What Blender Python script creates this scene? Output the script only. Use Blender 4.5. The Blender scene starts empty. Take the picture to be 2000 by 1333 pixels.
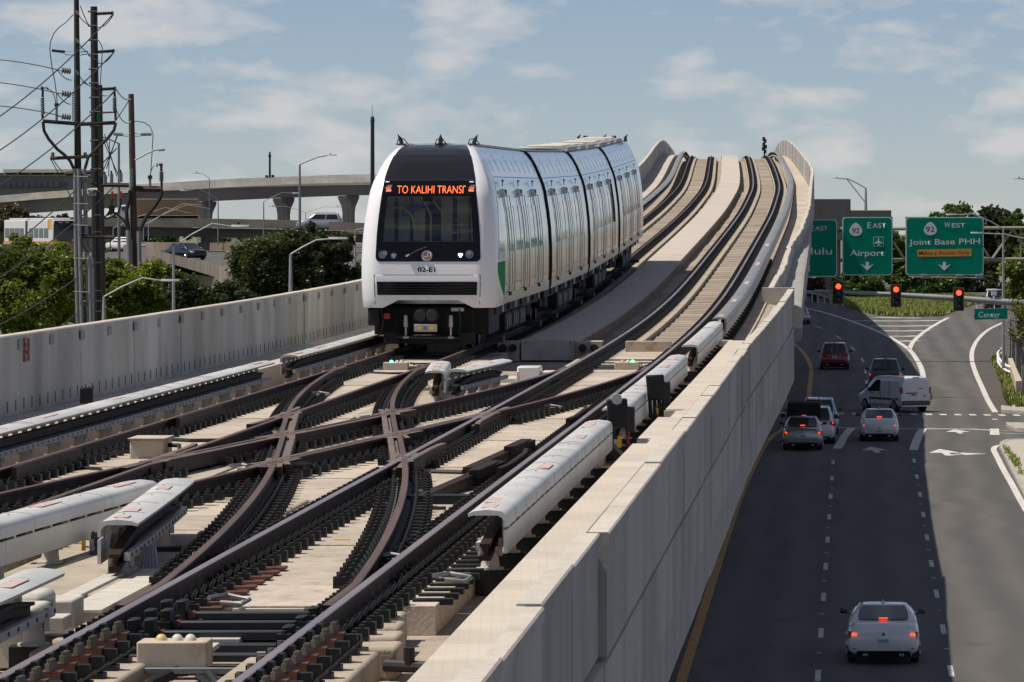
import bpy, math, random
import numpy as np
from mathutils import Vector, Matrix
random.seed(7); np.random.seed(7)
C = bpy.context.scene.collection
R = math.radians
F = 10400.0; HY = 445.0            # focal length in photo pixels, horizon row
PIT = math.atan((666.5 - HY) / F)
GR = 100.0 / F                     # the street climbs about 1 %
# ---------------------------------------------------------------- camera, sky, sun
cam = bpy.data.cameras.new('camera'); co = bpy.data.objects.new('camera', cam); C.objects.link(co)
cam.sensor_width = 36; cam.lens = F / 2000 * 36; cam.clip_start = 1; cam.clip_end = 9000
co.rotation_euler = (math.pi / 2 - PIT, 0, 0)
sc = bpy.context.scene; sc.camera = co
sc.view_settings.view_transform = 'Standard'; sc.view_settings.look = 'None'
sc.view_settings.gamma = 1; sc.view_settings.use_curve_mapping = False
sc.view_settings.exposure = 0.0
sc.cycles.max_bounces = 6; sc.cycles.diffuse_bounces = 3; sc.cycles.glossy_bounces = 4; sc.cycles.transparent_max_bounces = 12
sc.cycles.sample_clamp_indirect = 6
SUND = Vector((0.53, 0.07, -1.0)).normalized()
sl = bpy.data.lights.new('sun', 'SUN'); sl.energy = 5.0; sl.angle = R(0.53); sl.color = (1.0, 0.93, 0.83)
so = bpy.data.objects.new('sun', sl); C.objects.link(so)
so.rotation_euler = SUND.to_track_quat('-Z', 'Y').to_euler()
W = bpy.data.worlds.new('World'); sc.world = W; W.use_nodes = True
nt = W.node_tree; nt.nodes.clear()
def N(nt, t, **k):
    n = nt.nodes.new(t)
    for a, b in k.items(): setattr(n, a, b)
    return n
out = N(nt, 'ShaderNodeOutputWorld'); bg = N(nt, 'ShaderNodeBackground'); bg.inputs[1].default_value = 0.070
sky = N(nt, 'ShaderNodeTexSky', sky_type='NISHITA', sun_disc=False)
sky.sun_elevation = R(61.1); sky.sun_rotation = R(-98); sky.altitude = 4000; sky.air_density = 1.0; sky.dust_density = 1.0; sky.ozone_density = 1.0
tc = N(nt, 'ShaderNodeTexCoord'); mp = N(nt, 'ShaderNodeMapping'); mp.inputs['Scale'].default_value = (48, 48, 125); mp.inputs['Location'].default_value = (4.3, 1.6, 3.15)
n1 = N(nt, 'ShaderNodeTexNoise'); n1.inputs['Scale'].default_value = 1.0; n1.inputs['Detail'].default_value = 8; n1.inputs['Roughness'].default_value = 0.52; n1.inputs['Distortion'].default_value = 0.15
cr = N(nt, 'ShaderNodeValToRGB'); cr.color_ramp.elements[0].position = 0.48; cr.color_ramp.elements[1].position = 0.66
cr.color_ramp.elements[0].color = (0, 0, 0, 1); cr.color_ramp.elements[1].color = (0.70, 0.70, 0.70, 1)
tint = N(nt, 'ShaderNodeMix', data_type='RGBA', blend_type='MULTIPLY'); tint.inputs[0].default_value = 1; tint.inputs[7].default_value = (0.97, 0.965, 1.07, 1)
mx = N(nt, 'ShaderNodeMix', data_type='RGBA'); mx.inputs[7].default_value = (9.4, 9.2, 9.1, 1)
L = nt.links.new
L(tc.outputs['Generated'], mp.inputs[0]); L(mp.outputs[0], n1.inputs['Vector']); L(n1.outputs[0], cr.inputs[0])
L(sky.outputs[0], tint.inputs[6]); L(tint.outputs[2], mx.inputs[6]); L(cr.outputs[0], mx.inputs[0]); L(mx.outputs[2], bg.inputs[0]); L(bg.outputs[0], out.inputs[0])
# ---------------------------------------------------------------- projection and track space
_cp, _sp = math.cos(PIT), math.sin(PIT)
def ray(x, y):
    a = (x - 1000) / F; b = (666.5 - y) / F
    return Vector((a, _cp + b * _sp, -_sp + b * _cp))
def P(x, y, Z):
    d = ray(x, y); return d * (Z / d.y)
ROADH = 12.25
def road_z(Y): return -ROADH + GR * min(Y, 620) if Y > 0 else -ROADH
def G(x, y, dz=0.0):            # pixel -> point on the street
    d = ray(x, y); t = (-ROADH + dz) / (d.z - GR * d.y); p = d * t
    return Vector((p.x, p.y, road_z(p.y) + dz))
_Zs = np.arange(0, 760, 1.0)
def _tab(t, w):
    a = np.interp(_Zs, [q[0] for q in t], [q[1] for q in t]); k = np.ones(w) / w
    return np.convolve(np.pad(a, w, mode='reflect', reflect_type='odd'), k, 'same')[w:-w]
_zr = _tab([(0, -2.86), (20, -3.0), (32.9, -3.10), (44.1, -3.166), (53.6, -3.23), (62.5, -3.30), (75.2, -3.39), (91, -3.50), (109, -3.61), (130.6, -3.67), (150, -3.60), (167.6, -3.40), (190, -3.0), (227.7, -2.28), (272.7, -1.32), (301, -0.62), (326, 0.0), (360, .85), (391, 1.45), (420, 1.68), (450, 1.6), (500, 1.1), (600, -1.0), (760, -6)], 21) + GR * _Zs
_dv = _tab([(0, 0), (255, 0), (301, .27), (326, .75), (360, 1.55), (391, 2.3), (415, 2.9), (450, 3.8), (500, 4.9), (600, 8), (760, 15)], 25)
TB = 0.06375
def zr(Z): return float(np.interp(Z, _Zs, _zr))
def cx(Z): return TB * Z - float(np.interp(Z, _Zs, _dv))
def TP(u, Z, v=0.0): return Vector((u + cx(Z), Z, zr(Z) + v))
def heading(Z, d=1.0): return math.atan2(cx(Z + d) - cx(Z - d), 2 * d)
T1L, T1R, T2L, T2R = -5.27, -3.765, -9.54, -8.035
# ---------------------------------------------------------------- mesh kit
class MB:
    def __init__(s): s.v = []; s.f = []; s.m = []
    def add(s, vs, fs, mi=0):
        o = len(s.v); s.v += [tuple(p) for p in vs]
        for i, f in enumerate(fs):
            s.f.append([o + j for j in f]); s.m.append(mi if isinstance(mi, int) else mi[i])
    def hexa(s, p, mi=0):     # p: 4 bottom ccw, 4 top ccw
        s.add(p, [(3, 2, 1, 0), (4, 5, 6, 7), (0, 1, 5, 4), (1, 2, 6, 5), (2, 3, 7, 6), (3, 0, 4, 7)], mi)
    def box(s, x0, x1, y0, y1, z0, z1, mi=0):
        s.hexa([(x0, y0, z0), (x1, y0, z0), (x1, y1, z0), (x0, y1, z0), (x0, y0, z1), (x1, y0, z1), (x1, y1, z1), (x0, y1, z1)], mi)
    def tbox(s, u0, u1, Z0, Z1, v0, v1, mi=0):
        s.hexa([TP(u0, Z0, v0), TP(u1, Z0, v0), TP(u1, Z1, v0), TP(u0, Z1, v0), TP(u0, Z0, v1), TP(u1, Z0, v1), TP(u1, Z1, v1), TP(u0, Z1, v1)], mi)
    def grid(s, rows, mi=0, wrap=False, flip=False):
        nr, nc = len(rows), len(rows[0]); o = len(s.v)
        for r in rows: s.v += [tuple(p) for p in r]
        for i in range(nr - 1):
            for j in range(nc if wrap else nc - 1):
                k = (j + 1) % nc
                f = [o + i * nc + j, o + i * nc + k, o + (i + 1) * nc + k, o + (i + 1) * nc + j]
                s.f.append(f[::-1] if flip else f); s.m.append(mi if isinstance(mi, int) else mi(i, j))
    def loft(s, rings, mi=0, caps=True):
        o = len(s.v); n = len(rings[0]); s.grid(rings, mi, wrap=True)
        if caps:
            m0 = mi if isinstance(mi, int) else mi(0, 0)
            s.f.append([o + j for j in range(n)][::-1]); s.m.append(m0)
            q = o + (len(rings) - 1) * n; s.f.append([q + j for j in range(n)]); s.m.append(m0)
    def tube(s, pts, r, n=6, mi=0, caps=True):
        pts = [Vector(p) for p in pts]; rings = []
        up = Vector((0, 0, 1)); prev = None
        for i, p in enumerate(pts):
            d = (pts[min(i + 1, len(pts) - 1)] - pts[max(i - 1, 0)])
            if d.length < 1e-9: d = Vector((0, 0, 1))
            d.normalize()
            if prev is None:
                a = d.cross(up)
                if a.length < .1: a = d.cross(Vector((0, 1, 0)))
            else:
                a = prev - d * prev.dot(d)
                if a.length < 1e-4: a = d.cross(up)
            a.normalize(); prev = a; b = d.cross(a)
            rr = r[i] if isinstance(r, (list, tuple)) else r
            rings.append([p + a * (rr * math.cos(2 * math.pi * k / n)) + b * (rr * math.sin(2 * math.pi * k / n)) for k in range(n)])
        s.loft(rings, mi, caps)
    def cyl(s, p0, p1, r0, r1=None, n=12, mi=0): s.tube([p0, p1], [r0, r0 if r1 is None else r1], n, mi)
    def sweepT(s, prof, Zs, uf=None, vf=None, mi=0, caps=True):
        rings = []
        for Z in Zs:
            u0 = uf(Z) if uf else 0; v0 = vf(Z) if vf else 0
            rings.append([TP(u0 + a, Z, v0 + b) for a, b in prof])
        s.loft(rings, mi, caps)
    def ball(s, c, rx, ry=None, rz=None, n=10, m=6, mi=0, half=False):
        ry = ry or rx; rz = rz or rx; rings = []
        for i in range(m + 1):
            t = (0 if half else -math.pi / 2) + (math.pi / 2 if half else math.pi) * i / m
            k = max(math.cos(t), 1e-3)
            rings.append([(c[0] + rx * k * math.cos(2 * math.pi * j / n), c[1] + ry * k * math.sin(2 * math.pi * j / n), c[2] + rz * math.sin(t)) for j in range(n)])
        s.loft(rings, mi)
    def mesh(s, name, mats, sharp=35):
        me = bpy.data.meshes.new(name); me.from_pydata(s.v, [], s.f)
        for m in (mats if isinstance(mats, (list, tuple)) else [mats]): me.materials.append(m)
        me.polygons.foreach_set('material_index', s.m)
        if sharp is not None:
            me.shade_smooth()
            try: me.set_sharp_from_angle(angle=R(sharp))
            except Exception: pass
        me.update(); return me
    def build(s, name, mats, parent=None, sharp=35, bevel=0, **kw):
        return link(name, s.mesh(name, mats, sharp), parent, bevel=bevel, **kw)
ROOTS = {}
def link(name, me, parent=None, bevel=0, kind=None, label=None, cat=None, group=None, mat=None):
    o = bpy.data.objects.new(name, me); C.objects.link(o)
    if parent is not None:
        o.parent = parent
        if parent.name in ROOTS and ROOTS[parent.name] is not None: o.matrix_parent_inverse = Matrix.Translation(-ROOTS[parent.name])
    if mat is not None: o.matrix_local = mat
    if bevel:
        b = o.modifiers.new('bevel', 'BEVEL'); b.width = bevel; b.segments = 2; b.limit_method = 'ANGLE'; b.angle_limit = R(40)
    tag(o, label, cat, group, kind); return o
def tag(o, label=None, cat=None, group=None, kind=None):
    if label: o['label'] = label
    if cat: o['category'] = cat
    if group: o['group'] = group
    if kind: o['kind'] = kind
    return o
def thing(name, label, cat, loc=(0, 0, 0), group=None, local=False, rz=0, kind=None):
    o = bpy.data.objects.new(name, None); C.objects.link(o); o.empty_display_size = .3
    o.location = loc; o.rotation_euler = (0, 0, rz)
    ROOTS[o.name] = None if local else Vector(loc)
    return tag(o, label, cat, group, kind)
def dup(root, loc=None, rz=None, label=None):
    def cp(o, par):
        c = o.copy(); C.objects.link(c)
        if par is not None:
            c.parent = par; c.matrix_parent_inverse = o.matrix_parent_inverse.copy()
        for ch in KIDS.get(o.name, []) or [q for q in o.children]: cp(ch, c)
        return c
    r = cp(root, None)
    if loc is not None: r.location = loc
    if rz is not None: r.rotation_euler = (0, 0, rz)
    if label: r['label'] = label
    ROOTS[r.name] = None
    return r
KIDS = {}
# ---------------------------------------------------------------- materials
def mat(name, col, rough=.7, metal=0., var=0., scale=1.5, stretch=(1, 1, 1), bump=0., bscale=None, col2=None, emit=0, ecol=None, spec=None, coat=0, trans=0, alpha=None, thr=(.35, .7), det=5):
    m = bpy.data.materials.new(name); m.use_nodes = True; t = m.node_tree; b = t.nodes['Principled BSDF']
    c = tuple(col) + (1,); b.inputs['Base Color'].default_value = c; b.inputs['Roughness'].default_value = rough; b.inputs['Metallic'].default_value = metal
    if spec is not None: b.inputs['Specular IOR Level'].default_value = spec
    if coat: b.inputs['Coat Weight'].default_value = coat; b.inputs['Coat Roughness'].default_value = .05
    if emit: b.inputs['Emission Color'].default_value = tuple(ecol or col) + (1,); b.inputs['Emission Strength'].default_value = emit
    if var or bump or col2:
        g = N(t, 'ShaderNodeNewGeometry'); mp = N(t, 'ShaderNodeMapping'); mp.inputs['Scale'].default_value = stretch
        t.links.new(g.outputs['Position'], mp.inputs[0])
    if var or col2:
        n = N(t, 'ShaderNodeTexNoise'); n.inputs['Scale'].default_value = scale; n.inputs['Detail'].default_value = det; n.inputs['Roughness'].default_value = .62
        t.links.new(mp.outputs[0], n.inputs['Vector'])
        r = N(t, 'ShaderNodeValToRGB'); r.color_ramp.elements[0].position = thr[0]; r.color_ramp.elements[1].position = thr[1]
        r.color_ramp.elements[0].color = c
        r.color_ramp.elements[1].color = tuple(col2 or [x * (1 - var) for x in col]) + (1,)
        t.links.new(n.outputs[0], r.inputs[0]); t.links.new(r.outputs[0], b.inputs['Base Color'])
    if bump:
        n2 = N(t, 'ShaderNodeTexNoise'); n2.inputs['Scale'].default_value = bscale or scale * 8; n2.inputs['Detail'].default_value = 4
        t.links.new(mp.outputs[0], n2.inputs['Vector'])
        bu = N(t, 'ShaderNodeBump'); bu.inputs['Strength'].default_value = bump; bu.inputs['Distance'].default_value = .02
        t.links.new(n2.outputs[0], bu.inputs['Height']); t.links.new(bu.outputs[0], b.inputs['Normal'])
    return m
def mix_layer(m, col, scale, stretch, thr, det=4, fac=1.0):
    """one more stain layer over a material's base colour"""
    t = m.node_tree; b = t.nodes['Principled BSDF']; s = b.inputs['Base Color']
    g = N(t, 'ShaderNodeNewGeometry'); mp = N(t, 'ShaderNodeMapping'); mp.inputs['Scale'].default_value = stretch; mp.inputs['Location'].default_value = (3.1, 7.7, 1.9)
    n = N(t, 'ShaderNodeTexNoise'); n.inputs['Scale'].default_value = scale; n.inputs['Detail'].default_value = det
    r = N(t, 'ShaderNodeValToRGB'); r.color_ramp.elements[0].position = thr[0]; r.color_ramp.elements[1].position = thr[1]
    r.color_ramp.elements[1].color = (fac, fac, fac, 1)
    x = N(t, 'ShaderNodeMix', data_type='RGBA'); x.inputs[7].default_value = tuple(col) + (1,)
    t.links.new(g.outputs['Position'], mp.inputs[0]); t.links.new(mp.outputs[0], n.inputs['Vector']); t.links.new(n.outputs[0], r.inputs[0]); t.links.new(r.outputs[0], x.inputs[0])
    if s.is_linked: t.links.new(s.links[0].from_socket, x.inputs[6])
    else: x.inputs[6].default_value = s.default_value
    t.links.new(x.outputs[2], s)
def vary(m, k):
    """piece to piece tone differences"""
    t = m.node_tree; b = t.nodes['Principled BSDF']; s = b.inputs['Base Color']; oi = N(t, 'ShaderNodeObjectInfo'); mr = N(t, 'ShaderNodeMapRange'); mr.inputs[3].default_value = 1 - k; mr.inputs[4].default_value = 1 + k
    x = N(t, 'ShaderNodeMix', data_type='RGBA', blend_type='MULTIPLY'); x.inputs[0].default_value = 1
    t.links.new(oi.outputs['Random'], mr.inputs[0]); t.links.new(mr.outputs[0], x.inputs[7])
    if s.is_linked: t.links.new(s.links[0].from_socket, x.inputs[6])
    else: x.inputs[6].default_value = s.default_value
    t.links.new(x.outputs[2], s)
def grime(m, col, fac, thr=(.50, .72), scale=9):
    mix_layer(m, col, scale, (1, 1, 1), thr, det=8, fac=fac); return m
M = {}
M['slab'] = mat('slab_concrete', (.50, .43, .35), .85, var=.22, scale=1.1, bump=.25, bscale=30)
mix_layer(M['slab'], (.36, .27, .19), 2.2, (1, 1, 1), (.55, .8), fac=.6)
M['slabd'] = mat('ramp_deck_concrete', (.36, .30, .235), .88, var=.35, scale=1.8, stretch=(.6, 1.6, 1), bump=.35, bscale=25)
mix_layer(M['slabd'], (.30, .20, .12), 1.2, (1, 1, 1), (.55, .8), fac=.6)
grime(M['slab'], (.26, .20, .15), .55); mix_layer(M['slab'], (.22, .13, .07), 3.2, (1.5, .6, 1), (.60, .78), det=8, fac=.55); vary(M['slab'], .12); grime(M['slabd'], (.20, .15, .10), .6); vary(M['slabd'], .16)
M['deck'] = mat('deck_concrete', (.40, .33, .26), .9, var=.35, scale=2.5, bump=.6, bscale=25)
mix_layer(M['deck'], (.24, .19, .14), 1.2, (1, .4, 1), (.5, .75), fac=.7)
M['plinth'] = mat('plinth_concrete', (.42, .36, .28), .85, var=.3, scale=1.6, bump=.3, bscale=30)
mix_layer(M['plinth'], (.30, .20, .12), 1.5, (1, 1, .3), (.55, .75), fac=.7)
M['walk'] = mat('walkway_concrete', (.50, .44, .38), .8, var=.15, scale=.8, bump=.12, bscale=40); vary(M['walk'], .05)
M['tile'] = mat('tiled_walkway', (.56, .50, .42), .8, var=.14, scale=1.2, bump=.12, bscale=40); vary(M['tile'], .06)
_t = M['tile'].node_tree; _b = _t.nodes['Principled BSDF']; _br = N(_t, 'ShaderNodeTexBrick'); _br.inputs['Scale'].default_value = 7; _br.inputs['Mortar Size'].default_value = .02; _br.inputs['Color1'].default_value = (1, 1, 1, 1); _br.inputs['Color2'].default_value = (.97, .94, .93, 1); _br.inputs['Mortar'].default_value = (.90, .86, .82, 1); _br.offset = 0
_g = N(_t, 'ShaderNodeNewGeometry'); _x = N(_t, 'ShaderNodeMix', data_type='RGBA', blend_type='MULTIPLY'); _x.inputs[0].default_value = 1; _t.links.new(_g.outputs['Position'], _br.inputs['Vector']); _t.links.new(_b.inputs['Base Color'].links[0].from_socket, _x.inputs[6]); _t.links.new(_br.outputs[0], _x.inputs[7]); _t.links.new(_x.outputs[2], _b.inputs['Base Color'])
def wallmat(nm, c, d1, d2):
    m = mat(nm, c, .85, var=.14, scale=.35, bump=.15, bscale=12)
    mix_layer(m, d1, 1.0, (1.1, .8, .16), (.50, .78), det=7, fac=.55)
    mix_layer(m, d2, .55, (1.3, .9, .35), (.50, .75), fac=.7)
    mix_layer(m, [q * 1.25 for q in c], 1.3, (1, 1, .6), (.56, .8), det=8, fac=.4)
    mix_layer(m, d1, 7, (1, 1, .5), (.62, .74), det=9, fac=.5)
    vary(m, .14); return m
M['wall'] = wallmat('wall_concrete', (.46, .44, .41), (.22, .21, .20), (.26, .24, .20))
M['wallL'] = wallmat('left_wall_concrete', (.52, .51, .48), (.22, .22, .21), (.30, .29, .22))
mix_layer(M['wallL'], (.25, .245, .235), .7, (1, .9, .4), (.48, .66), det=8, fac=.6)
M['fred'] = mat('faded_red_paint', (.30, .09, .08), .7)
M['cap'] = grime(mat('cap_concrete', (.56, .51, .44), .8, var=.2, scale=.7, bump=.15), (.34, .30, .25), .5)
M['girder'] = wallmat('girder_concrete', (.40, .385, .365), (.22, .21, .20), (.27, .24, .20))
M['rust'] = mat('rail_rust', (.028, .014, .010), .65, metal=.0, spec=.3, var=.5, scale=3, bump=.2)
M['railtop'] = mat('rail_running_face', (.40, .30, .255), .30, metal=.55, var=.35, scale=1.5, stretch=(1, .15, 1))
M['railtopd'] = mat('rail_running_face_dull', (.135, .08, .058), .5, metal=.15, var=.4, scale=1.5, stretch=(1, .2, 1))
M['frog'] = mat('frog_casting', (.20, .145, .115), .55, metal=.1, var=.4, scale=2.5, bump=.2)
M['iron'] = mat('black_iron', (.010, .012, .0125), .55, var=.3, scale=6, spec=.35)
M['bolt2'] = mat('weathered_bolt', (.13, .11, .085), .6, var=.4, scale=9)
M['ironr'] = mat('rusty_iron', (.15, .062, .038), .7, metal=.2, var=.5, scale=8)
M['bolt'] = mat('bolt_steel', (.07, .045, .03), .45, metal=.6)
M['cover'] = mat('cover_fibreglass', (.60, .60, .58), .42, var=.22, scale=1.6, stretch=(1, .35, 1))
M['coverred'] = mat('cover_faded_red', (.56, .36, .33), .5, col2=(.60, .56, .54), scale=7, thr=(.45, .7))
M['coverg'] = mat('cover_weathered_grey', (.27, .275, .27), .42, metal=.2, var=.3, scale=1.4, stretch=(1, .5, 1))
mix_layer(M['cover'], (.40, .41, .40), 1.1, (1, .6, 1), (.45, .7), fac=.55)
M['insul'] = mat('insulator', (.60, .56, .50), .5, var=.2, scale=4)
M['black'] = mat('black_rubber', (.012, .012, .013), .55)
M['dark'] = mat('dark_metal', (.025, .026, .028), .5, var=.3, scale=3)
M['grey'] = mat('grey_metal', (.22, .23, .24), .5, metal=.2, var=.2, scale=2)
M['galv'] = mat('galvanised_steel', (.38, .39, .39), .5, metal=.3, var=.2, scale=2)
M['cream'] = mat('cream_paint', (.62, .58, .50), .6, var=.25, scale=3)
M['creamr'] = mat('rusty_cream_box', (.50, .43, .34), .7, col2=(.28, .16, .09), scale=4, thr=(.5, .8))
M['white'] = mat('white_paint', (.74, .74, .74), .35, coat=.5)
M['yellow'] = mat('yellow_paint', (.75, .45, .03), .6)
M['red'] = mat('red_plastic', (.35, .02, .02), .4)
M['green_led'] = mat('green_lamp', (.1, 1, .3), .4, emit=4, ecol=(.1, 1, .35))
M['globe'] = mat('lamp_globe', (.62, .60, .52), .12, coat=.8)
M['globey'] = mat('lamp_globe_yellow', (.65, .52, .18), .12, coat=.8)
# ================================================================ GUIDEWAY
GW = thing('elevated_guideway', 'long concrete rail guideway carrying two tracks up the ramp beside the street', 'viaduct', tuple(TP(-6.9, 40, -2.9)))
Zl = list(np.arange(22, 60, 4)) + list(np.arange(60, 460, 6)) + list(np.arange(460, 700, 12))
# box girder: near stretch to the joint at Z=162, then the ramp
b = MB()
b.sweepT([(-11.7, -.45), (-11.7, -1.6), (-9.9, -2.9), (-2.55, -2.9), (-2.19, -2.75), (-2.19, -1.12), (-2.35, -1.08), (-2.35, -.45)], [z for z in Zl if z < 162] + [162], uf=lambda Z: max(0, (Z - 120) / 42 * .45))
b.build('girder', M['girder'], GW)
b = MB()
b.sweepT([(-11.7, -.45), (-11.7, -1.5), (-9.7, -2.3), (-4.3, -2.3), (-1.85, -1.6), (-1.70, -1.5), (-1.70, -.55), (-1.85, -.47)], [162.05] + [z for z in Zl if z > 162], uf=lambda Z: .18 * max(0, 1 - (Z - 162) / 32) - .30 * min(1, max(0, (Z - 200) / 80)))
b.build('girder', M['girder'], GW)
b = MB(); b.sweepT([(-11.0, -.44), (-2.4, -.44), (-2.4, -.46), (-11.0, -.46)][::-1], Zl); b.build('deck', M['deck'], GW)
RAMP = []
# deck_slab: concrete between the rails in the crossover zone (one wide apron over both tracks)
def slab(name, u0, u1, Z0, Z1, v0, v1, m='slab', bev=.006, par=None):
    s = MB(); s.tbox(u0, u1, Z0, Z1, v0, v1); return s.build(name, M[m], par or GW, bevel=bev)
Z = 41.6; k = 0
while Z < 116:
    ln = 2.3 + .25 * ((k * 7) % 3); g = .055
    for (a, c) in ((-5.75, -3.25), (-10.05, -7.5)):
        slab('deck_slab', a, c, Z, Z + ln - g, -.44, -.205 - .004 * (k % 3))
    if 47 < Z < 92: slab('deck_slab', -7.46, -5.79, Z + .4, Z + ln - g + .4, -.44, -.225 - .006 * (k % 2))
    Z += ln; k += 1
# near plinths under the rails
for (u, zz) in ((T1L, (22, 29.6, 37.0)), (T1R, (22, 30.8, 37.4)), (T2L, (30, 41.3)), (T2R, (30, 41.3))):
    for i in range(len(zz) - 1): slab('plinth', u - .42, u + .46, zz[i] + .5, zz[i + 1] - .1, -.44, -.205, 'plinth', .03)
for i in range(4): slab('plinth', T1R - .25, T1R + .55 - .07 * i, 37.6 + i * .95, 38.2 + i * .95, -.44, -.205, 'plinth', .03)
for i in range(4): slab('plinth', T1L - .5, T1L + .35, 37.3 + i * 1.05, 37.9 + i * 1.05, -.44, -.205, 'plinth', .03)
slab('plinth', T1L - 1.55, T1L - .55, 42.2, 47.5, -.44, -.16, 'plinth', .03)
slab('plinth', T2R + .75, T2R + 1.25, 30, 51, -.44, -.22, 'plinth', .03)
slab('plinth', -7.6, -6.3, 80.5, 92, -.44, -.2, 'plinth', .03)
slab('plinth', -6.3, -5.8, 51.2, 57, -.44, -.2, 'plinth', .03)
# ramp: plinth strips with kerb, and deck slabs between the rails
for u in (T1L, T1R, T2L, T2R):
    Z = 118.0
    while Z < 470:
        d = 4.6 if Z < 300 else 9.2
        slab('plinth', u - .30, u + .42, Z, Z + d - .05, -.44, -.19, 'plinth', .015); Z += d
for par_, a, c in ((0, T1L + .44, T1R - .32), (1, T2L + .44, T2R - .32), (2, T1L - .9, T1L - .32), (2, T2R + .44, T2R + .8)):
    Z = 119.0; k = 0
    wide = par_ < 2
    while Z < (425 if wide else 300):
        d = (1.25 if Z < 240 else 1.6 if Z < 300 else 3.2) if wide else 6.1
        RAMP.append((par_, a, c, Z, Z + d - .05, -.46, -.30 - .014 * ((k * 5) % 3))); Z += d; k += 1
# cross beams at the top of the crossover
for (u0, u1, z0, z1, v0, v1, mm) in ((-4.95, -3.95, 116.6, 116.9, -.22, .02, 'creamr'), (-4.85, -4.0, 112.6, 112.9, -.40, -.22, 'creamr'), (-7.75, -7.28, 116.5, 117.2, -.42, .02, 'creamr'), (-6.02, -5.45, 116.5, 117.2, -.42, .02, 'creamr'), (-2.9, -2.6, 116.6, 116.9, -.1, .04, 'cream'), (-9.3, -8.3, 116.6, 116.9, -.22, .02, 'creamr')):
    slab('cross_beam', u0, u1, z0, z1, v0, v1, mm)
for u in (-5.88, -5.62, -7.62, -7.4):
    s = MB(); s.cyl(TP(u, 116.3, -.12), TP(u, 116.52, -.12), .085, n=12); s.build('conduit', M['black'], GW)
# walkway between the tracks on the ramp
CW = thing('walkway', 'flat pale concrete walkway between the two tracks climbing the ramp', 'walkway', tuple(TP(-6.65, 117, -.4)))
jt = [116.9, 156, 195, 236, 268, 308, 344, 385, 470]
for i in range(len(jt) - 1):
    s = MB(); s.sweepT([(-7.235, -.05), (-6.07, -.05), (-6.07, .03), (-7.235, .03)], list(np.arange(jt[i] + .06, jt[i + 1] - 3, 5)) + [jt[i + 1] - .06]); s.build('slab', M['walk'], CW)
s = MB(); s.tbox(-7.235, -6.07, 116.75, 116.88, -.40, .045); s.build('end_panel', M['cream'], CW)
for u in (-7.15, -6.16):
    s = MB(); s.tbox(u - .015, u + .015, 116.735, 116.75, -.02, .01); s.build('bolt', M['black'], CW)
s = MB()
for Z in np.arange(117.2, 330, .62):
    s.tbox(-6.13, -6.09, Z, Z + .34, -.33, -.051); s.tbox(-6.22, -6.135, Z + .1, Z + .2, -.44, -.052)
s.build('support_bracket', M['plinth'], CW, sharp=None, kind='stuff')
for Z in (117.2, 156, 195, 236):
    s = MB(); s.tbox(-6.55, -6.35, Z, Z + 38, -.44, -.06) if Z < 195 else s.tbox(-6.55, -6.35, Z, Z + 30, -.44, -.06); s.build('support_beam', M['plinth'], CW)
# right-hand walkway slabs (flush with the parapet) near the camera
RW = thing('trough_walkway', 'narrow beige walkway of precast slabs along the right parapet', 'walkway', tuple(TP(-2.5, 40, -.4)))
Z = 24.0; k = 0
while Z < 116.6:
    d = 1.22; e = min(Z + d - .008, 116.7)
    u0 = -2.69
    if 64.4 < Z < 66.4 or 73.6 < Z < 75.6: u0 = -2.52
    s = MB(); s.tbox(u0, -2.345, Z, e, -.06, .035); s.build('walkway_slab', M['tile'] if 'tile' in M else M['walk'], RW, bevel=.006)
    Z += d; k += 1
s = MB(); s.sweepT([(-2.62, -.42), (-2.55, -.42), (-2.55, -.065), (-2.62, -.065)], [24, 50, 80, 116.6]); s.build('support_wall', M['plinth'], RW)
# right parapet: panels
PW = thing('parapet_wall', 'right concrete parapet wall of tall panels overlooking the street', 'wall', tuple(TP(-2.2, 40, -1.1)))
joints = [22, 29.4, 33.8, 38.3, 42.7, 47.0, 51.1, 55.7]
while joints[-1] < 158: joints.append(joints[-1] + 4.5)
joints = [j for j in joints if j < 160] + [162]
rnd = random.Random(3)
for i in range(len(joints) - 1):
    Z0, Z1 = joints[i], joints[i + 1]; o = rnd.uniform(-.012, .012) - (.06 if Z0 < 46.9 else 0)
    fl = lambda Z: max(0, (Z - 117) / 45 * .40) + o
    tv = .045 + rnd.uniform(-.012, .012)
    s = MB(); s.sweepT([(-2.34, -1.06), (-2.17, -1.06), (-2.17, -.09), (-2.15, -.07), (-2.15, tv - .015), (-2.165, tv), (-2.34, tv)], [Z0 + .012, (Z0 + Z1) / 2, Z1 - .012], uf=fl, mi=lambda i, j: 1 if j in (4, 5) else 0)
    s.build('parapet_panel', [M['wall'], M['cap']], PW)
    s = MB(); s.sweepT([(-2.34, -2.05), (-2.18, -2.05), (-2.18, -1.13), (-2.34, -1.10)], [Z0 + .012, Z1 - .012], uf=fl); s.build('fascia_panel', M['wall'], PW)
    s = MB(); s.sweepT([(-2.5, -2.78), (-2.2, -2.78), (-2.2, -2.09), (-2.34, -2.07)], [Z0 + .012, Z1 - .012], uf=fl); s.build('lower_panel', M['wall'], PW)
s = MB(); s.tbox(-2.72, -1.74, 162.06, 162.3, -1.0, .07); s.build('end_wall', M['cap'], PW)
def wv(Z): return .05 + 1.12 * min(1, max(0, (Z - 276) / 19))
def wu(Z): return float(np.interp(Z, [162, 185, 205, 228, 280, 295, 330, 400], [-2.45, -2.28, -2.35, -2.12, -2.0, -1.9, -2.1, -2.3]))
Z = 162.4
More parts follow.
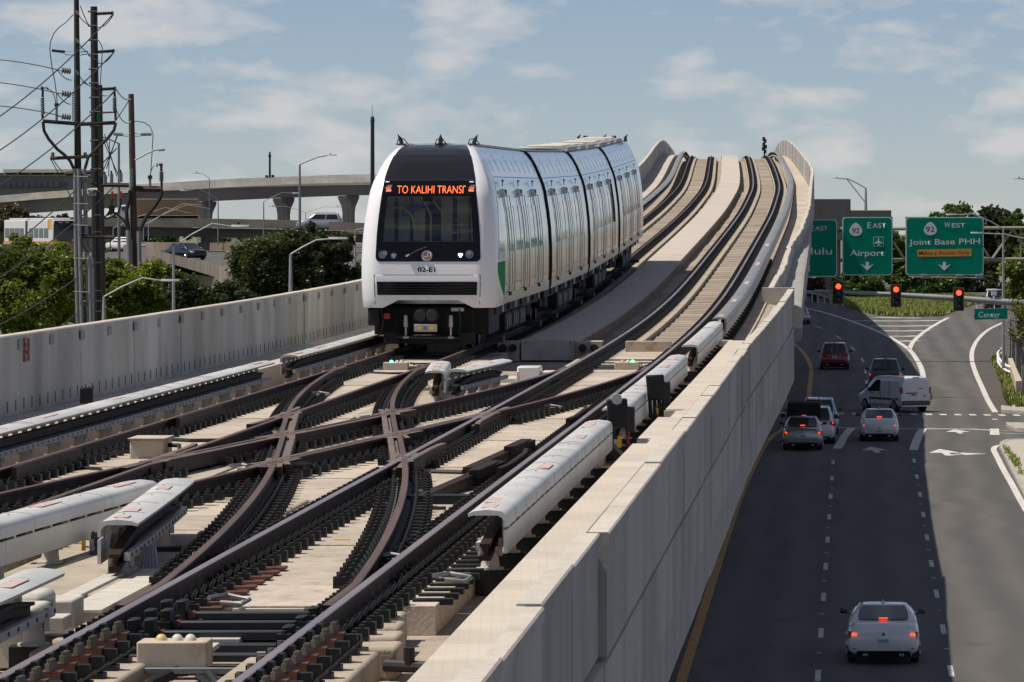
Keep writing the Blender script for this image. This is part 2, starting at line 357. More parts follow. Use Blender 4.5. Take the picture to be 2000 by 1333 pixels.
while Z < 560:
    d = 3.05; o = rnd.uniform(-.02, .02)
    zz = [Z + .02, Z + d - .02]
    rings = [[TP(wu(q) + o + a, q, bb) for a, bb in ((-.12, -.6), (.06, -1.5), (.08, -.6), (.05, wv(q) - .02), (.03, wv(q)), (-.12, wv(q)))] for q in zz]
    s = MB(); s.loft(rings, mi=lambda i, j: 1 if j in (3, 4) else 0); s.build('parapet_panel', [M['wall'], M['cap']], PW); Z += d
# floor between cover and wall on the right of the ramp
RF = thing('service_walkway', 'lower service walkway strip beside the right wall of the ramp', 'walkway', tuple(TP(-2.6, 120, -.5)))
Z = 117.2; k = 0
while Z < 430:
    fv = lambda q: -.38 + .36 * min(1, max(0, (q - 262) / 30))
    s = MB(); a, c = Z, Z + 2.97
    s.hexa([TP(-2.92, a, -.5), TP(wu(a) - .13, a, -.5), TP(wu(c) - .13, c, -.5), TP(-2.92, c, -.5), TP(-2.92, a, fv(a)), TP(wu(a) - .13, a, fv(a)), TP(wu(c) - .13, c, fv(c)), TP(-2.92, c, fv(c))])
    s.build('floor_slab', M['slab'], RF, bevel=.012); Z += 3.0; k += 1
# left wall and walkway
LW = thing('parapet_wall', 'left concrete parapet wall of grey stained panels beyond the far track', 'wall', tuple(TP(-11.8, 70, -1)))
Z = 59.9
while Z < 560:
    o = rnd.uniform(-.012, .012)
    s = MB(); s.sweepT([(-11.88, -1.2), (-11.7, -1.2), (-11.7, 1.15), (-11.715, 1.17), (-11.88, 1.17)], [Z + .012, Z + 1.5, Z + 2.988], uf=lambda q: o, mi=lambda i, j: 1 if j in (2, 3) else 0)
    pn = s.build('parapet_panel', [M['wallL'] if 'wallL' in M else M['wall'], M['cap']], LW)
    if Z < 130:
        s = MB(); s.tbox(-11.7 + o, -11.675 + o, Z - .2, Z + .2, .95, 1.09); s.build('joint_plate', M['grey'], LW, bevel=.01)
        for q in range(4):
            s = MB(); s.tbox(-11.71 + o, -11.695 + o, Z + .35 + .75 * q, Z + .43 + .75 * q, .10, .26); s.build('weep_slot', M['black'], LW)
    Z += 3.0
for (a_, c_, d_, e_) in ((75.2, 75.22, .78, 1.09), (75.6, 75.62, .78, 1.09), (75.2, 75.62, .77, .785), (75.2, 75.62, 1.085, 1.10)): 
    s = MB(); s.tbox(-11.70, -11.672, a_, c_, d_, e_); s.build('sign_border', M['fred'], LW)
for q in range(5):
    s = MB(); z_ = .82 + q * .05; a_, c_ = ((75.3, 75.52), (75.3, 75.36), (75.3, 75.52), (75.46, 75.52), (75.3, 75.52))[::-1][q]; s.tbox(-11.70, -11.672, a_, c_, z_, z_ + (.014 if q % 2 == 0 else .05)); s.build('letter_stroke', M['fred'], LW)
LK = thing('trough_walkway', 'pale concrete walkway ledge at the foot of the left wall', 'walkway', tuple(TP(-11.2, 70, -.4)))
Z = 58.0
while Z < 460:
    s = MB(); s.tbox(-11.69, -10.72, Z, Z + 2.97, -.44, .04); s.build('walkway_slab', M['walk'], LK, bevel=.01); Z += 3.0
# piers down to the street
for (Z, u0, u1) in ((90, -8.2, -5.6), (172, -8.2, -5.6), (278, -5.5, -3.5), (345, -8.0, -5.8), (420, -8, -5.8)):
    s = MB(); x = cx(Z); zt = zr(Z) - 2.2; zb = road_z(Z) - .3
    s.loft([[(x + u0 + a, Z - 1.2, q), (x + u1 - a, Z - 1.2, q), (x + u1 - a, Z + 1.2, q), (x + u0 + a, Z + 1.2, q)] for q, a in ((zb, 0), (zt - 2, 0), (zt, -1.0))]); s.build('pier', M['girder'], GW, bevel=.1)
# ================================================================ TRACKS
RP = [(-.035, -.006), (-.029, 0), (.029, 0), (.035, -.006), (.035, -.036), (.010, -.05), (.010, -.15), (.07, -.163), (.07, -.175), (-.07, -.175), (-.07, -.163), (-.010, -.15), (-.010, -.05), (-.035, -.036)]
RP = RP[::-1]
def railmi(n, a=11, b=13):
    return lambda i, j: 1 if j in (11, 12) else 0
def rail(par, uf, Z0, Z1, shiny, name='rail', step=1.5):
    s = MB(); zz = list(np.arange(Z0, Z1, step)) + [Z1]
    s.sweepT(RP, zz, uf=uf, mi=lambda i, j: 1 if j in (11, 12, 10) else 0)
    return s.build(name, [M['rust'], M['railtop'] if shiny else M['railtopd']], par, sharp=30)
# rail_fastener meshes
def fast_mesh(full):
    s = MB()
    s.box(-.30, .30, -.085, .085, -.205, -.176)
    for sx in (-1, 1):
        s.box(sx * .25 - .05, sx * .25 + .05, -.06, .06, -.176, -.112)
        if full:
            s.cyl((sx * .25, 0, -.112), (sx * .25, 0, -.09), .022, n=6, mi=1)
            pts = [(sx * (.085 + .0 * k), -.06 + .02 * k, -.168 + .055 * math.sin(math.pi * k / 6)) for k in range(7)]
            s.tube(pts, .014, 5)
            s.tube([(sx * (.10 + .04 * math.sin(math.pi * k / 6)), -.075 + .025 * k, -.165 + .075 * math.sin(math.pi * k / 6)) for k in range(7)], .014, 5)
            s.cyl((sx * .11, 0, -.176), (sx * .11, 0, -.125), .016, n=6, mi=1)
        else: s.box(sx * .11 - .03, sx * .11 + .03, -.05, .05, -.18, -.12)
    return s.mesh('rail_fastener', [M['iron'], M['bolt']], 40)
FM = fast_mesh(True)
def big_fast():
    s = MB(); s.box(-.30, .34, -.10, .10, -.205, -.170)
    s.box(.10, .24, -.09, .09, -.170, -.05, 2); s.box(.25, .33, -.05, .05, -.17, -.06, 0)
    for y in (-.06, .05):
        s.cyl((.17, y, -.05), (.17, y, .0), .033, n=8, mi=3)
        s.cyl((.17, y, .0), (.17, y, .025), .022, n=6, mi=3)
    s.box(.045, .085, -.07, .07, -.16, .01, 0)
    s.tube([(.3, -.07, -.16), (.36, -.04, -.11), (.36, .04, -.11), (.3, .07, -.16)], .014, 5)
    s.cyl((-.2, 0, -.17), (-.2, 0, -.11), .03, n=8, mi=3)
    return s.mesh('rail_fastener', [M['iron'], M['bolt'], M['ironr'], M['bolt2']], 40)
FB = big_fast()
def put(me, name, par, u, Z, hd, v=0, sx=1):
    o = bpy.data.objects.new(name, me); C.objects.link(o); o.parent = par; p = TP(u, Z, v) - ROOTS[par.name]
    o.location = p; o.rotation_euler = (math.atan2(zr(Z + 1) - zr(Z - 1), 2), 0, -hd); o.scale = (sx, 1, 1); return o
def strip(par, uf, Z0, Z1, sp, w=.24):
    s = MB()
    for Z in np.arange(Z0, Z1, sp):
        u = uf(Z)
        s.tbox(u - w, u - .075, Z - .09, Z + .09, -.19, -.11); s.tbox(u + .075, u + w, Z - .09, Z + .09, -.19, -.11)
    s.build('fastener_row', M['iron'], par, sharp=None, kind='stuff')
T1 = thing('railway_track', 'nearer railway track with shiny running rails on the right', 'railway track', tuple(TP(-4.5, 40, -.2)))
T2 = thing('railway_track', 'farther railway track on the left that the train stands on', 'railway track', tuple(TP(-8.8, 40, -.2)))
const = lambda c: (lambda Z: c)
for (q_, a, c, z0, z1, v0, v1) in RAMP: slab('deck_slab', a, c, z0, z1, v0, v1, 'slabd', .012, (T1, T2, GW)[q_])
for T, (ul, ur), sh in ((T1, (T1L, T1R), True), (T2, (T2L, T2R), False)):
    for u in (ul, ur):
        rail(T, const(u), 22, 470, sh, step=4)
        Z = 30.2 if T is T1 else 44.0; Zend = 103
        while Z < Zend:
            zz = Z
            if T is T1 and Z < 37.4: put(FB, 'rail_fastener', T, u, Z, heading(Z), sx=1); Z += .62; continue
            if not (62.0 < Z < 64.2 and u in (T1L, T2R)) : put(FM, 'rail_fastener', T, u, Z, heading(Z))
            Z += .58 if T is T1 else .62
        strip(T, const(u), Z, 430, .76)
# crossovers
def off(s):
    if s <= 0: return 0.0
    if s < 23.5: return .035 * s + .00124 * s * s
    return 1.505 + .0933 * (s - 23.5)
ZA, ZB, MIDZ = 39.2, 99.3, 69.25
def lat(Z):        # 0 .. 4.27 sideways move of a crossover route
    if Z <= MIDZ: return off(Z - ZA)
    return 4.27 - off(ZB - Z)
mid_fix = (4.27 / 2 - lat(MIDZ - 1e-6))
def latc(Z): return lat(Z) + (mid_fix * math.sin(math.pi * min(1, max(0, (Z - 60) / 18.5))) ** 2 if Z <= MIDZ else -(-mid_fix) * math.sin(math.pi * min(1, max(0, (Z - 60) / 18.5))) ** 2 * (1 if lat(MIDZ + 1e-6) < 2.135 else -1))
def smoothlat(Z):
    return .5 * (lat(Z - .01) + (4.27 - lat(2 * MIDZ - Z)))
sl_ = smoothlat
AL = lambda Z: T1L - sl_(Z); AR = lambda Z: T1R - sl_(Z)
BL = lambda Z: T2L + sl_(Z); BR = lambda Z: T2R + sl_(Z)
XA = thing('crossover_track', 'curved crossover rails leading left from the near track', 'railway track', tuple(TP(-7, 60, -.2)))
XB = thing('crossover_track', 'crossover rails leading right from the far track across the middle', 'railway track', tuple(TP(-6.5, 60, -.2)))
# switch points taper onto the stock rails
def swu(base, f, sgn):
    def g(Z):
        u = f(Z); d = abs(u - base[0]); d2 = abs(u - base[1])
        if d < .075: u = base[0] + sgn * .075
        if d2 < .075: u = base[1] - sgn * .075
        return u
    return g
for X, f, sgn in ((XA, AL, -1), (XA, AR, -1), (XB, BL, 1), (XB, BR, 1)):
    rail(X, swu((f(38), f(101)), f, sgn), ZA - .3, ZB + .3, False, step=.8)
    hd = lambda Z: math.atan2(f(Z + .5) - f(Z - .5), 1) + heading(Z)
    Z = 43.0
    while Z < 96:
        u = f(Z)
        near = min(abs(u - q) for q in (T1L, T1R, T2L, T2R))
        if near > .16 and not (66.8 < Z < 71.8 and f in (AL, AR) and False): put(FM, 'rail_fastener', X, u, Z, hd(Z))
        Z += .56
# crossing castings: wing and guard rails with flangeways
def casting(par, f, Z0, Z1, du, w=.075, v=-.002, mat_='frog'):
    s = MB(); zz = list(np.arange(Z0, Z1, 1.0)) + [Z1]
    fl = lambda Z: f(Z) + du * (1 + max(0, .9 - (Z - Z0)) * .4 + max(0, .9 - (Z1 - Z)) * .4)
    s.sweepT([(-w / 2, -.175), (w / 2, -.175), (w / 2, v - .008), (w / 2 - .008, v), (-w / 2 + .008, v), (-w / 2, v - .008)], zz, uf=fl, mi=lambda i, j: 1 if j in (2, 3, 4) else 0)
    s.build('guard_rail', [M['rust'], M[mat_]], par, sharp=30)
def fill(par, f, Z0, Z1, du, w):
    s = MB(); s.sweepT([(-w / 2, -.175), (w / 2, -.175), (w / 2, -.045), (-w / 2, -.045)], list(np.arange(Z0, Z1, 1.5)) + [Z1], uf=lambda Z: f(Z) + du); s.build('filler_casting', M['frog'], par)
for X, f, sg in ((XA, AL, 1), (XA, AR, -1), (XB, BL, 1), (XB, BR, -1)):
    casting(X, f, 60.8, 78.0, sg * .125); fill(X, f, 61.5, 77.3, sg * .10, .12)
for T, u, sg in ((T1, T1L, 1), (T2, T2R, -1)):
    for (a, c) in ((60.0, 66.5), (72.5, 79.0)):
        casting(T, const(u), a, c, sg * .125); fill(T, const(u), a + .5, c - .5, sg * .1, .12)
for T, u, sg in ((T1, T1R, -1), (T2, T2L, 1)):
    for (a, c) in ((59.5, 64.5), (74.0, 79.0)):
        casting(T, const(u), a, c, sg * .13, .06, .02, 'rust')
# solid crossing blocks at each of the eight rail intersections
def isect(f, g, lo, hi):
    for _ in range(50):
        m = (lo + hi) / 2
        if (f(lo) - g(lo)) * (f(m) - g(m)) <= 0: hi = m
        else: lo = m
    return (lo + hi) / 2
for par, f, g in ((XA, AL, BL), (XA, AL, BR), (XA, AR, BL), (XA, AR, BR), (XA, AR, const(T1L)), (XA, AL, const(T2R)), (XB, BR, const(T1L)), (XB, BL, const(T2R))):
    try: Zc = isect(f, g, 58, 82)
    except Exception: continue
    u = f(Zc); s = MB()
    h1 = (f(Zc + .5) - f(Zc - .5)); h2 = (g(Zc + .5) - g(Zc - .5))
    for h in (h1, h2):
        for dd in (-.075, .075):
            s.hexa([TP(u + dd + h * zz + e, Zc + zz, vv) for vv in (-.17, -.004) for (zz, e) in ((-1.1, -.035), (-1.1, .035), (1.1, .035), (1.1, -.035))], [0, 1, 0, 0, 0, 0])
    s.build('crossing_frog', [M['rust'], M['frog']], par, bevel=.006)
# steel ties (dark bars) in the switch zones and check-rail braces
for T, ul, ur in ((T1, T1L, T1R), (T2, T2L, T2R)):
    for Z in list(np.arange(38.1, 41.4, .55)) + ([104.2, 105.4, 106.8, 108.4, 110.4] if T is T1 else [104, 105.3, 106.5]):
        s = MB(); s.tbox(ul - .2, ur + .2, Z, Z + .22, -.30, -.19); s.build('steel_tie', M['iron'], T, bevel=.01)
s = MB(); s.tbox(T1R - .95, T1R - .15, 56.2, 56.6, -.22, -.12); s.build('check_rail_foot', M['iron'], T1)
for (z0, z1, ua, ub) in ((56.3, 61.5, T1R - .85, T1R - .24), (62.5, 67.5, T1R - .8, T1R - .24)):
    s = MB(); s.hexa([TP(ua, z0, -.19), TP(ua + .12, z0, -.19), TP(ub + .0, z1, -.19), TP(ub - .12, z1, -.19), TP(ua, z0, -.12), TP(ua + .12, z0, -.12), TP(ub, z1, .0), TP(ub - .12, z1, .0)]); s.build('derail_guide', M['rust'], T1)
    s = MB(); s.hexa([TP(ub - .26, z1 - 2.2, -.1), TP(ub - .12, z1 - 2.2, -.1), TP(ub - .05, z1, -.1), TP(ub - .19, z1, -.1), TP(ub - .26, z1 - 2.2, .01), TP(ub - .12, z1 - 2.2, .01), TP(ub - .05, z1, .01), TP(ub - .19, z1, .01)]); s.build('guide_plate', M['rust'], T1, bevel=.01)
# ================================================================ THIRD RAIL AND TRACKSIDE KIT
def insul_mesh():
    s = MB(); s.cyl((0, 0, -.22), (0, 0, -.20), .12, n=10); s.tube([(0, 0, -.20), (0, 0, -.06), (0, 0, -.02)], [.082, .07, .095], 12)
    for sx in (-1, 1): s.box(sx * .09 - .018, sx * .09 + .018, -.03, .03, -.10, .05)
    s.box(-.17, .17, -.13, .13, -.42, -.22, 1)
    return s.mesh('insulator', [M['insul'], M['iron']], 35)
IM = insul_mesh()
def third_rail(uf, Z0, Z1, side, label, dip0=True, dip1=True, marks=(), top=.30, sp=2.3, step=2.0, group=None, n_ins=300, cm='cover'):
    T = thing('third_rail', label, 'power rail', tuple(TP(uf(Z0), Z0, -.4)), group)
    zz = list(np.arange(Z0, Z1, step)) + [Z1]; q = side
    def sw(prof, mats, nm, a=None, b=None, **k):
        s = MB(); p = [(x * q, y) for x, y in prof]
        if q < 0: p = p[::-1]
        z2 = zz if a is None else [z for z in zz if a < z < b]; z2 = z2 if a is None else [a] + z2 + [b]
        s.sweepT(p, z2, uf=uf, **k); return s.build(nm, mats, T, sharp=50)
    t = top
    # cover shells: one moulded piece every 4.6 m with a thin overlap joint
    Z = Z0
    while Z < Z1 - .2:
        e = min(Z + 4.6, Z1); o = .004 if int(Z) % 2 else 0
        if Z1 - e < 1: e = Z1
        sw([(.138, t - .135), (.168, t - .135), (.168, t - .06), (.155, t - .022), (.12, t - .002 + o), (.0, t + .012 + o), (-.12, t - .002 + o), (-.17, t - .022), (-.165, t - .046), (-.12, t - .034), (.09, t - .034), (.125, t - .055), (.138, t - .08)], [M[cm]], 'cover_shell', Z + .006, e - .006)
        sw([(.138, t - .36), (.167, t - .36), (.167, t - .16), (.138, t - .16)], [M[cm]], 'side_panel', Z + .006, e - .006)
        Z = e
    s = MB()
    for Z in np.arange(Z0 + .4, Z1 - .1, .76):
        a, b = sorted((q * .140, q * .164)); u = uf(Z)
        s.tbox(u + a, u + b, Z, Z + .09, t - .17, t - .125)
        a, b = sorted((q * .10, q * .149)); s.tbox(u + a, u + b, Z, Z + .07, t - .33, t - .03)
    s.build('bracket_row', M['insul'], T, sharp=None, kind='stuff')
    if Z1 < 200:
        for Z in np.arange(Z0 + 1.2, Z1 - .1, 1.53):
            s = MB(); s.sweepT([(x * q, y) for x, y in ([(.1705, t - .13), (.1705, t - .058), (.157, t - .019), (.12, t + .003), (0, t + .017), (-.12, t + .003), (-.12, t - .006), (0, t + .006), (.12, t - .008), (.150, t - .03), (.160, t - .13)])][::q], [Z, Z + .07], uf=uf); s.build('joint_band', M['cover'], T, sharp=60)
            s = MB(); c = TP(uf(Z), Z - .4, t + .013); s.ball(c, .014, n=6, m=3, half=True); s.build('bolt', M['insul'], T)
    for (ml, mw, du) in marks:
        s = MB(); s.sweepT([(du - .06, t + .016), (du + .06, t + .016), (du + .06, t + .010), (du - .06, t + .010)][::-1], [ml, ml + mw], uf=uf); s.build('warning_sticker', M['coverred'], T)
    # conductor rail under the cover, with a dipped end ramp
    vf = lambda Z: -.10 * max(0, 1 - (Z - Z0) / 1.2) * dip0 - .10 * max(0, 1 - (Z1 - Z) / 1.2) * dip1
    s = MB(); s.sweepT([(-.05, .02), (.05, .02), (.05, .06), (.012, .07), (.012, .13), (.045, .14), (.045, .165), (-.045, .165), (-.045, .14), (-.012, .13), (-.012, .07), (-.05, .06)], list(np.arange(Z0 - .3, Z1 + .3, 1.0 if Z1 - Z0 < 80 else 4)) , uf=uf, vf=vf); s.build('conductor_rail', M['rust'], T)
    s = MB(); a, b = sorted((-.10 * q, -.055 * q)); s.sweepT([(a, -.03), (b, -.03), (b, .035), (a, .035)], zz, uf=uf); s.build('support_bar', M['insul'], T)
    if Z1 - Z0 < 40:
        s = MB()
        for Z in np.arange(Z0 + .2, Z1, .42): a, b = sorted((-.104 * q, -.099 * q)); s.tbox(uf(Z) + a, uf(Z) + b, Z, Z + .06, -.01, .02)
        s.build('bolt_row', M['black'], T, sharp=None, kind='stuff')
    Z = Z0 + .35; n = 0
    while Z < min(Z1, 200):
        o = bpy.data.objects.new('insulator', IM); C.objects.link(o); o.parent = T; o.location = TP(uf(Z), Z, 0) - ROOTS[T.name]; Z += sp
    return T
U1 = lambda Z: T1R + .64
third_rail(U1, 45.7, 65.9, 1, 'nearest long white third-rail cover on the right beside the parapet', marks=((46.1, .5, -.02), (46.9, .8, -.05), (53.2, .9, .04), (60.4, .9, .02), (63.5, 1.2, -.04)))
third_rail(U1, 70.3, 96.2, 1, 'middle white third-rail cover on the right between the two cable posts', marks=((70.8, .6, -.04), (71.8, 1.0, -.04), (79, .8, .02), (88.5, 1.4, 0), (93, 1.8, -.02)))
third_rail(U1, 103.3, 122.5, 1, 'short white third-rail cover on the right at the foot of the ramp', marks=((103.9, 1.2, -.02), (108, 1.6, 0)))
third_rail(lambda Z: T1R + .64, 126.2, 470, 1, 'long grey third-rail cover running up the right side of the ramp', marks=((127, 1.5, 0), (141, 2.5, 0), (158, 2.5, 0), (176, 3, 0), (196, 3, 0)), step=3.0, cm='coverg')
U2 = lambda Z: T2L - .63
third_rail(U2, 56, 92.4, -1, 'long white third-rail cover along the left wall with open slots', marks=((60, 1, 0), (66.5, 1.2, .02), (73, 1, 0), (90.2, 1.2, 0)))
third_rail(U2, 96.3, 116.5, -1, 'third-rail cover along the left wall just in front of the train', marks=((96.8, 1.2, .02), (101, 1.5, 0)))
third_rail(U2, 190, 470, -1, 'grey third-rail cover climbing the ramp behind the train', step=4, cm='coverg')
third_rail(lambda Z: BR(Z) + .64, 39.6, 51.0, 1, 'smooth white closed third-rail cover at the left edge in the foreground', marks=((43.6, .5, .02), (46.2, .9, .0), (49.6, .9, .0)))
third_rail(lambda Z: AL(Z) - .63, 44.3, 51.3, -1, 'open-sided white third-rail cover with faded red stripes left of the near track', marks=((44.6, .35, 0), (45.5, .5, .0), (49.2, .6, 0)))
third_rail(lambda Z: T1L - .56, 33.0, 38.3, -1, 'third-rail cover end cut by the lower left edge of the picture', marks=((36.3, .8, .04),))
third_rail(lambda Z: AR(Z) + .62, 86.8, 92.3, 1, 'stubby white third-rail cover in the middle in front of the train', marks=((87.2, .5, 0), (88.6, .5, 0), (90.3, .5, 0)), sp=1.9)
third_rail(lambda Z: BL(Z) - .60, 87.3, 93.4, -1, 'open white third-rail cover with slots beside the stubby one', marks=((88.8, .6, 0), (91, .6, 0)), sp=1.5)
def tb(name, m, par, u0, u1, Z0, Z1, v0, v1, bev=.01, **k):
    s = MB(); s.tbox(u0, u1, Z0, Z1, v0, v1); return s.build(name, M[m], par, bevel=bev, **k)
def hose(name, m, par, pts, r, n=6):
    s = MB(); s.tube([TP(*p) for p in pts], r, n); return s.build(name, M[m], par)
# switch machine near, lower left
t = thing('switch_machine', 'white rusty switch machine at the lower left beside the near rail', 'switch machine', tuple(TP(-5.9, 38.6, -.42)))
tb('housing', 'cream', t, -6.20, -5.92, 38.4, 39.0, -.42, -.08); tb('lid', 'cream', t, -6.26, -5.88, 38.3, 39.1, -.075, .02, .03)
tb('motor_cover', 'cream', t, -6.28, -5.96, 39.2, 39.9, -.18, .06, .05); tb('gear_box', 'cream', t, -6.12, -5.84, 39.95, 40.5, -.32, -.04, .02); tb('rod_cover', 'cream', t, -5.92, -5.70, 38.5, 38.9, -.16, -.06)
tb('arm', 'creamr', t, -5.92, -5.62, 38.7, 39.1, -.30, -.22); tb('arm', 'creamr', t, -5.72, -5.45, 39.3, 39.6, -.26, -.20)
s = MB(); s.cyl(TP(-5.93, 39.15, -.03), TP(-5.88, 39.15, -.03), .055, n=14); s.build('crank_hole', M['dark'], t)
for q in range(3):
    s = MB(); s.cyl(TP(-5.66 + q * .05, 39.9 + q * .3, -.2), TP(-5.56 + q * .05, 39.9 + q * .3, -.17), .045, n=10); s.build('clevis', M['ironr'], t)
# cable trunks
for (lab, u0, u1, z0, z1, v) in (('flat cream cable trunk with slotted side left of the near rail', -6.02, -5.72, 40.6, 45.3, -.16), ('narrow cream cable trunk behind the slotted one', -6.22, -6.07, 40.6, 45.9, -.14), ('wide shaded grey cable trunk beside the concrete kerb', -6.75, -6.26, 41, 45.6, -.2)):
    t = thing('trunking', lab, 'cable trunking', tuple(TP(u0, z0, -.42)))
    tb('cover_plate', 'cream', t, u0, u1, z0, z1, v - .03, v, .006); tb('trunk_body', 'cream', t, u0 + .01, u1 - .01, z0 + .02, z1 - .02, -.42, v - .03, .004)
    if 'slotted' in lab and 'flat' in lab:
        for q in range(9): tb('slot', 'black', t, u1 - .012, u1 - .006, z0 + .25 + q * .5, z0 + .36 + q * .5, -.42, -.34, 0)
        tb('latch', 'ironr', t, u1 - .01, u1 + .012, z0 + 2.4, z0 + 2.5, -.30, -.19, .004)
# hanging cables under the foreground covers
t = thing('cable_bundle', 'bundle of black power cables hanging below the closed foreground cover', 'cables', tuple(TP(-6.6, 46.2, -.42)))
for q in range(6):
    a = q * .045
    hose('cable', 'black', t, [(-6.78 + a, 47.6 - q * .1, .0), (-6.74 + a, 47.2, -.14), (-6.62 + a * .7, 46.2, -.32), (-6.55 + a, 45.2, -.42)], .02)
hose('cable', 'black', t, [(-6.52, 48.4, .0), (-6.36, 48.2, -.06), (-6.22, 47.0, -.30), (-6.2, 46.2, -.42)], .026, 8)
for q in range(2): tb('cable_tag', 'yellow' if q == 0 else 'grey', t, -6.80 + q * .07, -6.765 + q * .07, 47.0, 47.02, -.12, -.02, 0)
t = thing('cable_bundle', 'white grey cables fanning out under the red-striped open cover', 'cables', tuple(TP(-6.0, 45.5, -.42)))
for q in range(6): hose('cable', 'galv', t, [(-6.06 + q * .018, 45.6, -.0), (-6.06 + q * .03, 45.3, -.16), (-6.16 + q * .05, 44.9, -.40)], .014)
# balise style indicator boxes
def indicator(label, ul, ur, Z, lit, w=.95, flip=1):
    t = thing('point_indicator', label, 'signal lamp', tuple(TP((ul + ur) / 2, Z, -.42)))
    c = (ul + ur) / 2 - .12 * flip
    tb('lamp_box', 'creamr', t, c - .24, c + .24, Z, Z + .35, -.24, -.06, .01); tb('mounting_channel', 'grey', t, ul + .35, ur - .15, Z - .1, Z - .03, -.27, -.23, .004)
    for i, du in enumerate((-.09, .02, .11)):
        s = MB(); s.ball(TP(c + du, Z + .15, -.06), .042, .042, .045, n=12, m=5, half=True)
        s.build('lamp_globe', M['green_led'] if i == lit else (M['globey'] if i == 0 else M['globe']), t)
    for i in range(2): tb('junction_plate', 'cream', t, c - .12 + i * .1, c + .18 + i * .1, Z + .9 + i * .7, Z + 1.25 + i * .7, -.2, -.165, .006)
    for i in range(4):
        s = MB(); s.ball(TP(c - .04 + (i % 2) * .16 + (i // 2) * .1, Z + 1.05 + (i // 2) * .7, -.165), .025, n=6, m=3, half=True); s.build('terminal', M['bolt'], t)
    for q in range(3): tb('tie_bar', 'dark', t, ul + .12, ur - .12, Z + .5 + q * .85, Z + .72 + q * .85, -.24, -.19, .005)
    hose('cable', 'black', t, [(ul + .2, Z - .9, -.36), (c - .3, Z - .8, -.36), (c + .2, Z - .9, -.35), (ur - .2, Z - .8, -.35)], .03)
    hose('cable', 'black', t, [(c - .2, Z - .2, -.28), (c - .35, Z - .5, -.36), (c - .4, Z - 1.1, -.4)], .022); hose('cable', 'black', t, [(c + .2, Z - .2, -.28), (c + .4, Z - .5, -.36), (c + .5, Z - 1.1, -.4)], .022)
indicator('low tan box with three unlit glass globes between the near rails', T1L, T1R, 36.3, -1)
indicator('far low box between the right track rails with one green lamp lit', T1L, T1R, 104.2, 2, flip=-1)
indicator('low box between the left track rails with one green lamp lit at left', T2L, T2R, 104.0, 0)
# rusty cream box on the left track
t = thing('junction_box', 'rusty cream junction box between the left track rails', 'junction box', tuple(TP(-8.75, 69, -.2))); tb('housing', 'creamr', t, -9.03, -8.6, 66.6, 67.4, -.22, .04, .02); tb('lid', 'creamr', t, -9.05, -8.58, 66.55, 67.45, .04, .055, .004)
hose('cable', 'black', t, [(-8.6, 67, -.05), (-8.45, 66.9, -.05), (-8.38, 66.5, -.2)], .03); hose('cable', 'black', t, [(-9.03, 66.8, -.12), (-9.2, 66.6, -.12), (-9.35, 65.8, -.2)], .02)
# far switch machines
for (lab, u, Z) in (('boxy white switch machine in the middle left of the right track', -6.2, 99.5),):
    t = thing('switch_machine', lab, 'switch machine', tuple(TP(u, Z, -.42)))
    tb('housing', 'white', t, u - .05, u + .38, Z, Z + .8, -.36, .0, .03); tb('motor_cover', 'cream', t, u - .42, u - .08, Z + .1, Z + 1.2, -.36, -.22, .02); tb('gear_box', 'cream', t, u + .4, u + .62, Z + .2, Z + 1, -.3, -.1, .02)
    tb('rod_cover', 'grey', t, u + .6, u + .85, Z, Z + .4, -.2, -.12); tb('rod', 'cream', t, u - .6, u - .1, Z - .1, Z + .1, -.42, -.36); tb('base_plate', 'creamr', t, u - .55, u + .1, Z - 1.1, Z - .3, -.44, -.30, .01)
    tb('stake', 'cream', t, u - .02, u + .03, Z - .6, Z - .5, -.42, -.08, .004)
# cabinets on cable stalks by the right walkway
def stalk(label, Z, u, lean, cap_, n, red=False, h=.62):
    t = thing('cable_cabinet', label, 'cable cabinet', tuple(TP(u, Z, -.42)))
    s = MB()
    a = TP(u + lean, Z, .18); s.hexa([a + Vector(q) for q in ((-.13, -.1, 0), (.13, -.1, 0), (.13, .1, 0), (-.13, .1, 0), (-.16, -.1, .36), (.10, -.1, .37), (.10, .1, .37), (-.16, .1, .36))]); s.build('cabinet', M['cab'], t, bevel=.02)
    if cap_: s = MB(); s.tube([a + Vector((-.03, -.11, .36)), a + Vector((-.03, .11, .36))], .07, 8); s.build('glossy_cap', M['galv'], t)
    s = MB(); s.hexa([a + Vector(q) for q in ((.10, .1, -.06), (.2, .1, -.06), (.2, .25, -.06), (.10, .25, -.06), (.10, .1, .26), (.2, .1, .26), (.2, .25, .26), (.10, .25, .26))]); s.build('side_box', M['dark'], t, bevel=.01)
    for q in range(n):
        f = q / max(1, n - 1) - .5
        s = MB(); s.tube([a + Vector((f * .2, 0, .02)), a + Vector((f * .2 + .01, -.02, -.2)), TP(u + f * .26 + .1, Z - .15, -.2), TP(u + f * .3 + .14, Z - .3, -.42)], .028, 8); s.build('cable', M['redstripe'] if (red and q == n - 1) else M['black'], t)
    s = MB(); p = a + Vector((-.02, -.035, -.25)); s.hexa([p + Vector(q) for q in ((0, 0, 0), (.05, 0, 0), (.05, .01, 0), (0, .01, 0), (0, 0, .14), (.05, 0, .14), (.05, .01, .14), (0, .01, .14))]); s.build('cable_tag', M['yellow'], t)
M['cab'] = mat('cabinet_black', (.012, .013, .014), .4, spec=.25); M['redstripe'] = mat('red_black_tape', (.30, .02, .02), .5, col2=(.02, .01, .01), scale=14, thr=(.48, .52), det=0)
stalk('black cable cabinet leaning on two thick cables in front of the middle cover', 66.7, -2.78, -.13, True, 2, True)
stalk('upright black cable cabinet on several cables farther up the right walkway', 76.6, -2.78, -.02, False, 4)
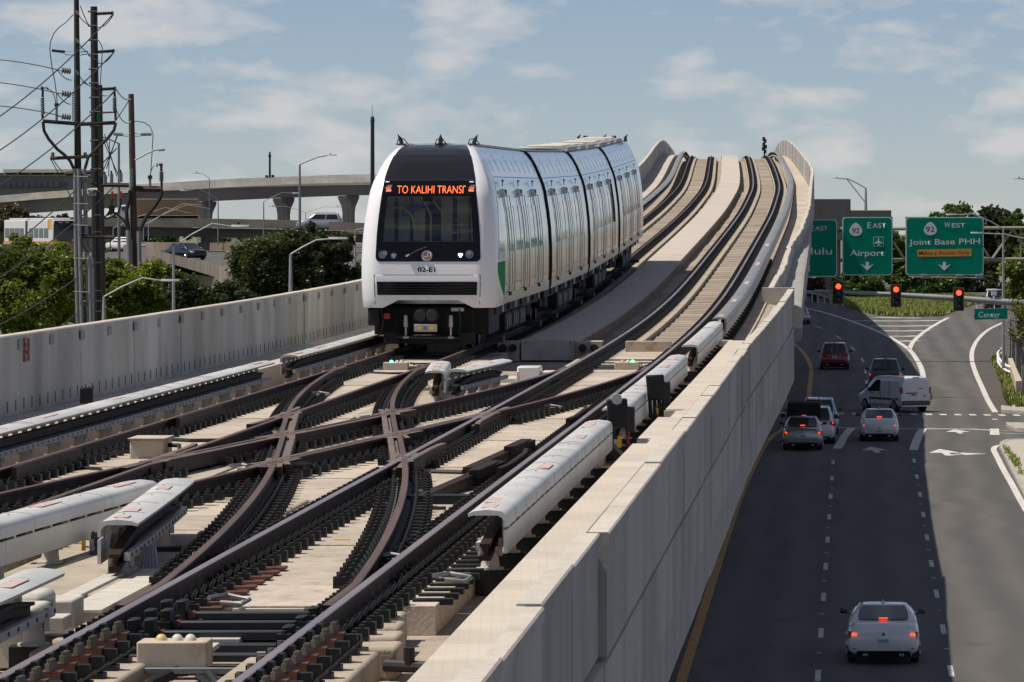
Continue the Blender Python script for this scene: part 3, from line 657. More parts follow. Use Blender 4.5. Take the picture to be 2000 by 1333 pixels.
t = thing('cable_cabinet', 'small black box on a post in front of the left wall', 'cable cabinet', tuple(TP(-11.0, 77, 0))); tb('cabinet', 'cab', t, -11.09, -10.9, 76.5, 76.65, .13, .36, .01); tb('post', 'black', t, -11.02, -10.97, 76.5, 76.6, .0, .13, 0)
for q in range(4): tb('finial', 'black', t, -11.08 + q * .055, -11.06 + q * .055, 76.55, 76.6, .36, .38, 0)
# loose cables, hoses and floor fittings
t = thing('cable_run', 'dark cables laid across the slabs of the crossover', 'cables', tuple(TP(-6, 60, -.2)))
for (pts, r, m_) in (
    ([(T1L + .25, 58.6, -.19), (-4.7, 58.4, -.19), (T1R - .9, 58.5, -.19), (T1R - .2, 59.3, -.19)], .025, 'black'), ([(T1L + .3, 63.0, -.19), (-4.6, 62.8, -.19), (T1R - .3, 63.1, -.19)], .03, 'black'), ([(T1L + .3, 55.1, -.16), (-4.9, 55.6, -.16), (-4.6, 55.0, -.19), (-4.2, 55.1, -.19)], .02, 'black'),
    ([(T2L + .2, 64, -.19), (-9.0, 63.7, -.19), (-8.8, 62.7, -.19), (-8.4, 63, -.19)], .022, 'black'), ([(T2L + .3, 72, -.19), (-8.9, 71.6, -.19), (-8.3, 71.8, -.19)], .03, 'black'), ([(T2L + .2, 60.5, -.19), (-9.1, 59.9, -.19), (-8.5, 60, -.19)], .025, 'black'),
    ([(-7.2, 57, -.1), (-7.0, 60, -.1), (-6.7, 61.5, -.04), (-6.4, 62.2, -.05), (-6.3, 63, -.14)], .022, 'black'), ([(-6.6, 80.5, -.18), (-6.3, 83, -.16), (-5.9, 87, -.17), (-5.6, 90, -.18)], .02, 'black'),
    ([(T2L + .2, 104.5 - 2.2, -.2), (-8.8, 101.6, -.2), (T2R - .2, 102.0, -.2)], .03, 'black'), ([(T2L + .6, 108, -.2), (-8.8, 107.6, -.2), (T2R - .2, 107.9, -.2)], .03, 'black')):
    hose('cable', m_, t, pts, r)
for (u, Z, w) in ((T1L + .32, 41.0, .5), (T1R + .35, 43.5, .4), (T1R - .35, 46, .3), (-7.15, 77.5, .5), (T1L + .5, 82, .4), (T2L + .6, 88, .4), (-7.3, 62.5, .35)):
    s = MB(); s.tube([TP(u, Z, -.10), TP(u + .12, Z + w * .4, -.09), TP(u + .3, Z + w * .2, -.12), TP(u + .26, Z - w * .3, -.14), TP(u + .1, Z - w * .2, -.13)], .02, 6); s.build('bond_cable', M['grey'], t)
s = MB(); s.tbox(T1L + .42, AR(50) - .42, 49.9, 49.99, -.21, -.196); s.build('orange_cord', M['cordo'] if 'cordo' in M else M['yellow'], t)
t = thing('pipe', 'black corrugated drain hose lying across the deck at the bottom right', 'pipe', tuple(TP(-3, 37, -.4))); hose('hose', 'black', t, [(-3.3, 35.8, -.36), (-2.95, 36.2, -.36), (-2.7, 36.4, -.36)], .05, 10); hose('hose', 'black', t, [(-3.3, 37.6, -.33), (-2.9, 37.5, -.34), (-2.66, 37.3, -.36)], .045, 10)
s = MB(); s.cyl(TP(-3.12, 37.55, -.34), TP(-3.12, 37.55, -.2), .04, n=8); s.build('valve', M['black'], t)
t = thing('pipe', 'black pipe crossing between the near rails at the bottom', 'pipe', tuple(TP(-4.6, 34, -.4))); hose('hose', 'black', t, [(T1L + .4, 34.4, -.38), (-4.5, 34.5, -.39), (T1R - .35, 34.6, -.38)], .045, 10); hose('hose', 'black', t, [(T1L + .55, 35.3, -.4), (-4.75, 36.0, -.32), (-4.6, 36.3, -.26)], .04, 8); hose('hose', 'black', t, [(T1R - .45, 35.4, -.4), (-4.3, 36.0, -.32), (-4.4, 36.3, -.26)], .04, 8)
tb('crossbar', 'ironr', t, T1L + .42, T1R - .4, 40.9, 41.25, -.36, -.20, .01) ; tb('stepped_plate', 'cream', t, -4.75, -4.2, 40.85, 40.9, -.34, -.17, .004)
# switch point hardware on the near switch
t = thing('switch_rod_gear', 'rusty switch rods and clamps linking the points of the near switch', 'switch gear', tuple(TP(-4.5, 38, -.3)))
for q, Z in enumerate((38.0, 38.9, 39.8)):
    tb('switch_rod', 'dark', t, T1L + .1, T1R - .1, Z, Z + .12, -.18, -.12, .01)
    for u in (T1L + .14, T1L + .26, T1R - .26): tb('clamp', 'iron', t, u - .03, u + .04, Z - .1, Z + .15, -.18, -.03 - .05 * (u > -4.5), .008)
    s = MB(); s.cyl(TP(T1L + .34, Z - .05, -.14), TP(T1L + .34, Z + .1, -.14), .03, n=10); s.build('roller', M['ironr'], t)
for q in range(12): tb('slide_plate', 'ironr', t, T1L + .17, T1L + .42, 39.2 + q * .58, 39.42 + q * .58, -.195, -.17, .004)
for q in range(14): tb('tie_plate', 'iron', t, T1R + .3, T1R + .62, 42.0 + q * .58, 42.13 + q * .58, -.23, -.18, .004)
# ================================================================ TRAIN
M['tw'] = mat('train_white', (.84, .84, .85), .3, coat=.4)
M['tk'] = mat('train_black', (.006, .006, .008), .12, spec=.22)
M['tv'] = mat('train_visor', (.012, .012, .014), .16, spec=.45)
M['steel'] = mat('train_stainless', (.74, .75, .77), .14, metal=1.0, bump=.035, bscale=1.1, stretch=(1, 2.6, .10))
M['steelb'] = mat('train_stainless_dull', (.50, .50, .50), .34, metal=1.0, var=.15, scale=1)
M['bellow'] = mat('gangway_rubber', (.006, .006, .007), .95, spec=.05); M['seamg'] = mat('door_seal_grey', (.16, .17, .18), .5); M['seam'] = mat('panel_seam', (.03, .032, .035), .5)
M['tgl'] = mat('train_side_glass', (.30, .34, .38), .06, metal=.85)
M['under'] = mat('underframe_black', (.006, .006, .0065), .7, var=.4, scale=4)
M['tgreen'] = mat('livery_green', (.008, .26, .09), .7, spec=.08)
M['led'] = mat('led_orange', (1, .18, .03), .5, emit=1.7, ecol=(1, .12, .012))
def glassmat(nm, tr=.55, col=(.85, .9, .88)):
    m = bpy.data.materials.new(nm); m.use_nodes = True; t = m.node_tree; t.nodes.clear()
    o = N(t, 'ShaderNodeOutputMaterial'); x = N(t, 'ShaderNodeMixShader'); g = N(t, 'ShaderNodeBsdfGlossy'); tr_ = N(t, 'ShaderNodeBsdfTransparent'); lw = N(t, 'ShaderNodeFresnel'); lw.inputs[0].default_value = 1.6
    g.inputs['Roughness'].default_value = .02; tr_.inputs[0].default_value = tuple(col) + (1,); g.inputs['Color'].default_value = (.9, .9, .9, 1)
    t.links.new(lw.outputs[0], x.inputs[0]); t.links.new(tr_.outputs[0], x.inputs[1]); t.links.new(g.outputs[0], x.inputs[2]); t.links.new(x.outputs[0], o.inputs[0]); return m
M['glass'] = glassmat('windscreen_glass')
HWt = [(.88, 1.375), (1.0, 1.39), (1.4, 1.41), (1.9, 1.41), (2.4, 1.385), (2.8, 1.34), (3.28, 1.265), (3.45, 1.22), (3.64, 1.145), (3.85, 1.055), (4.0, .98), (4.15, .88), (4.24, .79), (4.28, .70)]
YBt = [(.88, .10), (1.0, .04), (1.45, 0), (1.9, .02), (2.27, .07), (2.7, .15), (3.17, .27), (3.3, .33), (3.5, .46), (3.7, .66), (3.9, .95), (4.05, 1.25), (4.17, 1.6), (4.24, 1.95), (4.28, 2.4)]
hw = lambda v: float(np.interp(v, [a[0] for a in HWt], [a[1] for a in HWt]))
yb = lambda v: float(np.interp(v, [a[0] for a in YBt], [a[1] for a in YBt]))
def S(s, v, o=0.0):
    c = max(0, (abs(s) - .70) / .30); y = yb(v) + .30 * c ** 2.4
    return Vector((s * hw(v) * (1 + o * .3 * abs(s)), y - o, v + (o * .6 if v > 3.5 else 0)))
TR = thing('train', 'white and stainless four-car driverless metro train standing on the left track', 'train', tuple(TP(-8.7875, 110.5, 0)), local=True)
TR.location = (0, 0, 0)
TC = -8.7875
def carframe(Za, Zb):
    a = TP(TC, Za, 0); b = TP(TC, Zb, 0); y = (b - a).normalized(); x = y.cross(Vector((0, 0, 1))).normalized(); z = x.cross(y)
    return Matrix(((x.x, y.x, z.x, a.x), (x.y, y.y, z.y, a.y), (x.z, y.z, z.z, a.z), (0, 0, 0, 1)))
STARTS = [110.5, 131.05, 150.35, 169.75]; ENDS = [130.15, 149.45, 168.85, 188.6]
fr0 = carframe(STARTS[0], ENDS[0])
root_inv = Matrix.Identity(4)
# --- cab shell
vs_ = [.88, .95, 1.05, 1.25, 1.45, 1.7, 1.84, 2.0, 2.27, 2.5, 2.7, 2.95, 3.17, 3.3, 3.5, 3.6, 3.7, 3.8, 3.9, 3.98, 4.05, 4.11, 4.17, 4.21, 4.24, 4.28]
ss_ = [-1, -.97, -.93, -.88, -.82, -.76, -.70, -.675, -.45, -.2, 0, .2, .45, .675, .70, .76, .82, .88, .93, .97, 1]
def vb(s): a = abs(s); return .88 if a > .70 else .88 + .16 * (1 if a < .5 else (.5 + .5 * math.cos(math.pi * (a - .5) / .2)))
b = MB(); o0 = len(b.v); idx = {}
cols = [('L', 3.0), ('L', 1.8)] + [('F', s) for s in ss_] + [('R', 1.8), ('R', 3.0)]
for i, v in enumerate(vs_):
    for j, (k_, q) in enumerate(cols):
        if k_ == 'F': vv = max(v, vb(q)); p = S(q, vv)
        else: sg = -1 if k_ == 'L' else 1; p = Vector((sg * hw(v), max(q, yb(v) + .3), v))
        b.v.append(tuple(p))
nc = len(cols)
for i in range(len(vs_) - 1):
    for j in range(nc - 1):
        if cols[j][0] == 'F' and cols[j + 1][0] == 'F' and cols[j][1] >= -.676 and cols[j + 1][1] <= .676 and 2.26 < vs_[i] < 3.16: continue
        b.f.append([i * nc + j, i * nc + j + 1, (i + 1) * nc + j + 1, (i + 1) * nc + j]); b.m.append(0)
b.f.append([(len(vs_) - 1) * nc + j for j in range(nc)]); b.m.append(0)
CAB = b.build('cab', M['tw'], TR, sharp=40, mat=fr0)
def patch(name, m, s0, s1, v0, v1, o=.006, r=0, nu=10, nv=8, par=None, fs=None, thick=True):
    """skin patch on the cab front; r = corner radius in metres"""
    b = MB(); rows = []
    tv = [v0 + (v1 - v0) * (i / nv) for i in range(nv + 1)]
    if r: tv = sorted(set([v0 + r * (1 - math.cos(a * math.pi / 8)) for a in range(5)] + [v1 - r * (1 - math.cos(a * math.pi / 8)) for a in range(5)] + tv[1:-1]))
    for v in tv:
        a, c = s0, s1
        if fs: a, c = fs(v)
        if r:
            d = 0
            if v < v0 + r: d = r - math.sqrt(max(0, r * r - (v0 + r - v) ** 2))
            if v > v1 - r: d = r - math.sqrt(max(0, r * r - (v - v1 + r) ** 2))
            a += d / hw(v); c -= d / hw(v)
        rows.append([S(a + (c - a) * j / nu, v, o) for j in range(nu + 1)])
    b.grid(rows)
    if thick:
        back = [[p + Vector((0, o + .004, 0)) for p in rr] for rr in rows]
        for (ra, rb) in ((rows[0], back[0]), (back[-1], rows[-1])): b.grid([rb, ra])
        b.grid([[r_[0] for r_ in rows], [r_[0] for r_ in back]]); b.grid([[r_[-1] for r_ in back], [r_[-1] for r_ in rows]])
    return b.build(name, M[m], par or CAB, sharp=50)
mk = lambda v: (-.775 - .09 * max(0, (v - 3.3)), .775 + .09 * max(0, (v - 3.3)))
patch('mask', 'tk', 0, 0, 1.84, 2.27, .008, .10, fs=lambda v: (-.775, .775)) 
patch('mask', 'tk', 0, 0, 3.17, 3.52, .008, fs=mk)
patch('mask', 'tk', -.775, -.672, 2.17, 3.18, .008); patch('mask', 'tk', .672, .775, 2.17, 3.18, .008)
patch('visor', 'tv', 0, 0, 3.525, 4.045, .02, fs=mk, nv=12); patch('roof_fairing', 'tv', 0, 0, 4.055, 4.275, .012, fs=lambda v: (mk(v)[0] * .995, mk(v)[1] * .995), nv=8)
patch('windscreen', 'glass', -.678, .678, 2.265, 3.175, .003, thick=False)
patch('windscreen_frame', 'seam', -.68, .68, 2.25, 2.262, .012, nv=1); patch('windscreen_frame', 'seam', -.675, .675, 3.178, 3.186, .012, nv=1)
patch('display', 'tk', -.72, .72, 3.215, 3.46, .014, .01)
# seam lines of the front
for (a, c, d, e) in ((-.80, .775, 1.555, 1.566), (-.80, -.792, .96, 1.56), (.768, .776, .96, 1.56)): patch('panel_line', 'seam', a, c, d, e, .004, nv=3)
patch('grille_recess', 'seam', -.755, .725, 1.145, 1.42, .006)
for q in range(5): patch('grille_slat', 'tk', -.75, .72, 1.155 + q * .053, 1.19 + q * .053, .03, nv=1)
patch('bumper_lip', 'tw', -.76, .74, 1.43, 1.545, .02, nv=2)
def text_mesh(string, x0, x1, z0, z1, ext=.003, bold=0.0, shear=0, res=3):
    cu = bpy.data.curves.new('lettering', 'FONT'); cu.body = string; cu.extrude = 0; cu.offset = bold; cu.resolution_u = res
    ob = bpy.data.objects.new('tmp', cu); C.objects.link(ob); bpy.context.view_layer.update()
    me = bpy.data.meshes.new_from_object(ob.evaluated_get(bpy.context.evaluated_depsgraph_get())); bpy.data.objects.remove(ob)
    n = len(me.vertices); co_ = np.empty(n * 3); me.vertices.foreach_get('co', co_); co_ = co_.reshape(-1, 3)
    mn = co_.min(0); mxx = co_.max(0)
    q = np.zeros_like(co_); q[:, 0] = x0 + (co_[:, 0] - mn[0]) / (mxx[0] - mn[0]) * (x1 - x0); q[:, 2] = z0 + (co_[:, 1] - mn[1]) / (mxx[1] - mn[1]) * (z1 - z0)
    me.vertices.foreach_set('co', q.ravel()); me.update(); return me
def lettering(string, x0, x1, z0, z1, m, par, fn=None, bold=.0, mat_=None, name='lettering'):
    me = text_mesh(string, x0, x1, z0, z1, bold=bold); me.materials.append(M[m])
    if fn:
        for v in me.vertices: v.co = fn(v.co.x, v.co.z)
    return link(name, me, par, mat=mat_)
on = lambda o: (lambda x, z: S(x / hw(z), z, o))
SC = 94.3
px = lambda x: (x - 838) / SC; pv = lambda y: (684.5 - y) / SC
lettering('TO KALIHI TRANSI', px(775.5), px(905), pv(377.5), pv(362.5), 'led', CAB, on(.022), bold=-.012)
patch('lettering', 'led', px(905.5) / 1.23, px(909) / 1.23, pv(364.5), pv(362.8), .022, nu=1, nv=1)
for x0 in (753.5, 915.5):
    patch('display_icon', 'ledr', px(x0 + 1) / hw(3.4), px(x0 + 10) / hw(3.4), pv(369), pv(364.5), .022, nu=1, nv=1) if 'ledr' in M else None
M['ledr'] = mat('led_red', (.5, .06, .05), .5, emit=.5, ecol=(.6, .06, .05)); M['ledo'] = mat('led_dim_orange', (.6, .2, .05), .5, emit=.5, ecol=(.7, .2, .05)); M['ledg'] = mat('led_grey', (.12, .12, .12), .6)
for x0 in (753.5, 915.5):
    patch('display_icon', 'ledr', px(x0) / hw(3.4), px(x0 + 10) / hw(3.4), pv(369), pv(364.5), .022, nu=1, nv=1)
    patch('display_icon', 'ledo', px(x0) / hw(3.3), px(x0 + 10) / hw(3.3), pv(374), pv(369.6), .022, nu=1, nv=1)
    patch('display_icon', 'ledg', px(x0 + 3) / hw(3.45), px(x0 + 12) / hw(3.45), pv(364), pv(361), .022, nu=1, nv=1)
lettering('02-E1', px(817.5), px(852.5), pv(531.5), pv(522), 'black', CAB, on(.006), bold=.035)
def disc(name, m, x, y, r, o=.02, n=20, par=None, dome=0):
    b = MB(); c = S(px(x) / hw(pv(y)), pv(y), o); nrm = Vector((0, -1, .12)).normalized()
    b.cyl(c + nrm * -.03, c, r / SC, n=n)
    if dome: b.ball(c + Vector((0, 0, 0)), r / SC * .9, .03, r / SC * .9, n=n, m=6)
    return b.build(name, M[m], par or CAB)
M['lens'] = mat('lamp_lens', (.10, .11, .13), .08, coat=1); M['lensw'] = mat('lamp_reflector', (.45, .47, .48), .2, metal=.4); M['lit'] = mat('lamp_lit', (1, 1, .8), .3, emit=3, ecol=(1, 1, .75))
for (x, y, r, m_) in ((749, 497.5, 8, 'lens'), (919, 496.5, 8.2, 'lens'), (771, 499.5, 6, 'lens'), (901.5, 498.5, 6, 'lens')): disc('headlight', m_, x, y, r, .016)
disc('headlight_reflector', 'grey', 754, 494.5, 4.5, .024); disc('headlight_reflector', 'grey', 918, 494, 4.5, .024)
for (dx, dy) in ((-2.2, -1.5), (2.2, -1.5), (0, 2)): disc('headlight_lens', 'lensw', 771 + dx, 499.5 + dy, 2, .026, 8); disc('headlight_lens', 'lit', 901.5 + dx, 498.5 + dy, 2.1, .026, 8)
disc('emblem', 'white', 835.5, 499.5, 10.5, .018, 28); M['maroon'] = mat('emblem_maroon', (.30, .04, .05), .4); M['eblue'] = mat('emblem_blue', (.03, .10, .35), .4)
disc('emblem_ring', 'maroon', 835.5, 499.5, 9.3, .021, 28); disc('emblem_ring', 'white', 835.5, 499.5, 8.4, .024, 28); disc('emblem_ring', 'maroon', 835.5, 499.5, 7, .027, 24); disc('emblem_center', 'eblue', 835.5, 499.5, 6, .030, 24)
for (dx, dy) in ((-3, 1.5), (1.5, -2.5), (0, 3), (3, 1)): disc('emblem_figure', 'yellow', 835.5 + dx, 499.5 + dy, 1.7, .034, 8)
b = MB(); b.tube([S(px(836) / 1.41, pv(482), .03), S(px(815) / 1.41, pv(490), .05), S(px(797) / 1.41, pv(501), .04)], .012, 6); b.build('wiper', M['black'], CAB)
b = MB(); b.tube([S(px(795) / 1.41, pv(501), .045), S(px(801) / 1.41, pv(497), .045)], .02, 6); b.build('wiper_tip', M['lensw'], CAB)
patch('camera_housing', 'tk', -.10, .06, 3.10, 3.19, .03, .02)
for i in range(2): patch('handrail', 'tk', .42 + .05 * i, .43 + .05 * i, 2.3, 2.62, -.1, nu=1, nv=4)
# roof aerials
for (x, q) in ((-.74, -1), (.08, 0), (.90 - .12, 1)):
    b = MB(); c = Vector((x, 2.4, 4.28)); b.box(x - .09, x + .09, 2.3, 2.5, 4.27, 4.31); b.tube([c, c + Vector((.03 * q, 0, .12)), c + Vector((.09 * q, 0, .22))], [.045, .05, .008], 6); b.tube([c + Vector((-.12, 0, 0)), c + Vector((-.08, 0, .12)), c + Vector((.04, 0, .13)), c + Vector((.14, 0, 0))], .012, 5); b.build('aerial', M['dark'], CAB)
# cab side glass and green flash
def side(name, m, par, y0, y1, v0, v1, proud=.006, sg=1, nv=None, ys=None, lean=0):
    b = MB(); vv = [v0 + (v1 - v0) * i / (nv or max(1, int((v1 - v0) / .25))) for i in range((nv or max(1, int((v1 - v0) / .25))) + 1)]
    rows = []
    for v in vv:
        a, c = (ys(v) if ys else (y0, y1))
        rows.append([Vector((sg * (hw(v) + proud), a, v)), Vector((sg * (hw(v) + proud), c, v))])
    b.grid(rows, flip=sg < 0)
    back = [[Vector((p.x - sg * (proud + .003), p.y, p.z)) for p in r_] for r_ in rows]
    for (ra, rb) in ((rows[0], back[0]), (rows[-1], back[-1])): b.grid([ra, rb])
    b.grid([[r_[0] for r_ in rows], [r_[0] for r_ in back]]); b.grid([[r_[1] for r_ in rows], [r_[1] for r_ in back]])
    return b.build(name, M[m], par, sharp=40)
for sg in (1, -1):
    side('side_window', 'tgl', CAB, 0, 0, 1.85, 3.4, .008, sg, ys=lambda v: (.75 + (v - 1.85) * 1.1, 2.95) if v < 3.3 else (2.5, 2.95))
    side('green_flash', 'tgreen', CAB, 0, 0, 1.1, 1.82, .006, sg, nv=4, ys=lambda v: (.6 + 2.3 * max(0, (1.55 - v) / .5), 2.98))
# interior seen through the windscreen
M['intw'] = mat('interior_panel', (.62, .58, .42), .6); M['intb'] = mat('interior_blue', (.04, .12, .42), .5); M['intg'] = mat('interior_grey', (.30, .31, .32), .6); M['pole'] = mat('grab_pole', (.62, .50, .22), .35)
b = MB(); b.box(-1.2, 1.2, 2.8, 2.85, 2.0, 3.3); b.build('partition', M['intg'], CAB)
b = MB(); b.box(-1.2, 1.2, .4, 2.8, 2.0, 2.12); b.build('desk', M['intg'], CAB)
for x in (-.95, -.62, -.3, .28, .62, .9): b = MB(); b.box(x - .12, x + .12, 1.5, 1.56, 2.12, 3.2); b.build('interior_panel', M['intw'], CAB)
b = MB(); b.hexa([(-.62, 1.0, 2.78), (-.05, 1.0, 3.0), (-.05, 1.3, 3.0), (-.62, 1.3, 2.78), (-.62, 1.0, 2.9), (-.05, 1.0, 3.12), (-.05, 1.3, 3.12), (-.62, 1.3, 2.9)]); b.build('console', M['intb'], CAB)
for pts in ([(-.9, .8, 2.95), (-.6, .8, 2.96), (-.4, .8, 2.8), (-.3, .8, 2.3)], [(0, .9, 3.15), (.2, .9, 2.9), (.4, .9, 2.5), (.45, .9, 2.2)], [(-.15, .8, 3.1), (0, .8, 2.8), (.0, .8, 2.2)], [(.5, 1, 2.7), (.62, 1, 2.72), (.66, 1, 2.5)], [(.35, .7, 2.42), (.9, .7, 2.46)]):
    b = MB(); b.tube([Vector(p) for p in pts], .022, 6); b.build('grab_pole', M['pole'], CAB)
# coupler and gear under the nose
def cb(name, m, x0, x1, y0, y1, z0, z1, bev=.01, par=None): b = MB(); b.box(x0, x1, y0, y1, z0, z1); return b.build(name, M[m], par or CAB, bevel=bev)
b = MB()
for dx in (-.11, .12): b.cyl((dx - .05, .02, .72), (dx - .05, .5, .72), .15, n=16)
b.box(-.24, .16, .1, .5, .56, .88); cpl = b.build('coupler', M['under'], CAB)
for dx in (-.11, .12):
    b = MB(); b.cyl((dx - .05, -.0, .72), (dx - .05, .03, .72), .11, .125, n=16); b.build('coupler_face', M['dark'], cpl)
cb('warning_plate', 'lensw', -.29, .19, .0, .04, .385, .54)
for x in (-.22, .03): cb('warning_label', 'yellow', x, x + .09, -.012, -.004, .42, .50, .0)
cb('warning_label', 'ledg', -.085, -.025, -.012, -.004, .43, .49, 0)
for x in (-.48, .46):
    b = MB(); b.tube([(x, .2, .72), (x, .2, .48)], [.035, .045], 8); b.tube([(x, .2, .48), (x, .2, .30)], .02, 8); b.build('buffer_strut', M['insul'], CAB); cb('strut_foot', 'insul', x - .06, x + .06, .17, .23, .24, .28)
b = MB(); b.tube([(-.66, .25, .27), (.66, .25, .25)], .035, 8); b.build('guard_bar', M['dark'], CAB); cb('red_box', 'red', -.95, -.82, .3, .5, .64, .76)
cb('side_box', 'under', -1.28, -1.03, .3, .9, .50, .88, .04); cb('bracket', 'under', .62, .95, .3, .5, .12, .36); cb('bracket', 'under', -.95, -.62, .3, .5, .12, .36); cb('cross_member', 'under', -.62, .62, .5, .8, .12, .24); cb('ledge', 'lensw', .45, .72, .35, .5, .80, .88)
for q in range(8):
    x = -1.0 + q * .27; b = MB(); b.tube([(x, .35, .85), (x + .04, .3, .55), (x - .02, .35, .3)], .016, 5); b.build('hose', M['under'] if q % 3 else M['dark'], CAB)
cb('underframe_box', 'under', -1.2, 1.2, .95, 4.3, .30, .86); 
# --- carriages
def ringp(y, o=0.0, lo=.9):
    r_ = []
    for v in (lo, 1.0, 1.4, 1.9, 2.4, 2.8, 3.28, 3.45, 3.64, 3.85, 4.0, 4.15, 4.24): r_.append((hw(v) - o, y, v - (o if v > 4 else 0)))
    r_ += [(.5, y, 4.31 - o), (0, y, 4.33 - o)]
    return r_ + [(-x, y, z) for x, y, z in r_[-2::-1]]
BM = None
for ci in range(4):
    Za, Zb = STARTS[ci], ENDS[ci]; fr = carframe(Za, Zb); LN = (TP(TC, Zb, 0) - TP(TC, Za, 0)).length; y0 = 3.0 if ci == 0 else 0.0
    b = MB(); b.loft([ringp(y0), ringp(y0 + (LN - y0) / 2), ringp(LN)], mi=0)
    B = b.build('carriage', M['steel'], TR, sharp=25, mat=fr)
    pitch = 5.75; d0 = (LN - 2 * pitch) / 2 + (1.2 if ci == 0 else 0)
    for sg in (1, -1):
        side('cantrail_seam', 'seam', B, y0, LN, 3.60, 3.612, .004, sg, nv=1); side('skirt_rail', 'steelb', B, y0, LN, .90, 1.12, .012, sg, nv=2); side('sill_seam', 'seam', B, y0, LN, 1.30, 1.31, .004, sg, nv=1)
        for k in range(3):
            yc = d0 + k * pitch * (.93 if ci == 0 else 1)
            for q in (-1, 1):
                dl = side('door_leaf', 'steel', B, yc + (0 if q > 0 else -.82), yc + (.82 if q > 0 else 0), 1.14, 3.18, .012, sg, nv=8)
                side('door_window', 'tgl', dl, yc + q * .41 - .25, yc + q * .41 + .25, 2.0, 2.95, .016, sg, nv=4)
            side('door_gap', 'seamg', B, yc - .009, yc + .009, 1.14, 3.18, .018, sg, nv=8)
            for q in (-.86, .86): side('door_edge', 'seamg', B, yc + q - .012, yc + q + .012, 1.12, 3.2, .02, sg, nv=8)
            side('rain_channel', 'steel', B, yc - 1.15, yc - 1.0, 1.14, 3.25, .012, sg, nv=8); side('panel_seam', 'seam', B, yc - 1.3, yc - 1.275, 1.14, 3.55, .004, sg, nv=8)
            x = sg * (hw(3.32) + .05)
            b = MB(); b.hexa([(x - .07, yc - 1.25, 3.18), (x + .08, yc - 1.25, 3.18), (x + .08, yc - .85, 3.18), (x - .07, yc - .85, 3.18), (x - .12, yc - 1.25, 3.36), (x + .02, yc - 1.25, 3.34), (x + .02, yc - .85, 3.34), (x - .12, yc - .85, 3.36)]); br = b.build('door_bracket', M['steelb'], B, bevel=.005)
            b = MB(); b.box(x - .03, x + .06, yc - 1.22, yc - .95, 3.2, 3.33); b.build('bracket_socket', M['seam'], br)
            b = MB(); b.tube([(x - .03, yc - 1.1, 3.40), (x - .04, yc - 1.1, 3.56)], .010, 6, 0); b.build('marker_stem', M['dark'], B)
            b = MB(); b.box(x - .05, x + .0, yc - 1.12, yc - 1.06, 3.50, 3.54); b.build('red_marker', M['redl'] if 'redl' in M else M['red'], B)
            b = MB(); b.box(sg * 1.40 - .05, sg * 1.40 + .05, yc - .95, yc - .6, 1.05, 1.13); b.build('step_bracket', M['dark'], B)
            if k < 2:
                for q in (1.75, 3.45): side('window', 'tgl', B, yc + q, yc + q + 1.35, 2.0, 2.98, .006, sg, nv=5)
                for q in (3.28,): side('panel_seam', 'seamg', B, yc + q, yc + q + .018, 1.14, 3.2, .005, sg, nv=8)
        for q in range(9): side('roof_seam', 'seam', B, y0 + .8 + q * (LN - y0) / 9, y0 + .83 + q * (LN - y0) / 9, 3.72, 4.1 if q % 2 else 3.95, .004, sg, nv=3)
    if ci == 2:
        side('open_door_gap', 'black', B, LN - 3.4, LN - 3.1, 2.0, 3.3, .05, 1, nv=6)
    # roof equipment
    for q, (a, c) in enumerate(() if ci < 2 else ((3.5 if ci == 0 else 1.5, 6.4), (8.6, 11.5), (13.4, 17.2))):
        b = MB(); b.box(-.72, .72, a + .3, c, 4.26, 4.40); b.build('roof_unit', M['galv'], B, bevel=.03)
        b = MB(); b.box(-.5, .5, a + .8, c - .5, 4.40, 4.44); b.build('fan_cover', M['cream'], B, bevel=.02)
    for x in (-.68, .68): b = MB(); b.box(x - .03, x + .03, y0 + .3, LN - .3, 4.27, 4.32); b.build('roof_rail', M['cream'], B)
    if ci == 3:
        for x in (-.8, .1, .85): b = MB(); b.tube([(x, LN - 1.6, 4.27), (x, LN - 1.6, 4.42), (x + .08, LN - 1.6, 4.52)], [.07, .05, .01], 6); b.build('aerial', M['dark'], B)
        for x in (-.6, .4): b = MB(); b.box(x, x + .15, LN - 2.2, LN - 2, 4.32, 4.48); b.build('roof_lamp', M['dark'], B)
    if ci < 3:
        b = MB(); b.loft([ringp(LN - .02, -.02, .95), ringp(LN + .3, -.03, .95), ringp(LN + .85, -.02, .95)]); b.build('gangway_bellows', M['bellow'], B)
    # underframe and bogies
    b = MB(); b.box(-1.15, 1.15, y0 + 1.2, LN - .2, .62, .90); b.build('underframe', M['under'], B)
    for (a, c) in ((5.5, 7.6), (8.0, 10.0), (10.4, 12.7)):
        b = MB(); b.box(-1.25, 1.25, a, c, .25, .64); eq = b.build('equipment_case', M['under'], B, bevel=.03)
        for q in range(3): b = MB(); b.box(1.25, 1.27, a + .2 + q * .6, a + .65 + q * .6, .32, .58); b.build('case_door', M['dark'], eq)
    for yc in (3.1, LN - 3.1):
        b = MB(); 
        for x in (-.95, .95): b.box(x - .08, x + .08, yc - 1.4, yc + 1.4, .36, .60)
        b.box(-.95, .95, yc - .25, yc + .25, .38, .58); bg_ = b.build('bogie_frame', M['under'], B, bevel=.03)
        for q in (-1.0, 1.0):
            for x in (-.72, .72): b = MB(); b.cyl((x - .06, yc + q, .42), (x + .06, yc + q, .42), .42, n=20); b.build('wheel', M['dark'], bg_)
        for x in (-1.05, 1.05):
            b = MB(); b.tube([(x, yc - .35, .35), (x, yc - .35, .8)], .06, 8); b.tube([(x, yc + .35, .35), (x, yc + .35, .8)], .06, 8); b.build('damper', M['dark'], bg_)
        b = MB(); b.box(-1.38, -1.0, yc - .3, yc + .3, .08, .2); b.box(1.0, 1.38, yc - .3, yc + .3, .08, .2); b.build('collector_shoe', M['dark'], bg_)
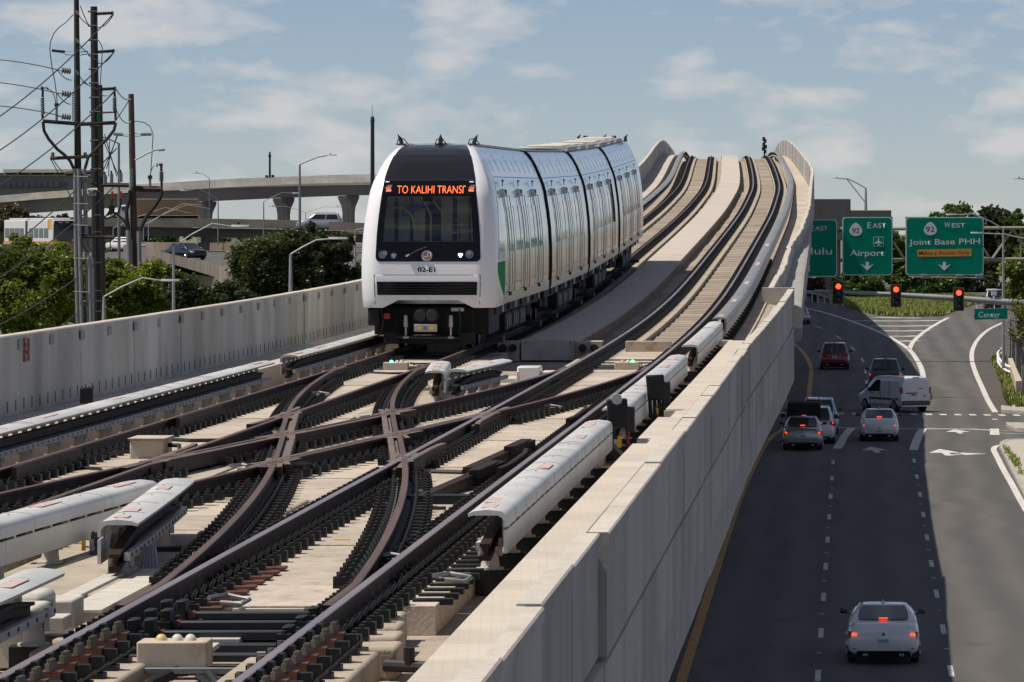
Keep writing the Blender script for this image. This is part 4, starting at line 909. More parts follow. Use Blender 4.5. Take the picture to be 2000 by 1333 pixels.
    for q in range(8): b = MB(); b.tube([(1.3, 1.5 + q * 2.2, .9), (1.3, 1.5 + q * 2.2, .72)], .035, 6); b.build('bracket', M['lensw'] if q % 2 else M['dark'], B)
# ================================================================ STREET AND GROUND
M['asphalt'] = mat('asphalt', (.092, .086, .079), .85, var=.22, scale=.12, stretch=(1, .35, 1), bump=.25, bscale=22)
mix_layer(M['asphalt'], (.112, .100, .088), .30, (1, .05, 1), (.45, .75), fac=.6)
mix_layer(M['asphalt'], (.066, .063, .060), .5, (1, .06, 1), (.55, .75), fac=.5)
_t = M['asphalt'].node_tree; _b = _t.nodes['Principled BSDF']; _g = N(_t, 'ShaderNodeNewGeometry'); _s = N(_t, 'ShaderNodeSeparateXYZ'); _m = N(_t, 'ShaderNodeMath', operation='MULTIPLY_ADD'); _m.inputs[1].default_value = -TB; _w = N(_t, 'ShaderNodeMath', operation='MULTIPLY_ADD'); _w.inputs[1].default_value = 2 * math.pi / 1.68; _w.inputs[2].default_value = 1.5
_n = N(_t, 'ShaderNodeTexNoise'); _n.inputs['Scale'].default_value = .05; _c = N(_t, 'ShaderNodeMath', operation='SINE'); _r = N(_t, 'ShaderNodeMapRange'); _r.inputs[1].default_value = -1; _r.inputs[3].default_value = .86; _r.inputs[4].default_value = 1.16; _x = N(_t, 'ShaderNodeMix', data_type='RGBA', blend_type='MULTIPLY'); _x.inputs[0].default_value = 1
_a = N(_t, 'ShaderNodeMath', operation='MULTIPLY_ADD'); _a.inputs[1].default_value = 3.0
for _p, _q in ((_g.outputs['Position'], _s.inputs[0]), (_g.outputs['Position'], _n.inputs['Vector']), (_s.outputs[1], _m.inputs[0]), (_s.outputs[0], _m.inputs[2]), (_n.outputs[0], _a.inputs[0]), (_m.outputs[0], _a.inputs[2]), (_a.outputs[0], _w.inputs[0]), (_w.outputs[0], _c.inputs[0]), (_c.outputs[0], _r.inputs[0]), (_b.inputs['Base Color'].links[0].from_socket, _x.inputs[6]), (_r.outputs[0], _x.inputs[7]), (_x.outputs[2], _b.inputs['Base Color'])): _t.links.new(_p, _q)
mix_layer(M['asphalt'], (.05, .048, .047), .9, (1, .3, 1), (.60, .68), det=6, fac=.45)
M['asph2'] = mat('old_asphalt', (.085, .075, .066), .9, var=.3, scale=.4, bump=.4, bscale=20)
M['line'] = mat('road_paint', (.62, .60, .55), .7, col2=(.30, .29, .27), scale=3.5, thr=(.45, .72), det=9)
M['liney'] = mat('road_paint_yellow', (.52, .30, .08), .7, var=.3, scale=1.5)
M['ground'] = mat('ground_soil', (.17, .15, .10), .95, col2=(.10, .13, .04), scale=.08, thr=(.4, .6), bump=.3)
M['grass'] = mat('grass_blades', (.16, .24, .03), .8, col2=(.30, .30, .09), scale=.45, thr=(.35, .65))
M['kerb'] = mat('kerb_concrete', (.42, .39, .34), .85, var=.3, scale=1.5, bump=.2)
M['pave'] = mat('pavement_concrete', (.44, .40, .34), .85, var=.2, scale=.7, bump=.2)
def sheet(name, xl, xr, Ys, dz, m, nx=2, **k):
    b = MB(); rows = []
    for Y in Ys:
        a = xl(Y) if callable(xl) else xl; c = xr(Y) if callable(xr) else xr
        rows.append([(a + (c - a) * i / (nx - 1), Y, road_z(Y) + dz) for i in range(nx)])
    b.grid(rows); return b.build(name, M[m], None, **k)
sheet('ground', -1800, 1800, [-60, 0, 200, 400, 620, 1200, 2500, 5000], -.35, 'ground', kind='structure')
sheet('road', lambda Y: TB * Y - 16, lambda Y: TB * Y + 75, [0, 100, 200, 300, 400, 500, 620], 0, 'asphalt', kind='structure')
# old asphalt median strip left of the yellow line
ye = [(1330, 1333), (1375, 1190), (1418, 1053), (1452, 955), (1495, 868), (1530, 838), (1556, 812), (1578, 790), (1581, 760), (1584, 735), (1583, 715), (1574, 696), (1560, 680), (1545, 668)]
def smooth_px(pts, n=6):
    out = []
    for i in range(len(pts) - 1):
        p0 = pts[max(i - 1, 0)]; p1 = pts[i]; p2 = pts[i + 1]; p3 = pts[min(i + 2, len(pts) - 1)]
        for k in range(n):
            t = k / n
            out.append(tuple(.5 * (2 * b + (c - a) * t + (2 * a - 5 * b + 4 * c - d) * t * t + (-a + 3 * b - 3 * c + d) * t ** 3) for a, b, c, d in zip(p0, p1, p2, p3)))
    return out + [pts[-1]]
def ribbon(pts, w, dz, m, name='road_marking', w2=None, parent=None, **k):
    b = MB(); Lf = []; Rt = []
    for i, p in enumerate(pts):
        d = Vector(pts[min(i + 1, len(pts) - 1)]) - Vector(pts[max(i - 1, 0)]); d.z = 0; d.normalize(); nrm = Vector((d.y, -d.x, 0))
        ww = w
        a = Vector(p) - nrm * ww / 2; c = Vector(p) + nrm * ww / 2
        Lf.append((a.x, a.y, road_z(a.y) + dz)); Rt.append((c.x, c.y, road_z(c.y) + dz))
    b.grid([Lf, Rt], flip=True); return b.build(name, M[m], parent, **k)
RM = thing('road_markings', 'white and yellow painted lane lines, arrows and crosswalk bars on the street', 'road markings', (TB * 250, 250, road_z(250)))
tag(RM, kind='structure')
def pxl(pts, w, m='line', dz=.008, nm='lane_line', sm=True): return ribbon([G(*p) for p in (smooth_px(pts) if sm else pts)], w, dz, m, nm, parent=RM)
b = MB(); pts = [G(*p) for p in smooth_px(ye)]; b.grid([[(p.x - 9, p.y, road_z(p.y) + .004) for p in pts], [(p.x, p.y, road_z(p.y) + .004) for p in pts]], flip=True); b.build('median', M['asph2'], None, kind='structure')
pxl(ye, .26, 'liney')
def lane(c, Z): return Vector((c + TB * Z, Z, 0))
cA = lambda Z: float(np.interp(Z, [130, 160, 195, 229], [-.81, -.80, -.79, -.77])); cB = lambda Z: float(np.interp(Z, [130, 160, 195, 229], [2.47, 2.52, 2.62, 2.71]))
for c, Z0 in ((cA, 118.3), (cB, 119.5)):
    for k in range(10):
        Z = Z0 + 12.2 * k
        if Z > 233: break
        ribbon([lane(c(Z), Z - 1.5), lane(c(Z), Z + 1.5)], .14, .008, 'line', 'lane_dash', parent=RM)
        b = MB(); p = lane(c(Z), Z + 6.1); b.box(p.x - .06, p.x + .06, p.y - .05, p.y + .05, road_z(p.y) + .004, road_z(p.y) + .02); b.build('road_stud', M['line'], RM)
pxl([(1635, 877), (1641, 868), (1650, 852), (1664, 836)], .40, dz=.010); pxl([(1784, 880), (1788, 868), (1795, 850), (1803, 838)], .40, dz=.010)
pxl([(1635, 836), (1700, 837), (1800, 838), (1900, 839), (1942, 841)], .5, sm=False)
for i in range(30):
    x = 1521 + 28.6 * i + (i > 12) * (i - 12) * .1
    if x > 1988: break
    y = 807.3 + (x - 1525) * .0095
    a, c = G(x, y), G(x + 13, y); ribbon([a, c], 1.5, .008, 'line', 'crosswalk_bar', parent=RM)
for pts in ([(1690, 722), (1691, 731)], [(1691.5, 743), (1692.5, 750)], [(1693.5, 765), (1694.5, 772)], [(1695, 786), (1696, 792)], [(1682.5, 700), (1686.5, 708)], [(1662, 678), (1670, 685)], [(1632.5, 656), (1643, 663)], [(1592, 637), (1605, 642)]): pxl(pts, .15, nm='lane_dash', sm=False)
# gore
pxl([(1563, 600), (1600, 608.5), (1640, 620), (1680, 634), (1715, 648), (1745, 663), (1775, 683), (1790, 702), (1800, 722), (1804, 741)], .34, dz=.010)
pxl([(1776, 683), (1783, 669), (1797, 655), (1815, 642), (1835, 630), (1852, 621)], .34, dz=.010)
for (y, a, c) in ((627, 1670, 1840), (637, 1700, 1824), (646.5, 1718, 1811), (657, 1740, 1796), (666.5, 1754, 1784)): pxl([(a, y), ((a + c) / 2, y + .6), (c, y - .6)], 1.5, nm='gore_stripe', sm=False)
pxl([(1710, 620), (1760, 621.5), (1800, 621.5)], 1.2, nm='gore_stripe', sm=False)
# right edge lines
pxl([(1958, 631), (1930, 645), (1912, 661), (1902, 677), (1898, 692), (1899, 708), (1906, 730), (1918, 757), (1930, 783), (1944, 806)], .30, dz=.010)
pxl([(2006, 1000), (1990, 972), (1975, 944), (1960, 918), (1948, 894), (1941, 880), (1944, 873), (1955, 870)], .26, dz=.010)
b = MB(); pts = [G(*p) for p in smooth_px([(1958, 631), (1930, 645), (1912, 661), (1902, 677), (1898, 692), (1899, 708), (1906, 730), (1918, 757), (1930, 783), (1944, 806)])]
b.grid([[(p.x, p.y, road_z(p.y) + .004) for p in pts], [(p.x + 9, p.y, road_z(p.y) + .004) for p in pts]], flip=True); b.build('shoulder', M['asph2'], None, kind='structure')
# arrows
def arrow(cxp, cyp, scale, kind_, ky):
    p = G(cxp, cyp); k = scale
    def pl(pts):
        b = MB(); b.add([(p.x + x * k, p.y + y * ky, road_z(p.y + y * ky) + .009) for x, y in pts], [tuple(range(len(pts)))]); b.build('arrow', M['line'], RM)
    pl([(-.35, -2.6), (.25, -2.6), (.25, -.5), (-.35, -.5)][::1]); pl([(-1.35, -.5), (1.25, -.5), (.1, 2.4), (-.1, 2.4)])
    if kind_: pl([(.25, -2.4), (1.2, -1.5), (1.2, -2.2), (3.2, -1.2), (1.2, -.3), (1.2, -1.0), (.25, -1.9)])
arrow(1708, 879, .45, 0, 1.0); arrow(1845, 884, .55, 1, 1.1); arrow(1871, 843.5, .45, 0, .8)
pxl([(1942, 846), (2000, 848)], .2, nm='gore_stripe', sm=False); pxl([(1942, 838), (1943, 850)], .45, nm='gore_stripe', sm=False); pxl([(1955, 841), (2000, 844)], .12, nm='gore_stripe', sm=False); pxl([(1938, 819.5), (1948, 819.5)], .8, nm='gore_stripe', sm=False)
# pavement corner, islands, kerbs
def raised(name, pxs, h, m, cat=None, label=None, parent=None, kind=None):
    pts = [G(*p) for p in pxs]; n = len(pts); b = MB()
    b.add([(p.x, p.y, road_z(p.y) - .1) for p in pts] + [(p.x, p.y, road_z(p.y) + h) for p in pts], [tuple(range(n, 2 * n))] + [(i, (i + 1) % n, n + (i + 1) % n, n + i) for i in range(n)])
    return b.build(name, M[m], parent, bevel=.02, kind=kind, label=label, cat=cat)
raised('pavement', [(2030, 1030), (1998, 964), (1978, 926), (1962, 893), (1953, 876), (1955, 870), (1966, 865), (2100, 860), (2300, 1030)], .14, 'pave', kind='structure')
kb = [(2020, 1010), (1998, 964), (1978, 926), (1962, 893), (1953, 876), (1955, 870), (1966, 865), (2000, 862.5)]
KP = [G(*p) for p in kb]
for i in range(len(KP) - 1):
    n = max(1, int((KP[i + 1] - KP[i]).length / 3))
    for q in range(n):
        a = KP[i].lerp(KP[i + 1], q / n + .004); c = KP[i].lerp(KP[i + 1], (q + 1) / n - .004); d = (c - a).normalized(); nn = Vector((d.y, -d.x, 0)) * .16
        b = MB(); b.hexa([p + Vector((0, 0, zz)) for zz in (-.1, .155) for p in (a - nn * .2, a + nn, c + nn, c - nn * .2)]); b.build('kerb_stone', M['kerb'], None, kind='structure')
for pxs, lab in (([(1964, 832), (1970, 838), (1985, 843), (2020, 844), (2020, 834), (1985, 832)], 'low concrete traffic island near the stop line at right'), ([(1955, 798), (1956, 807), (1975, 808), (2000, 809), (2020, 809), (2020, 801), (1984, 802), (1982, 796), (1978, 796), (1976, 801)], 'low concrete kerb corner beside the grass at right')):
    raised('traffic_island', pxs, .18, 'kerb', cat='kerb island', label=lab)
# grass: gore mound, right verge, tufts
def mound_z(x, y, poly_c, rx, ry, h): return h * max(0, 1 - ((x - poly_c[0]) / rx) ** 2 - ((y - poly_c[1]) / ry) ** 2)
def inside(x, y, poly):
    c = False; n = len(poly)
    for i in range(n):
        x1, y1 = poly[i][:2]; x2, y2 = poly[(i + 1) % n][:2]
        if (y1 > y) != (y2 > y) and x < (x2 - x1) * (y - y1) / (y2 - y1) + x1: c = not c
    return c
def grass(name, label, pxs, n, hgt, seed, hm=0.0, w=.05, m='grass', base=True):
    poly = [G(*p) for p in pxs]; r = random.Random(seed); xs = [p.x for p in poly]; ys = [p.y for p in poly]; c0 = (sum(xs) / len(xs), sum(ys) / len(ys))
    hz = lambda x, y: hm * max(0, 1 - ((y - c0[1]) / (max(ys) - min(ys))) ** 2 * 2.2)
    if base:
        b = MB(); g = 16; rows = []
        n_ = len(poly); b.add([(p.x, p.y, road_z(p.y) + .03) for p in poly] + [(c0[0] + (p.x - c0[0]) * .7, c0[1] + (p.y - c0[1]) * .7, road_z(p.y) + .03 + hm * .7) for p in poly] + [(c0[0], c0[1], road_z(c0[1]) + hm)], [(i, (i + 1) % n_, n_ + (i + 1) % n_, n_ + i) for i in range(n_)] + [(n_ + i, n_ + (i + 1) % n_, 2 * n_) for i in range(n_)])
        b.build(name + '_soil', M['soilg'], None, kind='structure')
    V = []; Fc = []; k = 0
    while k < n:
        x = r.uniform(min(xs), max(xs)); y = r.uniform(min(ys), max(ys))
        if not inside(x, y, poly): continue
        if math.sin(x * 1.3 + seed) * math.sin(y * .55) + r.random() * 1.1 < .0: continue
        if r.random() < .35 and hgt > .3: pass
        # fraction toward centre decides the ground height
        d = 0
        z = road_z(y) + .03
        fx = min(1, abs(y - c0[1]) / (max(ys) - c0[1] + 1e-6)); z += hm * .75 * (1 - fx)
        a = r.uniform(0, 6.28); h = hgt * r.uniform(.4, 1.25); ww = w * r.uniform(.7, 1.6); lx, ly = math.cos(a), math.sin(a); bx, by = r.gauss(0, .35) * h, r.gauss(0, .35) * h
        o = len(V); V += [(x - lx * ww, y - ly * ww, z), (x + lx * ww, y + ly * ww, z), (x + bx, y + by, z + h)]; Fc.append((o, o + 1, o + 2)); k += 1
    me = bpy.data.meshes.new(name); me.from_pydata(V, [], Fc); me.materials.append(M[m]); return link(name, me, None, kind='stuff', label=label, cat='grass')
M['soilg'] = mat('grassy_soil', (.15, .19, .04), .95, col2=(.17, .15, .07), scale=.5, bump=.4)
gp = [(1648, 588), (1600, 582), (1640, 596), (1690, 611), (1720, 617), (1790, 619), (1840, 618), (1856, 612), (1876, 603), (1900, 596), (1925, 592), (1925, 586), (1870, 578), (1760, 575), (1700, 578)]
grass('grass', 'long yellow green grass on the gore island between the two roads', gp, 90000, .42, 1, 0.0, .08)
grass('grass', 'short weeds growing on the verge at the foot of the right fence', [(1937, 704), (1940, 716), (1948, 726), (1956, 745), (1960, 765), (1966, 790), (1976, 798), (2010, 799), (2010, 760), (1985, 752), (1976, 735), (1968, 715), (1960, 700), (1950, 697)], 5200, .34, 2, 0, .07)
grass('grass', 'weeds in the crack between kerb and pavement at right', [(1958, 878), (1966, 880), (1976, 893), (1988, 905), (1994, 925), (2000, 936), (1990, 932), (1978, 912), (1966, 892)], 900, .22, 3, 0, .05, base=False)
# low barrier at the pier foot
b = MB(); p = G(1532, 800); b.hexa([(p.x - 1.3, p.y - 1, p.z), (p.x + .25, p.y - 1, p.z), (p.x + .25, p.y + 30, p.z + .3), (p.x - 1.3, p.y + 30, p.z + .3), (p.x - 1.3, p.y - 1, p.z + .9), (p.x + .0, p.y - 1, p.z + .9), (p.x + .0, p.y + 30, p.z + 1.2), (p.x - 1.3, p.y + 30, p.z + 1.2)])
b.build('concrete_barrier', M['girder'], None, bevel=.1, label='low concrete barrier at the foot of the guideway pier', cat='barrier')
# ================================================================ VEHICLES
def paint(nm, c, r=.3, metal=0.0): return mat(nm, c, r, metal=metal, coat=.8)
M['pw'] = paint('car_white', (.66, .66, .67)); M['ps'] = paint('car_silver', (.42, .43, .45), .3, .5); M['pr'] = paint('car_red', (.20, .008, .012)); M['pg'] = paint('car_grey', (.075, .078, .085), .3, .3); M['pb'] = paint('car_black', (.010, .012, .02)); M['pbl'] = paint('car_blue_white', (.35, .42, .55))
M['cg'] = mat('car_glass', (.012, .016, .024), .06, spec=.6); M['tyre'] = mat('tyre', (.012, .012, .012), .8); M['rim'] = mat('wheel_rim', (.30, .30, .31), .3, metal=.8)
M['tail'] = mat('tail_lamp', (.22, .008, .008), .2, coat=.6); M['tailon'] = mat('tail_lamp_lit', (1, .1, .02), .4, emit=2.2, ecol=(1, .07, .015)); M['plate'] = mat('number_plate', (.55, .56, .58), .5); M['plated'] = mat('plate_letters', (.08, .09, .16), .6); M['chrome'] = mat('chrome', (.6, .6, .6), .12, metal=1)
M['canvas'] = mat('black_canvas', (.008, .008, .009), .85, bump=.3); M['hl'] = mat('head_lamp', (.6, .62, .65), .1, coat=1)
def rr(y0, y1, w, z, r=.25, n=4):
    """rounded rectangle ring (plan view)"""
    pts = []
    for (sx, sy, a0) in ((1, -1, -90), (1, 1, 0), (-1, 1, 90), (-1, -1, 180)):
        cx_, cy_ = sx * (w - r), (y1 - r if sy > 0 else y0 + r)
        for k in range(n + 1):
            a = R(a0 + 90 * k / n); pts.append((cx_ + r * math.cos(a), cy_ + r * math.sin(a), z))
    return pts
def wheel(par, x, y, r, w=.22):
    b = MB(); b.tube([(x - w / 2, y, r), (x - w / 2 + .03, y, r), (x + w / 2 - .03, y, r), (x + w / 2, y, r)], [r * .9, r, r, r * .9], 20); t = b.build('wheel', M['tyre'], par, sharp=60)
    sx = 1 if x > 0 else -1; b = MB(); b.cyl((x + sx * (w / 2 - .01), y, r), (x + sx * (w / 2 + .012), y, r), r * .66, n=16)
    for k in range(5):
        a = 2 * math.pi * k / 5; b.tube([(x + sx * (w / 2 + .012), y, r), (x + sx * (w / 2 + .018), y + r * .6 * math.cos(a), r + r * .6 * math.sin(a))], .03, 4)
    b.build('rim', M['rim'], t)
def car(label, pm, L=4.6, Wd=1.8, H=1.45, belt=.93, hood=.92, deck=None, rb=.55, rt=1.15, wt=2.9, wb=3.75, brake=True, center=True, plate=True, tl=(.58, .84, .70, .86), roofw=.60, low=.20, glassr=True, spoiler=False, ant=True, cat='car', name='parked_car', diff=True, sidel=True, rim_z=.33, rails=False, plate_z=.66, roofm=None, pnumber=''):
    """rear at y=0, front at y=L, origin on the road under the rear bumper; rb/rt: foot and head of the rear window, wt/wb of the windscreen"""
    T = thing(name, label, cat, local=True); w = Wd / 2; deck = deck or belt
    # lower body: stations along y
    st = [(0.0, .80, .42, deck - .20), (.06, .90, .30, deck - .06), (.22, .965, .24, deck), (.75, 1.0, .22, deck + .01), (rb + .6, 1.0, .22, belt), (L * .5, .99, .22, belt), (wb - .3, .99, .22, belt - .01), (wb + .1, .98, .23, hood), (L - .35, .93, .24, hood - .12), (L - .1, .84, .28, hood - .22), (L, .70, .38, hood - .34)]
    rings = []
    for y, k, zl, zh in st:
        ww = w * k; h = zh - zl
        half = [(0, zl), (ww * .78, zl), (ww * .97, zl + .10), (ww * 1.0, zl + h * .35), (ww * 1.0, zl + h * .62), (ww * .965, zl + h * .86), (ww * .90, zh - .02), (ww * .72, zh + .012), (0, zh + .03)]
        rings.append([(x, y, z) for x, z in half] + [(-x, y, z) for x, z in half[-2:0:-1]])
    b = MB(); b.loft(rings[::-1]); B = b.build('body', M[pm], T, sharp=50)
    # cabin
    kb, kr = .93, roofw / .62 * .72
    zz = [(belt - .06, 0, kb), (belt + .02, .0, kb), (belt + (H - belt) * .55, .55, kb + (kr - kb) * .5), (H - .07, .93, kr + .03), (H - .015, 1.03, kr - .02), (H, 1.16, kr - .14)]
    def ys(t): return (rb + (rt - rb) * t, wb + (wt - wb) * t)
    b = MB(); b.loft([rr(*ys(t), w * k, z, .22) for z, t, k in zz]); cab = b.build('cabin', M[pm if not roofm else roofm], T, sharp=50)
    tz = lambda t: belt + (H - .07 - belt) * t / .93
    kk = lambda t: kb + (kr + .03 - kb) * t / .93
    if glassr:
        b = MB(); rows = []
        for t in (.05, .14, .4, .7, .97):
            rows.append([(s * w * (min(kk(t) - .10, kr + .02) if t > .1 else kr - .02), ys(t)[0] - .034 - .02 * (1 - abs(s)) , tz(t)) for s in (-1, -.5, 0, .5, 1)])
        rows = [[(x, y, z + .045 - .02 * (rt - rb < .6)) for x, y, z in r_] for r_ in rows]; b.grid(rows); b.build('rear_window', M['cg'], T)
    b = MB(); rows = [[(s * w * (kk(t) - .10), ys(t)[1] + .022, tz(t)) for s in (-1, -.5, 0, .5, 1)] for t in (.05, .5, .9)]; b.grid(rows, flip=True); b.build('windscreen', M['cg'], T)
    for sg in (1, -1):
        for (a, c) in ((.07, .46), (.49, .93)):
            b = MB(); rows = []
            for t in (.10, .5, .86):
                y0, y1 = ys(t); rows.append([(sg * (w * kk(t) + .008), y0 + .12 + (y1 - y0 - .24) * q, tz(t)) for q in (a, (a + c) / 2, c)])
            b.grid(rows, flip=sg < 0); b.build('side_window', M['cg'], T)
    # lamps
    for sg in (1, -1):
        a, c, z0, z1 = tl
        b = MB(); b.hexa([(sg * w * a, .03, z0 + .02), (sg * w * c, .10, z0), (sg * w * (c + .06), .34, z0 + .02), (sg * w * a, .2, z0), (sg * w * a, -.0, z1 - .01), (sg * w * c, .06, z1), (sg * w * (c + .05), .32, z1), (sg * w * a, .2, z1)] if sg > 0 else [(sg * w * c, .10, z0), (sg * w * a, .03, z0 + .02), (sg * w * a, .2, z0), (sg * w * (c + .06), .34, z0 + .02), (sg * w * c, .06, z1), (sg * w * a, -.0, z1 - .01), (sg * w * a, .2, z1), (sg * w * (c + .05), .32, z1)])
        tlo = b.build('tail_lamp', M['tail'], T, bevel=.008)
        if brake: b = MB(); x0, x1 = sorted((sg * w * (a + (c - a) * .56), sg * w * (c - .05))); b.box(x0, x1, -.02, .12, z0 + (z1 - z0) * .56, z1 - .035); b.build('brake_bulb', M['tailon'], tlo)
        if diff: b = MB(); x0, x1 = sorted((sg * w * .62, sg * w * .84)); b.box(x0, x1, .035, .12, .40, .425); b.build('reflector', M['tail'], T)
        b = MB(); b.box(sg * w * .78 - .13, sg * w * .78 + .13, L - .12, L - .02, hood - .32, hood - .22); b.build('head_lamp', M['hl'], T, bevel=.01)
        b = MB(); b.ball((sg * (w + .10), wb - .45, belt + .07), .11, .06, .075, n=10, m=6); b.tube([(sg * w * .9, wb - .45, belt), (sg * (w + .08), wb - .45, belt + .04)], .025, 6); b.build('mirror', M['pb'], T)
        for y in (L * .19, L * .81): wheel(T, sg * (w - .12), y, rim_z)
        b = MB(); b.box(sg * w * .5 - .06, sg * w * .5 + .06, -.0, .1, low + .02, low + .09) ; b.build('exhaust', M['chrome'], T, bevel=.01)
    if center and brake: b = MB(); z = tz(.12); b.box(-.11, .11, rb + (rt - rb) * .13 - .09, rb + (rt - rb) * .13 - .05, z + .03, z + .06); b.build('high_brake_lamp', M['tailon'], T)
    b = MB(); b.hexa([(-w * .78, .05, low), (w * .78, .05, low), (w * .8, .5, low), (-w * .8, .5, low), (-w * .72, -.012, low + .16), (w * .72, -.012, low + .16), (w * .8, .5, low + .16), (-w * .8, .5, low + .16)]); b.build('rear_valance', M['pb'], T)
    b = MB(); b.box(-w * .92, w * .92, .4, L - .4, .16, .26); b.build('underbody', M['black'], T)
    if plate:
        b = MB(); b.box(-.155, .155, -.028, .02, plate_z - .08, plate_z + .08); pl = b.build('number_plate', M['plate'], T)
        if pnumber: link('plate_lettering', plate_txt(pnumber, plate_z), T)
        else:
            for q in range(3): b = MB(); b.box(-.11 + q * .08, -.06 + q * .08, -.032, -.028, plate_z - .04, plate_z + .035); b.build('plate_character', M['plated'], pl)
        b = MB(); b.hexa([(-w * .42, .0, plate_z - .12), (w * .42, 0, plate_z - .12), (w * .42, .05, plate_z - .12), (-w * .42, .05, plate_z - .12), (-w * .5, .012, plate_z - .108), (w * .5, .012, plate_z - .108), (w * .5, .05, plate_z - .108), (-w * .5, .05, plate_z - .108)]); b.build('boot_seam', M['seam'], T)
        b = MB(); b.tube([(0, -.012, plate_z + .18), (0, .01, plate_z + .18)], .045, 12); b.build('badge', M['chrome'], T)
    if spoiler: b = MB(); b.hexa([(-w * .75, -.04, deck + .06), (w * .75, -.04, deck + .06), (w * .75, .18, deck + .08), (-w * .75, .18, deck + .08), (-w * .75, -.04, deck + .085), (w * .75, -.04, deck + .085), (w * .75, .18, deck + .10), (-w * .75, .18, deck + .10)]); b.build('spoiler', M['pb'], T, bevel=.01)
    if ant: b = MB(); b.tube([(0, rt + .35, H - .01), (0, rt + .25, H + .10)], [.05, .012], 6); b.build('aerial', M[pm], T)
    if rails:
        for sg in (1, -1): b = MB(); b.tube([(sg * w * .62, rt + .2, H - .03), (sg * w * .62, rt + .3, H + .05), (sg * w * .62, wt - .2, H + .05), (sg * w * .62, wt - .1, H - .02)], .02, 6); b.build('roof_rail', M['dark'], T)
    return T
def plate_txt(s_, pz):
    me = text_mesh(s_, -.12, .12, pz - .045, pz + .045, bold=.02); me.materials.append(M['plated'])
    for v in me.vertices: v.co.y = -.031
    return me
def place(T, x, y, yaw=0.0, dx=0, Zf=None):
    p = G(x, y); T.location = (p.x + dx, p.y, road_z(p.y)); T.rotation_euler = (GR, 0, -(TB + yaw)); return T
place(car('white sedan nearest the camera, alone low in the shadowed middle lane', 'pw', 4.88, 1.81, 1.38, rb=.80, rt=1.85, belt=1.03, deck=1.0, hood=.96, tl=(.50, .93, .64, .84), plate_z=.60, pnumber='FV475', roofw=.58), 1725.5, 1300)
place(car('silver sedan with black boot spoiler stopped last in the left lane', 'ps', 4.5, 1.76, 1.45, rb=.62, rt=1.35, belt=1.02, deck=.99, tl=(.66, .94, .66, .88), spoiler=True, diff=False), 1567.5, 881)
place(car('white sedan with brake lamps lit stopped alone in the centre lane', 'pw', 4.66, 1.78, 1.42, rb=.7, rt=1.65, belt=1.04, deck=1.02, tl=(.60, .90, .68, .80), plate_z=.48), 1717.5, 863)
place(car('white crossover car half hidden behind the canvas-top off-roader', 'pw', 4.4, 1.84, 1.66, rb=.12, rt=.5, belt=1.02, hood=1.0, tl=(.74, .95, .82, 1.05), rails=True, cat='car', rim_z=.36), 1592, 868)
place(car('blue-white utility vehicle foremost in the left lane queue at the lights', 'pbl', 4.6, 1.86, 1.70, rb=.12, rt=.5, belt=1.04, hood=1.02, tl=(.8, .97, .8, 1.0), rails=True, rim_z=.37, brake=False), 1599, 851)
place(car('red utility vehicle driving away past the lights in the left lane', 'pr', 4.58, 1.84, 1.68, rb=.14, rt=.62, belt=1.02, hood=1.0, deck=1.02, tl=(.52, .92, .86, .98), brake=False, rim_z=.36, plate_z=.80, low=.28), 1630, 723)
place(car('silver sedan farthest away, half hidden by the guideway wall on the left curve', 'ps', 4.9, 1.84, 1.44, rb=.55, rt=1.7, tl=(.5, .92, .76, .9), brake=False), 1562, 634, yaw=-.10)
# off-roader with canvas top
T = thing('off_roader', 'off-roader with black canvas top behind the silver sedan', 'car', local=True)
b = MB(); b.box(-.80, .80, .15, 4.1, .45, 1.08); b.build('body', M['pw'], T, bevel=.06)
b = MB(); b.loft([rr(.18, 2.9, .79, 1.07, .06), rr(.16, 2.7, .78, 1.5, .06), rr(.22, 2.4, .74, 1.86, .08), rr(.4, 2.3, .66, 1.90, .1)]); b.build('canvas_top', M['canvas'], T, sharp=60)
for sg in (1, -1):
    b = MB(); b.box(sg * .72 - .07, sg * .72 + .07, .08, .18, .84, 1.04); t2 = b.build('tail_lamp', M['tail'], T, bevel=.01); b = MB(); b.box(sg * .72 - .055, sg * .72 + .055, .06, .09, .87, 1.01); b.build('brake_bulb', M['tailon'], t2, bevel=.02)
    for y in (.75, 3.2): wheel(T, sg * .80, y, .40, .26)
    b = MB(); b.box(sg * .83 - .12, sg * .83 + .12, .35, 1.2, .75, .86); b.build('wheel_arch', M['black'], T, bevel=.03); b = MB(); b.box(sg * 1.0 - .1, sg * 1.0 + .1, 2.5, 2.56, 1.12, 1.3); b.build('mirror', M['black'], T, bevel=.03)
b = MB(); b.box(-.1, .1, .12, .16, 1.28, 1.32); b.build('high_brake_lamp', M['tailon'], T); b = MB(); b.box(-.8, .8, -.02, .2, .45, .66); b.build('bumper', M['black'], T, bevel=.03)
b = MB(); b.cyl((0, -.06, .95), (0, .14, .95), .36, n=20); b.build('spare_wheel', M['tyre'], T, bevel=.02)
place(T, 1570, 868)
# pickup
T = car('dark grey pickup truck beyond the white van in the centre lane', 'pg', 5.4, 1.9, 1.80, belt=1.12, hood=1.12, deck=1.10, rb=1.85, rt=2.1, wt=3.3, wb=4.05, tl=(.80, .97, .80, 1.06), cat='pickup truck', name='pickup_truck', rim_z=.39, plate_z=.62, center=False, diff=False, low=.32)
b = MB(); b.box(-.78, .78, .10, 1.8, 1.0, 1.135); b.build('truck_bed', M['black'], T); b = MB(); b.box(-.80, .80, -.05, .03, .78, 1.14); b.build('tailgate', M['pg'], T, bevel=.03); b = MB(); b.box(-.9, .9, -.15, .1, .48, .66); b.build('bumper', M['chrome'], T, bevel=.04)
place(T, 1729, 766)
